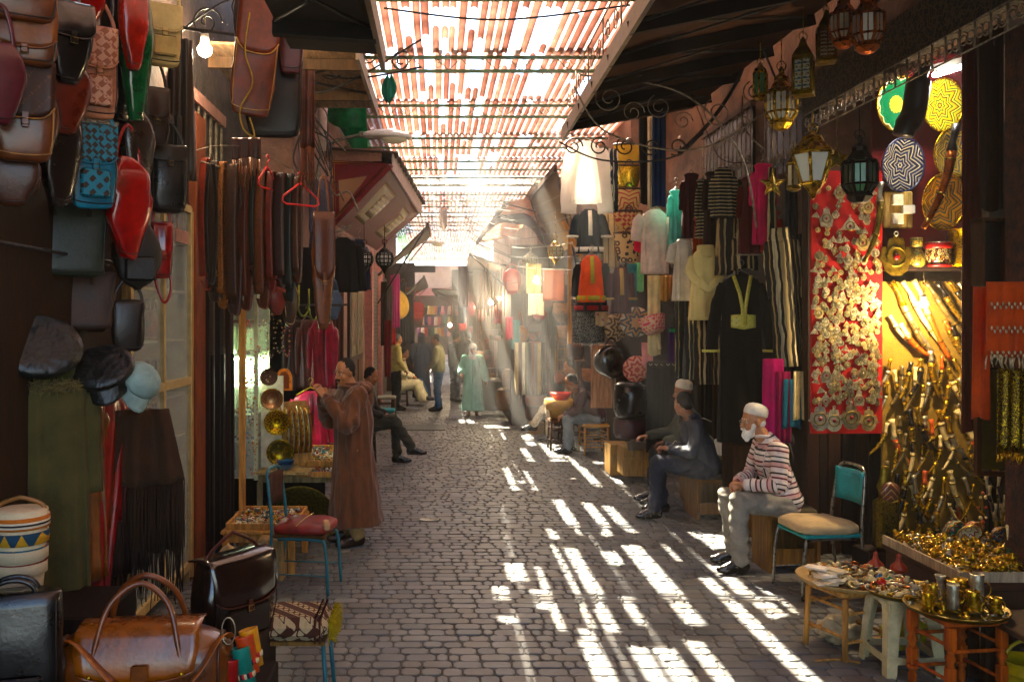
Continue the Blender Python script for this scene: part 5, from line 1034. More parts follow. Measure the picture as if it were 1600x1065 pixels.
# necklace rack
t = thing('necklace_rack', 'sloping rack crowded with thin silver chains beside the brass plates', 'rack', W(462, 722, 8.9), R(35)); 
MB().box((0, 0, .3), (.3, .02, .62), Matrix.Rotation(R(-12), 3, 'X')).mk('board', wood('b08a58'), t)
for i in range(5): MB().tube([(-.15, -.03+.02*i, .1+.11*i), (.15, -.03+.02*i, .1+.11*i)], .006, 5).mk('bar', silver, t)
for i in range(20): MB().tube(bez([(-.14+.014*i, -.05, .56-.02*(i % 3)), (-.14+.014*i+.01, -.09, .3), (-.13+.014*i, -.07, .1)], 3), .006, 4).mk('chain', [brass, silver, oldbrass, copper][i % 4], t)
# tables and trays
def table(label, loc, sx, sy, h, m, name='table', legs=True, rz=0, apron=.07):
    t = thing(name, label, 'table', loc, R(rz)); MB().box((0, 0, h-.015), (sx, sy, .03), bev=.006).mk('table_top', m, t)
    if apron: MB().box((0, 0, h-.03-apron/2), (sx*.94, sy*.94, apron)).mk('apron', m, t)
    for a in (-1, 1):
        for b in (-1, 1): MB().box((a*(sx/2-.04), b*(sy/2-.04), (h-.03-apron)/2), (.05, .05, h-.03-apron)).mk('leg', m, t)
    return t
def tray(label, loc, sx, sy, m, fill, nf, lb_, rz=0, tilt=None, hh=.05, fr=.012, seed=1):
    t = thing('display_tray', label, 'tray', loc, R(rz), None, tilt); MB().box((0, 0, .008), (sx, sy, .016)).mk('base', m, t)
    for (x, y, a, b) in ((0, -sy/2, sx, .02), (0, sy/2, sx, .02), (-sx/2, 0, .02, sy-.022), (sx/2, 0, .02, sy-.022)): MB().box((x, y, hh/2), (a, b, hh)).mk('edge', m, t)
    r = random.Random(seed); q = MB()
    for i in range(nf):
        q.cur = i % len(fill); p = (r.uniform(-sx/2+.03, sx/2-.03), r.uniform(-sy/2+.03, sy/2-.03), .02+r.uniform(0, .025)); k = r.random()
        if k < .45: q.ball(p, fr*r.uniform(.7, 1.3), 6, 4)
        elif k < .8: q.tube(arc(p, fr*1.6, 0, 6.28, 8, (1, 0, 0), (0, r.uniform(.3, 1), r.uniform(0, .6)))[:-1], fr*.35, 4, closed=True)
        else: q.tube([p, (p[0]+r.uniform(-.04, .04), p[1]+r.uniform(-.04, .04), p[2]+.01)], fr*.5, 5)
    s = q.mk('trinkets', fill, loc=loc); s.rotation_euler = t.rotation_euler; tag(s, lb_, 'trinkets', kind='stuff')
    return t
FILL = [brass, silver, paint('2a7a8a', .3), paint('a03030', .3), oldbrass, paint('e0d8c8', .4), paint('20303a', .3)]
table('low raw wooden table behind the teal chair holding the bead tray', (-1.48, 7.75, 0), .62, .8, .37, rawwood)
tray('shallow wooden tray of beads and brass rings behind the teal chair', (-1.47, 7.75, .372), .56, .7, rawwood, FILL, 260, 'loose beads and brass trinkets in the tray behind the teal chair', seed=3)
table('weathered white wooden table under the upper bead trays', (-1.38, 9.15, 0), .8, .9, .62, wood('b09a70'))
tray('upper wooden tray of beads in front of the pink jacket', (-1.2, 9.15, .7), .45, .5, rawwood, FILL, 200, 'beads and trinkets in the upper tray before the pink jacket', seed=4, tilt=(R(10), 0, 0))
tray('lower bead tray half hidden behind the man in djellaba', (-1.15, 8.75, .6), .35, .35, rawwood, FILL, 120, 'beads and trinkets in the tray beside the djellaba', seed=5)
tag(MB().box((0, 0, 0), (.2, .22, .34), bev=.01).box((0, -.12, .05), (.2, .02, .1)).mk('crate', wood('b59468'), loc=(-1.35, 7.3, .17)), 'battered pale wooden crate under the red cushioned chair', 'crate')
for i in range(4): tag(MB().lathe([(.03, 0), (.05, .01), (.085, .04), (.088, .042), (.08, .04), (.03, .012)], 20).mk('bowl', paint('3a6a9a', .25) if i > 1 else paint('7a92a8', .3), loc=(-1.47, 8.6, .665+.016*i)), ['pale blue bowl at the bottom of the stack beside the brass plates', 'second pale blue bowl from the bottom of the stack', 'deep blue bowl below the top of the stack', 'deep blue bowl on top of the stack under the golden plate'][i], 'bowl')
tag(MB().box((0, 0, 0), (.5, .3, .02)).mk('shelf_board', wood('b8a070'), loc=(-1.47, 8.6, .653)), 'pale plank shelf under the stack of blue bowls', 'shelf')
# pink jacket, maroon coats
garment('hot pink leather jacket with a zip hanging behind the djellaba man', W(485, 612, 9.5), .58, .38, .36, leather('d01858', coat=.3), 15, sleeve=.56, spread=.05, d=.09, trim=leather('7a0a30'), neck='line', name='leather_jacket', cat='jacket', hm=paint('c8b020'))
for i, (px, c, l, w_) in enumerate(((462, '3a1c14', 'dark brown', .3), (480, '5a2a1c', 'chestnut', .28), (497, '8a1030', 'crimson', .26), (510, 'a01840', 'raspberry', .24))): garment('%s leather coat in the row above the pink jacket' % l, W(px, 500, 9.7+.08*i), .75, w_, w_, leather(c, coat=.2), 50, sleeve=.6, spread=0, d=.06, name='leather_coat', cat='coat', group='leather coats above the pink jacket')
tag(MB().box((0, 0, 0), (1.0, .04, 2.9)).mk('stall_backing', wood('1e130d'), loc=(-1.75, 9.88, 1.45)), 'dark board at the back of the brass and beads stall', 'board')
tag(MB().tube([(0, 0, 0), (.75, .5, .02)], .012, 6).mk('hanging_rod', iron, loc=(-1.75, 9.35, 2.25)), 'iron rod carrying the leather coats above the pink jacket', 'rod')
# jackets beyond
for i, (px, c, l) in enumerate(((503, '4a4a5c', 'slate'), (510, '5a5a68', 'grey'), (517, '4a4048', 'plum grey'))): garment('%s jacket in the tight row under the white hanger' % l, W(px-9, 282, 10.2+.12*i), .78, .15, .17, cloth(c), 60, sleeve=.6, spread=0, d=.05, name='jacket', cat='jacket', group='grey jackets hung in a tight row')
garment('black jacket hanging open left of the metal lanterns', W(536, 372, 10.6), .64, .36, .36, cloth('1a1613'), 5, sleeve=.6, spread=.05, d=.08, name='jacket', cat='jacket')
garment('navy blue jacket with embroidered sleeve behind the black jacket', W(560, 375, 10.9), .62, .2, .22, cloth('20283c'), 40, sleeve=.6, spread=.04, d=.07, name='jacket', cat='jacket')
for i in range(4): bag('worn denim shoulder bag %s' % ['highest of the denim bags', 'second of the denim bags', 'third, wrinkled one of the denim bags', 'lowest of the denim bags by the black jacket'][i], W(500+i*7, 372+i*22, 10.0), .2, .3, .08, cloth(['3a4a62', '4a5c78', '2c3a50', '55667c'][i]), 30, strap=.12, shape='tear', name='denim_bag', group='denim bags left of the black jacket', wr=.03)
dk = metal('3a3028', .5)
for i, (px, y) in enumerate(((569, 10.75), (601, 10.9))): lantern(['dark round pierced metal lantern left of its twin', 'dark round pierced metal lantern nearer the lane'][i], W(px, 352, y), .42, dk, glass('milk_glass', (.75, .75, .68), .4, .85), 'round', drop=.2)
# facade: door, posts, shutters
t = thing('wooden_door', 'brown panelled shop door with an upper window on the left wall', 'door', (-1.57, 17.0, 0)); MB().box((0, 0, 1.5), (.05, 2.6, 3.0)).mk('door_frame', wood('4a2c1c'), t)
for y in (-.6, .6): MB().box((.035, y, .75), (.02, .9, 1.2)).mk('panel', wood('6a4428'), t); MB().box((.035, y, 2.1), (.02, .9, 1.3)).mk('window', glass('shop_glass', (.55, .45, .3), .1, .8), t)
for i, y in enumerate((19.6, 22.9)): tag(MB().box((0, 0, 0), (.18, .3, 3.6), bev=.01).mk('wooden_post', paint('c98d84', .7), loc=(-1.52, y, 1.8)), 'tall pink painted door post %s' % ['nearer the camera', 'just behind the first'][i], 'post')
rs = stripemat('roller', ['8c8478', '3c3630', 'a09888'], [3, 1, 1], axis=2, scale=11, rough=.5, metal=.4)
for i, (y, l) in enumerate(((21.2, 3.0), (25.2, 4.2))): tag(MB().box((0, 0, 0), (.05, l, 3.3)).mk('roller_shutter', rs, loc=(-1.56, y, 1.65)), 'closed grey ribbed roller shutter %s' % ['between the pink posts', 'beyond the second pink post'][i], 'shutter')
drape('brown red wall hanging beside the panelled door', W(528, 455, 12.9), .3, 1.4, cloth('4a2616'), 60, .01, 3, 'hanging', 'rug')
# textiles at the far left
for i, (px, py, h, c, l, Y) in enumerate(((600, 440, 1.35, '4a3c30', 'brown grey', 19.0), (608, 445, 1.3, '6a5a48', 'taupe', 19.4), (614, 430, 1.05, 'c0187a', 'magenta', 19.8), (619, 428, 1.2, 'd02a8a', 'hot pink', 20.1), (612, 470, 1.0, 'c8202a', 'scarlet', 20.4), (628, 440, 1.5, '1a1818', 'black', 21.0), (606, 500, 1.2, '7a1422', 'wine red', 18.8))):
    drape('%s shawl hanging from the left shutters' % l, W(px, py, Y), .14, h, cloth(c), 10, .012, 2, 'shawl', 'shawl', t_=.02)
tag(MB().lathe([(.001, .06), (.12, .05), (.16, .0), (.34, -.02), (.35, -.01), (.15, .02), (.001, .08)], 24, M=Matrix.Rotation(R(80), 3, 'X')).mk('straw_hat', cloth('c09a4a'), loc=W(621, 475, 20.6), rotz=R(40)), 'wide yellow straw hat hanging behind the pink shawl', 'hat')
# hanging stools
def stool(label, loc, w_, h, legm, seatm, rz=0, rungs=2, turned=False, thick=.06, group=None, seat_round=False, straw=False):
    t = thing('stool', label, 'stool', loc, R(rz), group); a = w_/2
    if seat_round: MB().lathe([(.001, h-thick), (a*.95, h-thick), (a*1.02, h-thick/2), (a*.95, h), (.001, h)], 28).mk('seat', seatm, t)
    else: MB().box((0, 0, h-thick/2), (w_, w_, thick), bev=thick*.35).mk('seat', seatm, t)
    k = a*.86
    for x in (-1, 1):
        for y in (-1, 1):
            if turned:
                z = h-thick; P_ = [(.02, 0), (.022, z*.14), (.03, z*.17), (.018, z*.2), (.03, z*.24)]; 
                lg = MB().lathe([(.016, 0), (.021, z*.05), (.024, z*.16), (.016, z*.2), (.03, z*.24), (.026, z*.28)], 10, (x*k, y*k, 0)); lg.box((x*k, y*k, z*.4), (.048, .048, z*.22), bev=.005); lg.lathe([(.026, z*.51), (.017, z*.56), (.03, z*.62), (.017, z*.68), (.026, z*.72)], 10, (x*k, y*k, 0)); lg.box((x*k, y*k, z*.86), (.048, .048, z*.28), bev=.005); lg.mk('leg', legm, t)
            else: MB().tube([(x*k*1.08, y*k*1.08, 0), (x*k, y*k, h-thick)], .019, 8).mk('leg', legm, t)
    for i in range(rungs):
        z = h*(.25+.4*i/max(1, rungs-1)) if rungs > 1 else h*.35
        for s in (-1, 1): MB().tube([(-k, s*k, z), (k, s*k, z)], .011, 6).mk('rung', legm, t); MB().tube([(s*k, -k, z+.03), (s*k, k, z+.03)], .011, 6).mk('rung', legm, t)
    return t
stool('brown wooden stool with a pale grey seat beside the pink posts', (-1.12, 19.4, 0), .4, .46, wood('5a3c24'), cloth('9a9a8c'))
stool('raw wooden stool with a teal padded seat behind the djellaba man', (-1.0, 16.4, 0), .42, .48, rawwood, cloth('2a8a94'))
stool('dark wooden stool under the man with crossed dark trousers', (-1.12, 13.1, 0), .4, .46, wood('3a2618'), cloth('5a4a3a')); stool('low dark stool under the seated man in cream robe', (-.95, 22.0, 0), .4, .45, wood('3a2618'), cloth('5a4a3a'))
tag(MB().tube([(0, 0, 0), (-.1, .1, 1.3)], .014, 6).mk('broomstick', rawwood, loc=(-1.35, 17.9, .02)), 'thin wooden broomstick leaning on the pink post', 'stick')
# painted hood awning
def hood():
    A, B, C = W(517, 250, 11.2), W(610, 256, 11.2), W(520, 348, 11.2); D, E, F = W(585, 250, 14.6), W(655, 328, 14.6)+Vector((0, 0, 0)), W(585, 388, 14.6); D = Vector((F.x, 14.6, E.z+.05))
    t = thing('painted_awning', 'maroon painted wooden awning with a green flowered triangle and gilded underside panels', 'awning', C); o = -C; mar = paint('7a2026', .6, spec=.2); A, B, C, D, E, F = [v+o for v in (A, B, C, D, E, F)]
    sd_ = MB(); n = Vector((0, .05, 0)); sd_.add([A, B, C, A+n, B+n, C+n], [(0, 1, 2), (5, 4, 3), (0, 3, 4, 1), (1, 4, 5, 2), (2, 5, 3, 0)], False); sd_.mk('side_panel', mar, t)
    g = A.lerp((A+B+C)/3, .12); tri = [A.lerp(B, .12)+(C-A)*.32, A.lerp(B, .60)+(C-A)*.22, A.lerp(B, .5)+(C-A)*.36, A.lerp(B, .12)+(C-A)*.82]; q = MB(); f = Vector((0, -.012, 0)); q.add([v+f for v in tri]+[v+f*.2 for v in tri], [(0, 1, 2, 3), (7, 6, 5, 4), (0, 4, 5, 1), (1, 5, 6, 2), (2, 6, 7, 3), (3, 7, 4, 0)], False); q.mk('flower_panel', patmat('flowers', ['3f9a5c', '3f9a5c', 'd05a4a', '3f9a5c', 'd8b050'], 'magic', 30, .6), t)
    for k, c in ((.06, 'c8a050'), (.16, 'a87c38')):
        cc = (A+B+C)/3; L = [p.lerp(cc, k)+Vector((0, -.006, 0)) for p in (A, B, C)]; MB().tube(L, .008, 4, closed=True).mk('gilt_line', paint(c, .4), t)
    so = MB(); n = ((B-C).cross(F-C)).normalized()*-.05; so.add([C, B, E, F, C+n, B+n, E+n, F+n], [(0, 3, 2, 1), (4, 5, 6, 7), (0, 1, 5, 4), (1, 2, 6, 5), (2, 3, 7, 6), (3, 0, 4, 7)], False); so.mk('underside', mar, t)
    P = lambda u, v: C.lerp(B, u).lerp(F.lerp(E, u), v)
    dn = ((B-C).cross(F-C)).normalized(); dn = dn if dn.z < 0 else -dn
    for v0 in (.06, .55):
        def fn(u, v): return P(.22+.6*u, v0+.36*v)+dn*(.03+.12*math.sin(math.pi*(.1+.8*v))*.35)
        MB().sheet(fn, 8, 10, .01).mk('gilded_panel', mat('gilt', hexc('8a6420'), rough=.5, metal=.25, var=.4, sc=9), t)
        def fn2(u, v): return P(.34+.36*u, v0+.1+.2*v)+dn*(.065+.01*math.sin(math.pi*v))
        MB().sheet(fn2, 4, 4, .008).mk('inset_panel', patmat('gilt_inset', ['8a4030', 'c09a40', '5a2420', 'b08a38'], 'magic', 12, .5), t)
        MB().tube([fn(0, 0), fn(1, 0), fn(1, 1), fn(0, 1)], .008, 4, closed=True).mk('gilt_line', paint('d8b860', .4), t)
        MB().sheet(lambda u, v: P(.02+.12*u, v0+.4*v)+dn*.03, 3, 4, .01).mk('green_panel', paint('4a5a34', .5), t)
    MB().beam(B+Vector((.03, 0, .03)), E+Vector((.03, 0, .03)), .025, .26).mk('fascia', paint('c8b4ac', .8), t)
    tp = MB(); tp.sheet(lambda u, v: A.lerp(B, u*1.12).lerp(D.lerp(E, u*1.12), v*1.05)+Vector((0, -.1, .12+.02*math.sin(v*80))), 3, 60, .02); tp.mk('corrugated_cover', paint('5a4436', .8), t)
    MB().box(((A+B)/2+Vector((-.1, .03, .09))), (.72, .06, .16)).mk('top_beam', plaster, t)
hood()
def smallawn(label, a, b, c, d, m, ridge=.02, nn=26):
    o = Vector(a); t = thing('corrugated_awning', label, 'awning', o); P = [Vector(q)-o for q in (a, b, c, d)]
    MB().sheet(lambda u, v: P[0].lerp(P[1], u).lerp(P[3].lerp(P[2], u), v)+Vector((0, 0, ridge*math.sin(u*nn*3.14))), nn*2, 6, .015).mk('sheet', m, t); MB().beam(P[3], P[2], .05, .08).mk('edge_beam', wood('6a5040'), t); MB().tube([P[0]+Vector((0, 0, -.5)), P[3]], .015, 5).mk('strut', iron, t); MB().tube([P[1]+Vector((0, 0, -.5)), P[2]], .015, 5).mk('strut', iron, t)
smallawn('grey brown corrugated awning under the painted one on the left', W(590, 430, 15.8), W(606, 418, 21), W(672, 368, 21), W(668, 352, 15.8), paint('6a564a', .8))
smallawn('brown awning at the far left before the bright opening', W(612, 480, 25), W(625, 470, 30), W(668, 448, 30), W(662, 432, 25), paint('5a4632', .8))
smallawn('dark sloping awning at the far right end of the lane', W(735, 455, 25), W(722, 460, 30), W(682, 462, 30), W(676, 452, 25), paint('3a3026', .8))
tag(MB().box((0, 0, 0), (1.05, .1, .2)).mk('beam', wood('3a2018'), loc=W(652, 420, 26)), 'dark wooden beam across the left far end under the lattice roof', 'beam')
# street lamps
def slamp(label, loc, s=1.0, rz=0):
    t = thing('street_lamp', label, 'street lamp', loc, R(rz)); t.scale = (s,)*3; w_ = paint('d8d4cc', .4); rg = []
    for i in range(13):
        u = i/12; hw = .12*math.sin(math.pi*(.16+.76*u))**.6; up = .10*math.sin(math.pi*(.12+.8*u))**.7; rg.append([Vector((u*.62, math.cos(a)*hw, (math.sin(a)*up if math.sin(a) > 0 else math.sin(a)*.015)-.02*u)) for a in [2*math.pi*j/20 for j in range(20)]])
    MB().rings(rg).mk('housing', w_, t); g = MB(); ell(g, (.4, 0, -.03), (.17, .09, .07)); g.mk('lamp_cover', glass('lamp_cover', (.75, .72, .5), .3, .9), t)
    MB().tube(bez([(.03, 0, .02), (-.12, 0, .0), (-.4, 0, -.08), (-.55, 0, -.25), (-.6, 0, -.6)], 6), .022, 8).mk('arm', metal('8a8c80', .5), t); MB().box((-.01, 0, .02), (.09, .07, .07), bev=.01).mk('clamp', metal('8a8c80', .5), t); return t
slamp('white street lamp head on a bent arm above the painted awning', W(568, 213, 11.0), .95); slamp('smaller far street lamp under the far roof at the left', W(664, 380, 23), .85)
# green tarp, pipe, wires
tp = thing('tarpaulin', 'torn emerald plastic tarpaulin at the roof edge behind the pale canopy', 'tarpaulin', W(505, 160, 11.5)); MB().sheet(lambda u, v: (.55*u, .3*v+.05*math.sin(u*9), -.58*u*v-.12*v+.05*math.sin(v*12+u*8)), 12, 12, .004).mk('sheet', mat('tarp', hexc('15a870'), rough=.5, var=.4, trans=.6), tp)
tp = thing('plastic_rag', 'little turquoise plastic rag knotted to a roof truss', 'rag', W(608, 118, 10.3)); MB().sheet(lambda u, v: ((u-.5)*(.05+.13*math.sin(v*3.1)), .03*math.sin(u*12), -.32*v+.03*math.sin(u*9)), 8, 8, .004).mk('sheet', mat('tarp2', hexc('18a08a'), rough=.5, trans=.5), tp)
tp = thing('plastic_rag', 'long white cloth rag hanging from the roof in the lane centre', 'rag', W(693, 325, 20)); MB().sheet(lambda u, v: ((u-.5)*(.12+.25*v*(1-v)), .03*math.sin(u*12), -.5*v+.05*math.sin(u*9)), 8, 8, .004).mk('sheet', mat('rag3', hexc('d8c8b8'), rough=.8, trans=.4), tp)
tag(MB().tube([(0, 0, 0), (.02, 0, .75)], .05, 12).mk('drain_pipe', paint('c8b8b0', .6), loc=W(503, 235, 9.95)), 'pale pink drain pipe beside the tangle of cables', 'pipe')
rr = random.Random(8)
for i in range(16):
    a = W(rr.uniform(468, 500), rr.uniform(155, 200), 9.5); b = W(rr.uniform(490, 540), rr.uniform(230, 330), 9.4); cable([a, a.lerp(b, .4)+Vector((rr.uniform(-.2, .2), 0, rr.uniform(-.15, .1))), b], rr.uniform(.005, .012), blk if i % 3 else paint('4a4038', .6), 'loose %s cable in the tangle beside the drain pipe, %s' % (['thin', 'thick', 'bent', 'looping'][i % 4], ['topmost', 'second', 'third', 'fourth', 'leftmost', 'inner', 'outer', 'lower', 'crossed', 'slanted', 'short', 'long', 'rising', 'falling', 'rightmost', 'last'][i]))
cable([W(560, 330, 10.8), W(545, 300, 10.8), W(525, 305, 10.8), W(510, 285, 10.5)], .012, ironlite, 'bent iron bracket arm before the painted awning', 'iron_bracket'); cable([W(495, 350, 10), W(515, 362, 10), W(535, 360, 10), W(548, 352, 10)], .01, ironlite, 'curved iron rod above the black jacket', 'iron_rod')
# manhole, drain plates
for px, py, rr_, l in ((670, 813, .11, 'small round metal cover set in the paving in front of the djellaba man'), ):
    t = MB(); t.lathe([(.001, .004), (rr_, .004), (rr_*1.02, .008), (rr_*.8, .009), (rr_*.78, .005), (.001, .006)], 24, sy=.6); tag(t.mk('drain_cover', metal('b8b4a8', .4), loc=G(px, py)+Vector((0, 0, .006))), l, 'drain cover')
tag(MB().box((0, 0, 0), (1.0, .9, .008)).mk('drain_cover', mat('castiron', (.06, .075, .08), rough=.6, metal=.4, bump=.8, bsc=60), loc=G(655, 668)+Vector((0, 0, .012))), 'large rectangular iron cover in the paving at mid distance', 'drain cover')
# far end of the lane
tag(MB().box((0, 0, 0), (9, .5, 7.2)).box((0, -.3, -2), (9, .2, .1)).mk('far_building', mat('plaster_pale', (.52, .40, .32), rough=.9, sc=.6, var=.3, bump=.5), loc=(0, 48, 1.4)), 'pale building closing the far end of the lane', 'building')
tag(MB().box((0, 0, 0), (3.4, .1, 1.0)).mk('shop_sign', paint('b8756a', .7), loc=(.3, 47.6, 3.3)), 'dusty rose board over the farthest shop', 'sign board')
cs = ['c0202a', 'd8c890', '2a4a8a', 'e0d8c8', '2a6a4a', 'c87a2a', '7a2a6a', '40302a', 'c8a030', 'd06a6a']; cn = ['red', 'straw', 'blue', 'white', 'green', 'orange', 'purple', 'black', 'yellow', 'rose']
for i in range(42):
    px = 655+(i % 14)*5.2; py = 478+(i//14)*17; p = W(px, py, 36-.3*(i//14)+rr.uniform(-.2, .2)); q = MB(); q.sheet(lambda u, v: ((u-.5)*.13*(1-.25*math.cos(v*3)), -.02*math.sin(u*6), -.34*v), 4, 4, .03)
    tag(q.mk('hanging_scarf', cloth(cs[(i*7) % 10]), loc=p), '%s scarf in the %s row of the farthest stall, %s' % (cn[(i*7) % 10], ['upper', 'middle', 'lower'][i//14], ['at the left end', 'near the left end', 'left part', 'left of centre', 'just left of the middle', 'next to the middle', 'in the middle', 'just right of the middle', 'right of centre', 'right part', 'further right', 'near the right end', 'close to the right end', 'at the right end'][i % 14]), 'scarf', 'small scarves in the farthest stall')
tag(MB().box((0, 0, 0), (2.6, .1, 2.4)).mk('stall_board', wood('5a4030'), loc=(-.1, 36.6, 1.9)), 'brown board behind the farthest stall', 'board')
bag('large red bag hanging at the far left of the lane end', W(652, 455, 24.5), .42, .5, .16, cloth('b82420'), 5, strap=.3, shape='tear', pocket=cloth('c84a30')); bag('smaller brown bag under the large red bag', W(653, 490, 24.6), .3, .3, .16, leather('6a3420'), 5, strap=.05, shape='satchel', flap=leather('7a4426'))
drape('dark coat hanging in the far left shop', W(633, 460, 23.6), .4, 1.3, cloth('1e1c1c'), 5, .03, 3, 'coat', 'coat', t_=.05)
bulb('tiny lit bulb over the farthest stall', W(703, 508, 27), 14, .05, .3, es=40)
# upper left: lattice, coat, ironwork behind the bare bulb
t = thing('lattice_window', 'dark barred window with iron rods behind the bare bulb', 'window', (-2.04, 7.6, 3.35)); MB().box((0, 0, 0), (.03, 1.5, 1.1)).mk('pane', paint('1a1512', .5), t)
q = MB(); [q.tube([(.03, -.7+.2*i, -.55), (.03, -.7+.2*i, .55)], .012, 5) for i in range(8)]; [q.tube(spiral((.04, -.6+.3*i, -.1+.25*(i % 2)), .13, .02, 1.6, i, 20, (0, 1, 0)), .007, 4) for i in range(5)]; q.mk('iron_lattice', ironlite, t)
for z in (-.6, .6): MB().box((.02, 0, z), (.06, 1.6, .1)).mk('frame', paint('b8887c', .8), t)
drape('long dark brown leather coat hanging left of the bare bulb', W(282, 60, 6.0), .16, .95, leather('3a2a16'), 30, .03, 2, 'coat', 'coat', t_=.05)
drape('olive brown leather skin hanging under the cream canvas bag', W(270, 180, 5.9), .12, .5, leather('2e2312'), 20, .02, 2, 'hide', 'leather', t_=.03)
q = MB(); [q.tube(spiral((.3*i, 0, .1*(i % 2)), .12, .02, 1.7, i*2, 22), .007, 5) for i in range(4)]; q.tube(bez([(-.3, 0, -.15), (.3, 0, .2), (1.0, 0, -.1)], 8), .009, 5); tag(q.mk('iron_bracket', iron, loc=W(322, 35, 6.6)), 'curled iron bracket beside the bare bulb', 'bracket')
cable([W(255, 40, 6.1), W(300, 45, 6.2), W(370, 55, 6.4)], .012, iron, 'straight iron bar beside the bare bulb', 'rod')
tag(MB().box((0, 0, 0), (.07, .07, 3.9)).mk('pipe', paint('a0605a', .6), loc=(-1.98, 7.2, 3.0)), 'pinkish brown square tube standing behind the bare bulb', 'pipe') if False else None
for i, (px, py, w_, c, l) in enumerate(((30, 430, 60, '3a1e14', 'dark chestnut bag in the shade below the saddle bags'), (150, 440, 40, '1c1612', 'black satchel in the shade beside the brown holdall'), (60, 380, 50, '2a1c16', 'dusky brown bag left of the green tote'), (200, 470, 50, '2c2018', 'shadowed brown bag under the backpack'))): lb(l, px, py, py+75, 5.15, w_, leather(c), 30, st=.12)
# ================================================================ RIGHT SIDE, NEAR: BRASS AND DAGGER SHOP
tag(MB().box((0, 0, 0), (.11, .12, 3.9), bev=.01).mk('wooden_post', wood('3a2014'), loc=(3.30, 7.95, 1.95)), 'dark wooden post directly behind the man in the striped sweater', 'post')
for i in range(5): tag(MB().box((0, 0, 0), (.115, .04, 3.75), bev=.006).mk('plank', wood(['2e1810', '3a2014', '24130c', '40261a', '2a160e'][i]), loc=(3.43+.125*i, 8.05+.012*(i % 2), 1.88)), 'dark upright plank of the wall below the red pendant board, %s' % ['beside the post', 'second from the post', 'middle one', 'second from the daggers', 'next to the daggers'][i], 'plank')
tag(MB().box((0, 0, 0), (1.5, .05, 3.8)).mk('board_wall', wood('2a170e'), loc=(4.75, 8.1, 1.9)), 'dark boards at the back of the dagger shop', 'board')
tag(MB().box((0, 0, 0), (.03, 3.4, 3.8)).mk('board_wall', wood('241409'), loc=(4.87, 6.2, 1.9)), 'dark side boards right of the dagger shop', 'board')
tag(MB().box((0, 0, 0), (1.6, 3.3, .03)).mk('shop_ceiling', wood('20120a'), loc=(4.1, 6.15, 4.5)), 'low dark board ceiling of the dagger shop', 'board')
redc = cloth('b01418', var=.15); YB = 7.42
rb_c = W(1322, 472, YB); tag(MB().box((0, 0, 0), (.585, .03, 2.17)).mk('pendant_board', redc, loc=rb_c), 'tall bright red cloth board covered with silver pendants', 'board')
def hamsa(s):
    P = []
    for (x, h_, w_) in ((-.3, .2, .07), (-.13, .42, .075), (.05-.05, .5, .08), (.13, .42, .075), (.3, .2, .07)):
        P += [(x-w_, h_-.1), (x-w_*.5, h_), (x+w_*.5, h_), (x+w_, h_-.1)]
    P += [(.4, -.05), (.47, -.12), (.34, -.2), (.28, -.4), (.12, -.52), (-.12, -.52), (-.28, -.4), (-.34, -.2), (-.47, -.12), (-.4, -.05)]
    return [(x*s, z*s) for x, z in P]
def pend(kind, s, m, label, group, loc):
    t = thing('pendant', label, 'pendant', loc, 0, group); q = MB()
    if kind == 'hamsa': q.prism(hamsa(s), -.006, 0)
    elif kind == 'round': q.prism([(math.cos(a)*s*.45, math.sin(a)*s*.45) for a in [math.pi*i/6 for i in range(12)]], -.006, 0)
    elif kind == 'diamond': q.prism([(0, s*.5), (s*.22, s*.2), (s*.4, 0), (s*.2, -s*.22), (0, -s*.5), (-s*.2, -s*.22), (-s*.4, 0), (-s*.22, s*.2)], -.006, 0)
    elif kind == 'tri': q.prism([(0, s*.5), (s*.55, -s*.25), (-s*.55, -s*.25)], -.006, 0)
    else: q.prism([(s*.15, s*.5), (s*.2, s*.2), (s*.38, -s*.1), (s*.3, -s*.5), (-s*.3, -s*.5), (-s*.38, -s*.1), (-s*.2, s*.2), (-s*.15, s*.5)], -.006, 0)
    q.mk('plaque', m, t)
    if s > .03: MB().tube([(math.cos(a)*s*.24, -.007, math.sin(a)*s*.24-.05*s) for a in [math.pi*i/5 for i in range(10)]], s*.03, 4, closed=True).mk('ring', oldbrass, t); MB().ball((0, -.008, -.05*s), s*.09, 7, 4, (1, .5, 1)).mk('stone', paint('8a2420', .3) if s > .1 else silver, t)
    MB().tube(arc((0, -.003, s*.53), s*.05, 0, 6.28, 8)[:-1], s*.018, 4, closed=True).mk('loop', silver, t)
    return t
silver2 = metal('d8cfae', .45); silver3 = metal('a89c78', .5); bonem = metal('d8c088', .5)
big = [('round', 1335, 290, .10, 'octagonal'), ('hamsa', 1312, 300, .12, 'tall hand shaped'), ('hamsa', 1356, 322, .12, 'spread hand shaped'), ('vase', 1291, 340, .15, 'pale bottle shaped'), ('tri', 1328, 352, .15, 'wide triangular'), ('diamond', 1310, 322, .07, 'diamond shaped'), ('hamsa', 1348, 378, .14, 'pale hand shaped'), ('hamsa', 1325, 405, .10, 'dull hand shaped'), ('round', 1367, 395, .08, 'ringed round'), ('round', 1280, 400, .09, 'golden round'),
       ('hamsa', 1279, 488, .10, 'flower topped'), ('hamsa', 1281, 652, .21, 'largest dark hand shaped'), ('hamsa', 1303, 655, .19, 'ivory coloured hand shaped'), ('hamsa', 1330, 650, .21, 'red stoned hand shaped'), ('hamsa', 1357, 655, .18, 'grey hand shaped'), ('diamond', 1290, 625, .12, 'pointed filigree'), ('vase', 1342, 622, .12, 'bell shaped'), ('hamsa', 1348, 582, .1, 'small bright hand shaped'), ('hamsa', 1366, 537, .08, 'star edged'), ('vase', 1291, 585, .13, 'narrow waisted')]
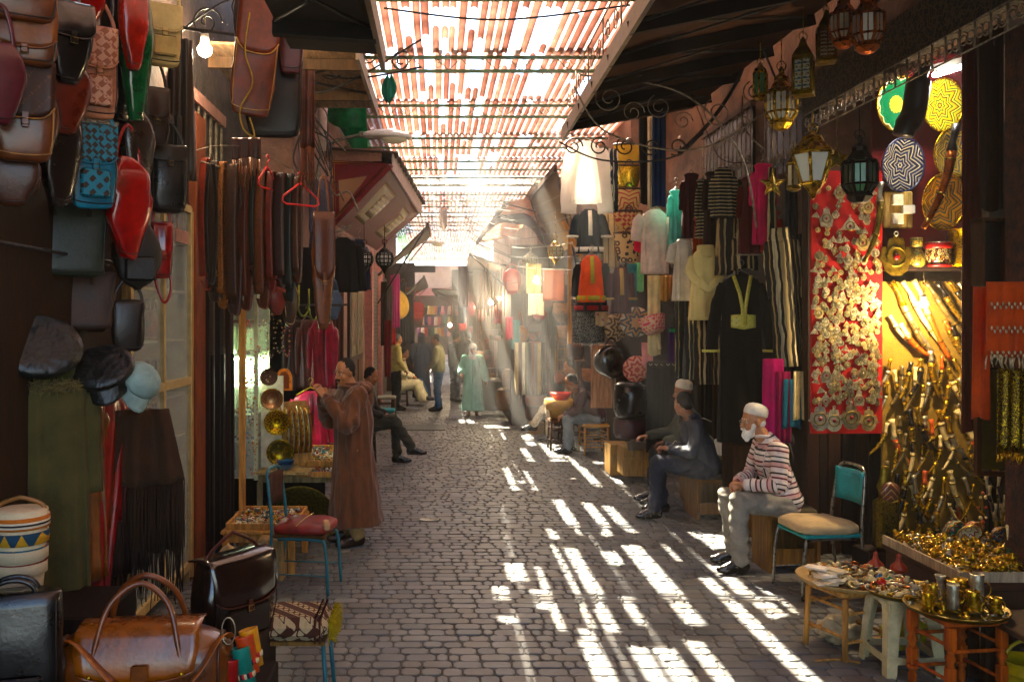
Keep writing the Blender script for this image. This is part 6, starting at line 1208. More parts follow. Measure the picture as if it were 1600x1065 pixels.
wh = lambda px, py: ('in the %s %s' % (['top', 'upper', 'middle', 'lower', 'bottom'][min(4, max(0, int((py-270)/82)))], 'left' if px < 1305 else ('right' if px > 1340 else 'centre')))
for i, (k, px, py, s, l) in enumerate(big): pend(k, s, [silver2, silver3, bonem, silver][i % 4], '%s pendant %s of the red board, %s' % (l, wh(px, py), ['high up', 'among small charms', 'above others', 'near its edge'][i % 4]), 'large pendants on the red board', W(px, py, YB-.03-.002*i))
protos = [pend(k, s, m, 'tiny silver charm packed among many others on the red cloth board', 'small charms covering the red board', (0, 0, -.5)) for k, s, m in (('hamsa', .072, silver2), ('round', .06, silver3), ('diamond', .08, bonem), ('hamsa', .06, silver3), ('vase', .07, silver), ('round', .048, bonem), ('tri', .065, silver2))]
r = random.Random(4); pts = []; tries = 0
while len(pts) < 270 and tries < 20000:
    tries += 1; px, py = r.uniform(1272, 1373), r.triangular(275, 668, 560); mn = 5.0
    if all((px-a)**2+(py-b)**2 > mn*mn*(1.7 if py < 430 else 1) for a, b in pts) and all(abs(px-a)*1.0 > s*90 or abs(py-b) > s*105 for _, a, b, s, _l in big): pts.append((px, py))
for i, (px, py) in enumerate(pts):
    pr = protos[r.randrange(7)]; loc = W(px, py, YB-.022-.001*(i % 5))
    if i < 7: o = protos[i]; o.location = loc
    else: o = dup(pr, loc)
    o.rotation_euler.y = r.uniform(-.25, .25)
# dagger wall
YD = 7.62
tag(MB().box((0, 0, 0), (.86, .03, 2.35)).mk('dagger_board', cloth('8a7038'), loc=W(1456, 655, YD+.03)), 'tall cream cloth board hung with daggers', 'board')
tag(MB().box((0, 0, 0), (.9, .25, .03)).mk('shelf', wood('2a160e'), loc=W(1457, 420, YD-.1)), 'dark shelf above the daggers carrying brass jars', 'shelf')
def dagger(label, loc, L, bend, m1, m2, rot=0, hl=.3, w_=.016, group='daggers on the cream board', band=None):
    t = thing('dagger', label, 'dagger', loc, 0, group, (0, R(rot))); n = 12; pts = [Vector((bend*2.0*max(0, q-.2)**2-(.35*L*(.16-q) if q < .16 else 0)*(1 if bend > 0 else -1)*.6, 0, -L*q)) for q in [i/n for i in range(n+1)]]
    k = int(n*hl); hp = pts[:k+1]; bp = pts[k:]
    MB().tube(hp, [w_*(1.15 if i == 0 else (.8 if i < k else 1.25)) for i in range(k+1)], 8).mk('hilt', m1, t)
    MB().tube(bp, [w_*1.15*(1-.5*i/len(bp)) for i in range(len(bp))], 8).mk('sheath', m2, t); MB().tube([bp[-2], bp[-1]], [w_*.72, w_*.5], 7).mk('tip', oldbrass, t)
    for i in (1, len(bp)//2): d = (bp[i+1]-bp[i]).normalized(); MB().lathe([(w_*1.15, -.006), (w_*1.25, 0), (w_*1.15, .006)], 8, bp[i], d.to_track_quat('Z', 'Y').to_matrix()).mk('band', band or oldbrass, t)
    return t
bone = mat('bone', hexc('d8c490'), rough=.4, var=.35, sc=14, bump=.3); blkh = leather('1a1410', rough=.3); horn = mat('horn', hexc('6a5a34'), rough=.35, var=.5, sc=10); redh = paint('a8281c', .35); orh = paint('c8601c', .4)
HM_ = [(gold, 'gold'), (bone, 'bone'), (blkh, 'black'), (silver, 'silver'), (brass, 'brass'), (bone, 'ivory'), (horn, 'horn'), (brass, 'bright brass'), (orh, 'orange')]
sz = {0: 'short', 1: 'long'}; n_ = 0
rowsd = [('top row', [(1397, 438, 1.6), (1414, 438, 1.7), (1432, 436, 1.7), (1449, 438, 1.5), (1467, 440, 1.3), (1485, 438, 1.1), (1500, 440, 1.1), (1514, 442, 1)], .42, -24),
         ('second row', [(1392, 492, 1), (1408, 505, 1), (1425, 500, 1), (1490, 510, .9), (1505, 505, 1), (1518, 515, .8), (1478, 500, 1)], .36, -18),
         ('upper middle row', [(1408, 572, 1), (1422, 566, 1), (1437, 560, 1), (1456, 548, 1.3), (1470, 556, 1), (1484, 575, 1), (1390, 560, 1)], .33, 0),
         ('right hand bundle', [(1492, 560, 1.2), (1500, 590, 1.2), (1508, 620, 1.2), (1515, 560, 1.2), (1520, 600, 1), (1497, 640, 1.2), (1512, 660, 1.1), (1522, 640, 1), (1503, 700, 1.1), (1518, 710, 1.0), (1508, 745, 1.0), (1524, 690, .9)], .36, -20),
         ('lower middle row', [(1395, 655, 1), (1408, 650, 1.1), (1423, 640, 1.1), (1434, 636, 1.1), (1446, 650, 1), (1457, 655, 1), (1468, 640, 1.1), (1482, 650, 1)], .38, 0),
         ('lowest row', [(1388, 720, 1.2), (1400, 740, 1), (1414, 735, 1), (1429, 742, 1), (1444, 735, 1), (1460, 722, 1), (1474, 745, 1), (1486, 735, 1), (1495, 770, 1), (1405, 790, .8), (1437, 800, .8), (1465, 800, .8)], .36, 0)]
pos_ = ['leftmost', 'second from left', 'third from left', 'fourth from left', 'fifth from left', 'sixth from left', 'seventh from left', 'eighth', 'ninth', 'tenth', 'eleventh', 'twelfth']
for rn, it, L, rt in rowsd:
    for i, (px, py, k) in enumerate(it):
        a = HM_[(n_*4+i) % 9]; b = HM_[(n_*2+3+i*5) % 9]; n_ += 1; bend = r.choice((-.09, -.05, .02, .06, .1)) if rt == 0 else r.uniform(.03, .1)
        dagger('%s hilted dagger, %s sheath, in the %s, %s' % (a[1], b[1], rn, pos_[i]), W(px, py, YD-.03-.012*(i % 4)), L*k*r.uniform(.9, 1.05), bend, a[0], b[0], rt+r.uniform(-8, 8), r.choice((.28, .35, .42)), r.uniform(.016, .026))
for i in range(33):
    a = HM_[(0, 1, 3, 1, 4, 6, 2, 0)[i % 8]]; b = HM_[(3, 4, 0, 6, 1)[i % 5]]; ro = 1+i//11; dagger('%s dagger, %s sheath, cream board, %s' % (a[1], b[1], ['upper part, ', 'middle part, ', 'lower middle part, ', 'lowest part, '][ro]+pos_[i % 11]), W(1386+(i % 11)*13.5+r.uniform(-3, 3), [500, 590, 680, 775][ro]+r.uniform(-22, 22), YD-.02-.01*(i % 5)), r.uniform(.26, .4), r.choice((-.1, -.06, .06, .12)), a[0], b[0], r.uniform(-8, 6), r.choice((.28, .36)), r.uniform(.012, .02))
tt = dagger('big curved ceremonial dagger with black hilt and copper sheath hanging over the plates', W(1490, 195, 7.0), .82, -.14, blkh, copper, 4, .3, .034, None)
dagger('silver curved powder horn in front of the red pendant board', W(1372, 285, 7.2), .62, -.14, silver, oldbrass, -6, .25, .024, None)
bulb('lit bulb glowing between the dagger hilts', W(1443, 474, 7.22), 20, .032, .25, (1, .68, .32), es=70)
# shelf items
def jar(label, px, py, prof, m, name='jar', n=24, Y=7.42, parts=()):
    t = thing(name, label, name.split('_')[-1], W(px, py, Y)); MB().lathe(prof, n).mk('vessel', m, t)
    for nm, p, mm in parts: MB().lathe(p, n).mk(nm, mm, t)
    return t
jar('green and brass necked vase on the dark shelf', 1432, 417, [(.04, 0), (.06, .02), (.07, .08), (.04, .14), (.035, .16)], patmat('vase_green', ['4a6a3a', 'b89a4a', '5a4a2a', '6a7a4a'], 'voronoi', 60, .4), 'vase', parts=(('neck', [(.034, .16), (.045, .165), (.046, .24), (.04, .243)], patmat('vase_neck', ['3a5a3a', 'b89a4a'], 'magic', 30, .4)),))
jar('round belled brass bowl with white dots on the dark shelf', 1466, 417, [(.05, 0), (.09, .03), (.1, .1), (.095, .15), (.1, .2), (.09, .205)], patmat('vase_dot', ['8a7430', 'd8c89a', '5a1a1a', 'a08840'], 'voronoi', 40, .4, .5), parts=(('red_rim', [(.101, .15), (.108, .16), (.108, .19), (.101, .2)], paint('8a1a1a', .4)), ('foot', [(.05, -.002), (.1, .0), (.102, .02), (.05, .03)], paint('8a1a1a', .4))))
jar('hammered gold cylinder jar on the right end of the dark shelf', 1504, 417, [(.105, 0), (.108, .02), (.1, .15), (.11, .30), (.1, .305)], patmat('hammered', ['a8842f', 'd0aa48', '8a6a22'], 'voronoi', 55, .35, 1), parts=(('rim', [(.11, .3), (.116, .305), (.11, .315), (.1, .31)], gold),))
pend('hamsa', .33, oldbrass, 'big brass hand shaped plaque with red petals standing left on the dark shelf', None, W(1400, 398, 7.4))
# plates
def pp(label, px, py, w_, cols, kind, rim, Y=7.5, rz=18, k=8, cp=None): return plate(label, W(px, py, Y), w_, patmat('plate_'+cols[0]+cols[1], cols, kind, k, .25, col_pos=cp), rim, rz, 6)
pp('emerald ceramic plate with a gilt rosette centre', 1400, 163, .235, ['c8a850', '0f6a40', 'd8c890', '5a4a20'], 'star', gold, k=(14, 4.0, .3), cp=[0, .3, .85, .9]); pp('yellow green floral ceramic plate under the tube lamp', 1468, 165, .22, ['b8a830', '6a3a1a', 'd0c860', '4a6a30', 'c8b840'], 'star', gold, k=(8, 13, .9))
pp('dark blue ceramic plate with cream spirals', 1406, 258, .225, ['20284a', 'c8bc98', '20284a', '3a4470', 'b0a888', '20284a'], 'star', paint('2a2f50', .3), k=(6, 12, 1.1)); pp('yellow and blue ornamented plate behind the curved dagger', 1484, 240, .21, ['b88a30', '3a5060', 'c8a040', '5a6a50'], 'star', gold, k=(6, 14, 1.0))
pp('large ochre plate with blue scroll pattern beside the white switch box', 1470, 315, .235, ['b87a20', '4a5a50', 'c89434', 'b87a20', '5a5a38'], 'star', gold, k=(6, 12, .9), Y=7.45)
t = thing('switch_box', 'cream electric switch box between the blue plate and the ochre plate', 'switch box', W(1403, 328, 7.5)); MB().box((0, 0, 0), (.24, .03, .31), bev=.01).mk('base_plate', wood('c8a868'), t)
for z in (-.08, .08): MB().box((-.02, -.03, z), (.09, .04, .09), bev=.006).mk('fuse', paint('e0d8c0', .4), t)
MB().box((.07, -.03, 0), (.1, .04, .07), bev=.004).mk('breaker', paint('c8c8c0', .4), t)
t = thing('tube_light', 'lit white fluorescent tube under the shop ceiling', 'tube light', W(1485, 110, 7.0)); MB().tube([(-.19, -.12, -.07), (.19, .12, .07)], .02, 10).mk('tube', emit('tube_glow', (1, .95, .95), 14), t); MB().beam((-.22, -.12, -.02), (.22, .14, .13), .05, .05).mk('fitting', paint('c8c4b8', .5), t)
l = bpy.data.lights.new('tube_lamp', 'POINT'); l.energy = 2.2; l.color = (1, .93, .86); l.shadow_soft_size = .1; o = bpy.data.objects.new('tube_lamp', l); scn.collection.objects.link(o); o.parent = t; o.location = (0, 0, -.08)
q = MB(); q.tube(bez([(.05, 0, 0), (0, 0, -.15), (-.04, 0, -.38), (-.12, -.04, -.5), (-.14, -.04, -.56)], 6), [.05]*6+[.085]*12+[.075]*7, 10); tag(q.mk('leather_flask', leather('171008', rough=.4), loc=W(1436, 95, 6.6)), 'black leather flask hanging in front of the emerald plate', 'flask')
drape("dark crimson curtain at the right edge of the dagger shop", W(1516, 30, 6.3), .12, 2.9, cloth("6a0f14"), 0, .02, 2, "curtain", "curtain", t_=.02); tag(MB().box((0, 0, 0), (.92, .03, 1.75)).mk("crimson_cloth", cloth("6a0a10"), loc=W(1445, 245, 7.7)), "crimson cloth behind the ceramic plates", "cloth")
drape('brown curtain strip beside the rusty pillar', W(1550, 20, 5.9), .16, 1.3, cloth('3a1f12'), 0, .01, 2, 'curtain', 'curtain', t_=.02)
tag(MB().box((0, 0, 0), (.13, .2, 3.9), bev=.01).mk('rusty_pillar', mat('rust', hexc('5a3526'), rough=.9, var=.6, sc=14, bump=.9, bsc=60), loc=(3.60, 5.5, 1.95)), 'rusty rough pillar at the right photo edge', 'pillar')
t = thing('wooden_box', 'dark wooden box with an open front above the coral scarf', 'box', W(1550, 395, 5.75)); MB().box((0, .06, 0), (.18, .02, .42)).mk('back', darkw, t); [MB().box((x, 0, 0), (.02, .12, .42)).mk('side', midw, t) for x in (-.09, .09)]; MB().box((0, 0, .21), (.2, .12, .02)).mk('top', midw, t)
t = thing('small_window', 'small wood framed window with a dull olive pane behind the coral scarf', 'window', W(1552, 655, 6.0)); MB().box((0, 0, 0), (.2, .02, .66)).mk('pane', paint('5a5a28', .4), t)
for x in (-.11, .11): MB().box((x, -.01, 0), (.03, .04, .74)).mk('frame', midw, t)
for z in (-.36, .36): MB().box((0, -.012, z), (.24, .04, .03)).mk('frame', midw, t)
coral = cloth('c85a3c'); t = drape('coral dance scarf trimmed with rows of coins', W(1574, 440, 5.3), .24, .44, coral, 0, .01, 3, 'coin_scarf', 'scarf', fringe=(.08, silver2), nf=16)
for z in (.3, .62, .95):
    q = MB()
    for i in range(14): q.ball((-.11+.017*i, -.03, -.44*z-.02*(i % 2)), .008, 6, 4, (1, .4, 1.5))
    q.mk('coins', silver2, t)
drape('long tail of the coral scarf hanging by the dagger board', W(1533, 448, 5.45), .09, .8, coral, 0, .012, 2, 'scarf', 'scarf', taper=1.2); drape('gold mesh dance belt under the coral scarf', W(1585, 575, 5.3), .2, .5, patmat('mesh', ['a88a30', '3a2a10', 'c8a840'], 'voronoi', 90, .35, .8), 0, .01, 3, 'dance_belt', 'belt', fringe=(.06, gold))
# header with carved frieze and ironwork
tag(MB().box((0, 0, 0), (.06, 4.6, .34)).mk('carved_frieze', patmat('carved_frieze', ['5a4a34', '2a2418', '6a5a40', '4a3a28'], 'voronoi', 26, .8), loc=(3.24, 5.6, 4.05)), 'carved grey brown frieze along the top of the dagger shop', 'frieze')
q = MB(); scrolls(q, (0, 0, 0), (0, 3.4, 0), .16, 22, .006); tag(q.mk('iron_frieze', ironlite, loc=(3.19, 4.4, 3.72)), 'row of small iron scrolls below the carved frieze', 'railing')
tag(MB().box((0, 0, 0), (.12, .14, 1.6), bev=.03).mk('stone_column', mat('plaster_white', hexc('a89a80'), rough=.95, bump=.9, bsc=30, var=.4), loc=W(1317, 130, 8.0)), 'rough pale stone jamb behind the painted lanterns', 'column')
# upper wall of the clothes shops: lattice windows
for (y, ww, l, c) in ((10.3, 1.7, 'wrought iron lattice window above the hanging striped robes', '3a4a4a'), (8.55, .95, 'iron lattice window with blue glass behind the painted lanterns', '2a4a8a')):
    t = thing('lattice_window', l, 'window', (3.33, y, 4.0 if y > 9 else 3.85)); MB().box((.0, 0, 0), (.03, ww, .75)).mk('pane', paint('1c1814' if y > 9 else '243a6a', .4), t)
    for z in (-.38, .38): MB().box((-.03, 0, z), (.05, ww+.1, .06)).mk('frame', plaster2, t)
    q = MB(); n = int(ww/.14)
    for i in range(n+1): q.tube([(-.04, -ww/2+i*ww/n, -.36), (-.04, -ww/2+i*ww/n, .36)], .007, 4)
    for i in range(n): 
        for z in (-.18, .18): q.tube(spiral((-.045, -ww/2+(i+.5)*ww/n, z), .06, .015, 1.5, i, 14, (0, 1, 0)), .005, 4)
    q.mk('iron_lattice', ironlite, t)
cable([W(1110, 0, 7.5), W(1180, 60, 7.8), W(1215, 130, 8.0), W(1235, 165, 8.2)], .010, iron, 'thick curved conduit under the near right canopy', 'cable'); cable([W(1060, 240, 9.5), W(1110, 190, 9.2), W(1150, 130, 9.0), W(1165, 90, 8.9)], .02, iron, 'dark diagonal iron strut on the rose wall', 'strut')
cable([W(1075, 130, 9.5), W(1110, 220, 9.3), W(1130, 250, 9.3), W(1170, 255, 9.2)], .005, iron, 'thin rod hanging down to the striped robes', 'wire'); cable([W(1160, 150, 8.4), W(1163, 200, 8.4), W(1195, 235, 8.3)], .008, ironlite, 'bent wire beside the small green lantern', 'wire')
# lanterns
gy = glass('lamp_amber', (.75, .68, .45), .3, .8); gg = glass('lamp_green', (.1, .3, .12), .2, .85); gw = glass('lamp_white', (.8, .8, .7), .3, .85); gbk = glass('lamp_dark', (.06, .08, .05), .15, .9); tile = patmat('tile_lamp', ['c8c8a8', '2a5a8a', 'c8c8a8', '8a3a2a', '3a8a6a'], 'magic', 22, .3)
lantern('small brass lantern with green panes, leftmost of the lantern cluster', W(1188, 60, 7.6), .36, brass, gg, 'hex', drop=.2); lantern('octagonal brass lantern with milky panes right of the small green one', W(1221, 55, 7.2), .52, brass, gw, 'oct', drop=.25)
lantern('square lantern with blue flowered tile panes and a dark dome', W(1255, 12, 6.8), .50, oldbrass, tile, 'quad', drop=.22, rotz=15); lantern('smaller tiled lantern hanging higher behind the flowered one', W(1291, -30, 6.9), .46, oldbrass, tile, 'quad', drop=.22, rotz=30)
lantern('large copper lantern at the very top of the cluster', W(1355, -30, 6.2), .46, copper, glass('lamp_rose', (.5, .38, .3), .25, .8), 'oct', drop=.05, gl2=gw); lantern('copper lantern half hidden left of the large copper one', W(1318, -35, 6.5), .42, copper, gy, 'oct', drop=.1)
lantern('big tapering brass lantern with milky panes in the middle of the shop front', W(1270, 175, 6.3), .46, brass, gw, 'taper', drop=.12); lantern('brass lantern behind the big tapering one', W(1240, 220, 6.9), .32, oldbrass, gy, 'hex', drop=.1); lantern('dark metal lantern with green glass panes before the red board', W(1343, 170, 6.2), .48, dk, gbk, 'oct', drop=.18, gl2=gg)
def star(label, loc, s, m):
    t = thing('star_lantern', label, 'star ornament', loc); q = MB(); q.smooth = False; n = 5; P = []
    for i in range(10): rr_ = s if i % 2 == 0 else s*.42; a = math.pi/2+math.pi*i/5; P.append(Vector((rr_*math.cos(a), 0, rr_*math.sin(a))))
    c1, c2 = Vector((0, -s*.3, 0)), Vector((0, s*.3, 0)); q.add(P+[c1, c2], [(i, (i+1) % 10, 10) for i in range(10)]+[((i+1) % 10, i, 11) for i in range(10)], False); q.mk('star_body', m, t); MB().tube([(0, 0, s), (0, 0, s+.4)], .003, 4).mk('chain', m, t); MB().tube([p*1.01 for p in P], .004, 4, closed=True).mk('edge', gold, t)
star('shiny gold five pointed star hanging before the pink dress', W(1207, 288, 6.7), .10, metal('b8a050', .25)); star('thin gilt star hanging between the brass and the dark lantern', W(1308, 248, 6.25), .085, metal('8a7a40', .3))
# coat rack, stools, trays of brass
chair('chrome chair with a teal backrest and tan cushion beside the striped sweater man', (2.95, 6.95, 0), 188, metal('9a9488', .3), paint('3aa0a0', .5), cloth('c0aa86', bsc=60), paint('2a9aa0', .45), sh=.47, bh=.98, wd=.46)
t = thing('brass_bottle', 'tall embossed brass bottle with a hand shaped front standing before the planks', 'bottle', (3.37, 6.75, .37)); MB().box((0, 0, .2), (.17, .12, .4), bev=.03).mk('vessel', patmat('embossed', ['5a4a20', '8a7430', '3a3014'], 'voronoi', 50, .4, .8), t); MB().lathe([(.001, 0), (.07, 0), (.075, .01), (.03, .02), (.001, .02)], 20, (0, -.062, .45), Matrix.Rotation(R(90), 3, 'X')).mk('rosette', patmat('rosette', ['8a2420', 'b8a878', '8a2420', '6a5a3a'], 'star', (8, 20, .8), .4), t); MB().lathe([(.05, .38), (.055, .44), (.07, .48), (.045, .54), (.04, .6), (.03, .63), (.001, .635)], 18, sy=.5).mk('neck', oldbrass, t)
tag(MB().box((0, 0, 0), (.35, .3, .37), bev=.01).mk('wood_block', darkw, loc=(3.37, 6.78, .185)), 'dark block under the tall embossed brass bottle', 'block')
def pile(label, loc, r_, n, fill, fr, seed, hh=.05, rect=None, name='trinkets'):
    q = MB(); r = random.Random(seed)
    for i in range(n):
        q.cur = r.randrange(len(fill)); 
        if rect: x, y = r.uniform(-rect[0]/2, rect[0]/2), r.uniform(-rect[1]/2, rect[1]/2); z = hh*r.random()
        else: a = r.uniform(0, 6.283); d = r_*math.sqrt(r.random()); x, y = math.cos(a)*d, math.sin(a)*d; z = hh*(1-d/r_)*r.random()
        p = Vector((x, y, z+fr*.8)); k = r.random(); f = fr*r.uniform(.6, 1.5)
        if k < .3: q.ball(p, f, 7, 5, (1, 1, r.uniform(.4, 1)))
        elif k < .5: q.tube(arc(p, f*1.3, 0, 6.28, 8, (1, 0, 0), Vector((0, r.uniform(-1, 1), r.uniform(.1, 1))).normalized())[:-1], f*.35, 4, closed=True)
        elif k < .75: q.lathe([(.001, 0), (f*.9, .003), (f*1.1, f), (f*.5, f*1.5), (f*.7, f*2.0), (.001, f*2.2)], 8, p-Vector((0, 0, fr*.6)), rotm(r.uniform(0, 360), r.uniform(-50, 50)))
        else: d = Vector((r.uniform(-1, 1), r.uniform(-1, 1), r.uniform(-.2, .4))).normalized()*f*2.2; q.tube([p-d, p+d], [f*.5, f*.3], 6)
    return tag(q.mk(name, fill, loc=loc), label, 'trinkets', kind='stuff')
def rtray(label, loc, r_, m, lip=.02): return tag(MB().lathe([(.001, 0), (r_*.93, 0), (r_*.99, lip), (r_, lip+.004), (r_*.97, lip+.006), (r_*.91, .006), (.001, .006)], 36).mk('round_tray', m, loc=loc), label, 'tray')
rst = lambda: None
stool('pale raw wood stool under the round tray of folded papers', (2.60, 5.72, 0), .36, .44, rawwood, rawwood, rz=20); rtray('round pale tray on the raw wood stool', (2.62, 5.72, .442), .32, mat('wicker', hexc('b89a68'), rough=.8, bump=.6, bsc=80))
SF = [silver, silver3, paint('c8b89a', .5), brass, bone, bone, silver2, paint('5a4a3a', .5), copper]
pile('jumble of silver boxes and beads on the round pale tray', (2.68, 5.72, .455), .26, 150, SF, .018, 21, .07); 
for i in range(9): tag(MB().box((0, 0, 0), (.13, .09, .005)).box((.005, .004, .005), (.12, .085, .004), rot=.1).mk('paper_card', paint(['e8dcc0', 'd8c8a8', 'f0e8d8'][i % 3], .8), loc=(2.40+.035*(i % 4), 5.56+.03*(i//2), .468+.008*i), rotz=.3*i), 'folded cream card in the fan at the left rim of the round pale tray, %s' % ['lowest', 'second', 'third', 'fourth', 'fifth', 'sixth', 'seventh', 'eighth', 'topmost'][i], 'card')
for k, (x, y, c, l) in enumerate(((2.72, 5.5, 'c82018', 'scarlet'), (2.78, 5.52, '2a7a4a', 'green'), (2.68, 5.54, 'd0c090', 'ivory'), (2.86, 5.5, 'c03020', 'vermilion'), (2.75, 5.58, '2a6a9a', 'blue'))): tag(MB().lathe([(.001, 0), (.03, .004), (.034, .02), (.02, .035), (.012, .04), (.001, .05)], 14).mk('trinket_box', paint(c, .25), loc=(x, y, .475)), '%s enamel trinket box in front of the silver jumble' % l, 'box')
for k, (x, y, l) in enumerate(((2.86, 5.86, 'left'), (2.98, 5.8, 'right'))): tag(MB().lathe([(.035, 0), (.055, .01), (.05, .04), (.02, .07), (.012, .1), (.016, .11), (.001, .125)], 16).mk('tagine_jar', paint('a8441c', .4), loc=(x, y, .468)), 'little terracotta cone jar on the silver jumble, %s one' % l, 'jar')
# plastic stool
def pstool():
    t = thing('plastic_stool', 'cream moulded plastic stool between the two wooden stools', 'stool', (2.80, 5.42, 0)); m = paint('c8bc94', .4); MB().box((0, 0, .435), (.3, .3, .03), bev=.012).mk('seat', m, t)
    for a in (-1, 1):
        for b in (-1, 1):
            q = MB(); rg = []
            for z, k, w_ in ((0, 1.18, .035), (.02, 1.17, .04), (.25, 1.06, .045), (.42, .97, .06)):
                c = Vector((a*.15*k, b*.15*k, z)); rg.append([c+Vector((-a*w_*1.5, 0, 0)), c, c+Vector((0, -b*w_*1.5, 0)), c+Vector((-a*.012, -b*w_*1.5, 0)), c+Vector((-a*.012, -b*.012, 0)), c+Vector((-a*w_*1.5, -b*.012, 0))])
            q.rings(rg, smooth=False); q.mk('leg', m, t)
    for s in (-1, 1):
        for ax in (0, 1):
            P = [(-.14, .43), (-.14, .36), (-.09, .40), (0, .415), (.09, .40), (.14, .36), (.14, .43)]; q = MB(); q.prism(P, -.005, .005, Matrix.Rotation(R(90*ax), 3, 'Z')); o = q.mk('arch', m, t); o.location = (0, s*.147, 0) if ax == 0 else (s*.147, 0, 0)
            q = MB(); q.prism([(-.155, .08), (-.155, .13), (-.06, .12), (.06, .12), (.155, .13), (.155, .08)], -.005, .005, Matrix.Rotation(R(90*ax), 3, 'Z')); o = q.mk('brace', m, t); o.location = (0, s*.165, 0) if ax == 0 else (s*.165, 0, 0)
pstool(); rtray('thin brass tray on the cream plastic stool', (2.83, 5.42, .452), .24, oldbrass); pile('heap of small silver and brass trinkets on the thin brass tray', (2.83, 5.42, .462), .2, 110, SF, .016, 23, .05)
stool('orange stained stool with carved and turned legs', (2.90, 5.02, 0), .36, .47, wood('b8602c'), wood('b8602c'), rz=8, turned=True, thick=.03, rungs=2); rtray('wide brass tray with metal mugs on the carved orange stool', (2.91, 5.04, .472), .27, oldbrass)
pile('small brass oddments lying around the mugs', (2.91, 5.04, .485), .24, 90, [brass, oldbrass, gold, silver], .014, 25, .02)
for i, (x, y, h, rr_, l) in enumerate(((-.12, .02, .13, .028, 'plain cylinder'), (-.05, -.06, .15, .032, 'tall ringed'), (.02, .05, .14, .04, 'round bellied'), (.05, -.08, .12, .035, 'squat'), (.12, 0, .19, .036, 'tallest straight'), (-.18, -.04, .1, .03, 'low wide'), (.16, -.1, .09, .034, 'small open'), (-.02, .12, .15, .03, 'narrow necked'), (.1, .12, .13, .035, 'lidded'))):
    t = thing('brass_mug', '%s brass vessel standing on the tray of the carved orange stool' % l, 'vessel', (2.91+x, 5.04+y, .482)); MB().lathe([(rr_*.9, 0), (rr_, .01), (rr_*(1.15 if i in (2, 3) else .95), h*.4), (rr_*(.6 if i in (2, 7) else .93), h*.8), (rr_*1.05, h), (rr_*.95, h+.003), (rr_*.8, h*.9)], 16).mk('vessel', [brass, silver, gold][i % 3], t); MB().tube(arc((rr_*1.0, 0, h*.55), h*.22, -1.4, 1.4, 8, r2=h*.25), .004, 5).mk('handle', brass, t)
# brass table
tw = wood('4a3020'); t = thing('display_table', 'dark wooden table crowded with gleaming brass pieces', 'table', (3.60, 5.72, 0)); MB().box((0, 0, .535), (1.05, 1.0, .03), bev=.005).mk('table_top', tw, t); MB().box((0, -.47, .46), (1.0, .03, .12)).mk('apron', tw, t); MB().box((-.5, 0, .46), (.03, .9, .12)).mk('apron', tw, t)
for a in (-1, 1):
    for b in (-1, 1): MB().box((a*.47, b*.45, .26), (.07, .07, .52), bev=.005).mk('leg', tw, t)
tag(MB().box((0, 0, .01), (.72, .92, .02)).box((-.36, 0, .03), (.015, .92, .06)).box((0, -.46, .03), (.72, .015, .06)).mk('tray', wood('b8a488'), loc=(3.45, 5.76, .552)), 'pale edged rectangular tray filled with golden trinkets', 'tray')
GF = [gold, brass, gold, brass, oldbrass, gold, brass, silver]
pile('mass of gleaming brass figurines, pots and bells on the pale edged tray', (3.45, 5.74, .58), .4, 620, GF, .016, 27, .05, rect=(.66, .86))
for i, (x, y, c1, l) in enumerate(((3.55, 6.0, 'd8c890', 'cream and red'), (3.72, 5.95, '3a7aa8', 'sky blue'), (3.62, 6.1, 'c87a2a', 'orange'), (3.5, 6.12, '2a8a6a', 'jade'))): plate('small %s painted bowl leaning in the brass heap' % l, (x, y, .70), .075, patmat('bowl_'+c1, [c1, 'e8dcc0', 'a83a2a', c1], 'star', (8, 30, .6), .3), gold, 10*i-10, tilt=35)
gp = paint('0f6a3a', .3)
for i, (x, y) in enumerate(((3.78, 5.38), (3.70, 5.50), (3.88, 5.45), (3.66, 5.62))):
    t = thing('green_tin', 'glossy green tin cup holding bone handled rods, %s of the row' % ['nearest', 'second', 'rightmost', 'farthest'][i], 'cup', (x-.08, y-.06, .552)); MB().lathe([(.045, 0), (.048, .004), (.048, .06), (.05, .063), (.048, .066), (.048, .13), (.05, .135), (.044, .13), (.042, .01)], 20).mk('cup', gp, t)
    for k in range(4):
        a = k*1.6+i; L = rnd.uniform(.2, .3); o = MB().tube([(math.cos(a)*.02, math.sin(a)*.02, .01), (math.cos(a)*.045, math.sin(a)*.045, L)], [.007, .010], 7).ball((math.cos(a)*.047, math.sin(a)*.047, L+.004), .013, 7, 5).mk('bone_rod', [bone, silver, bone, oldbrass][k], loc=t.location); tag(o, 'bone handled rod leaning %s in the %s green tin cup' % (['right', 'back', 'left', 'forward'][k], ['nearest', 'second', 'rightmost', 'farthest'][i]), 'rod', 'rods in the green tins')
for i in range(12): dagger('thin %s stick dagger bundled at the back of the brass table, %s' % (['silver', 'bone', 'black'][i % 3], pos_[i]), W(1538+i*5, 745+(i % 4)*14, 6.1-.02*i), .45, .02*(i % 3-1), [silver, bone, blkh][i % 3], [silver3, oldbrass, blkh][(i+1) % 3], (i-6)*2.5, .3, .011, 'stick daggers behind the green tins')
beads('coral bead cluster hanging behind the brass table', W(1536, 770, 6.2), .2, .012, [paint('c85a3c', .3), bone])
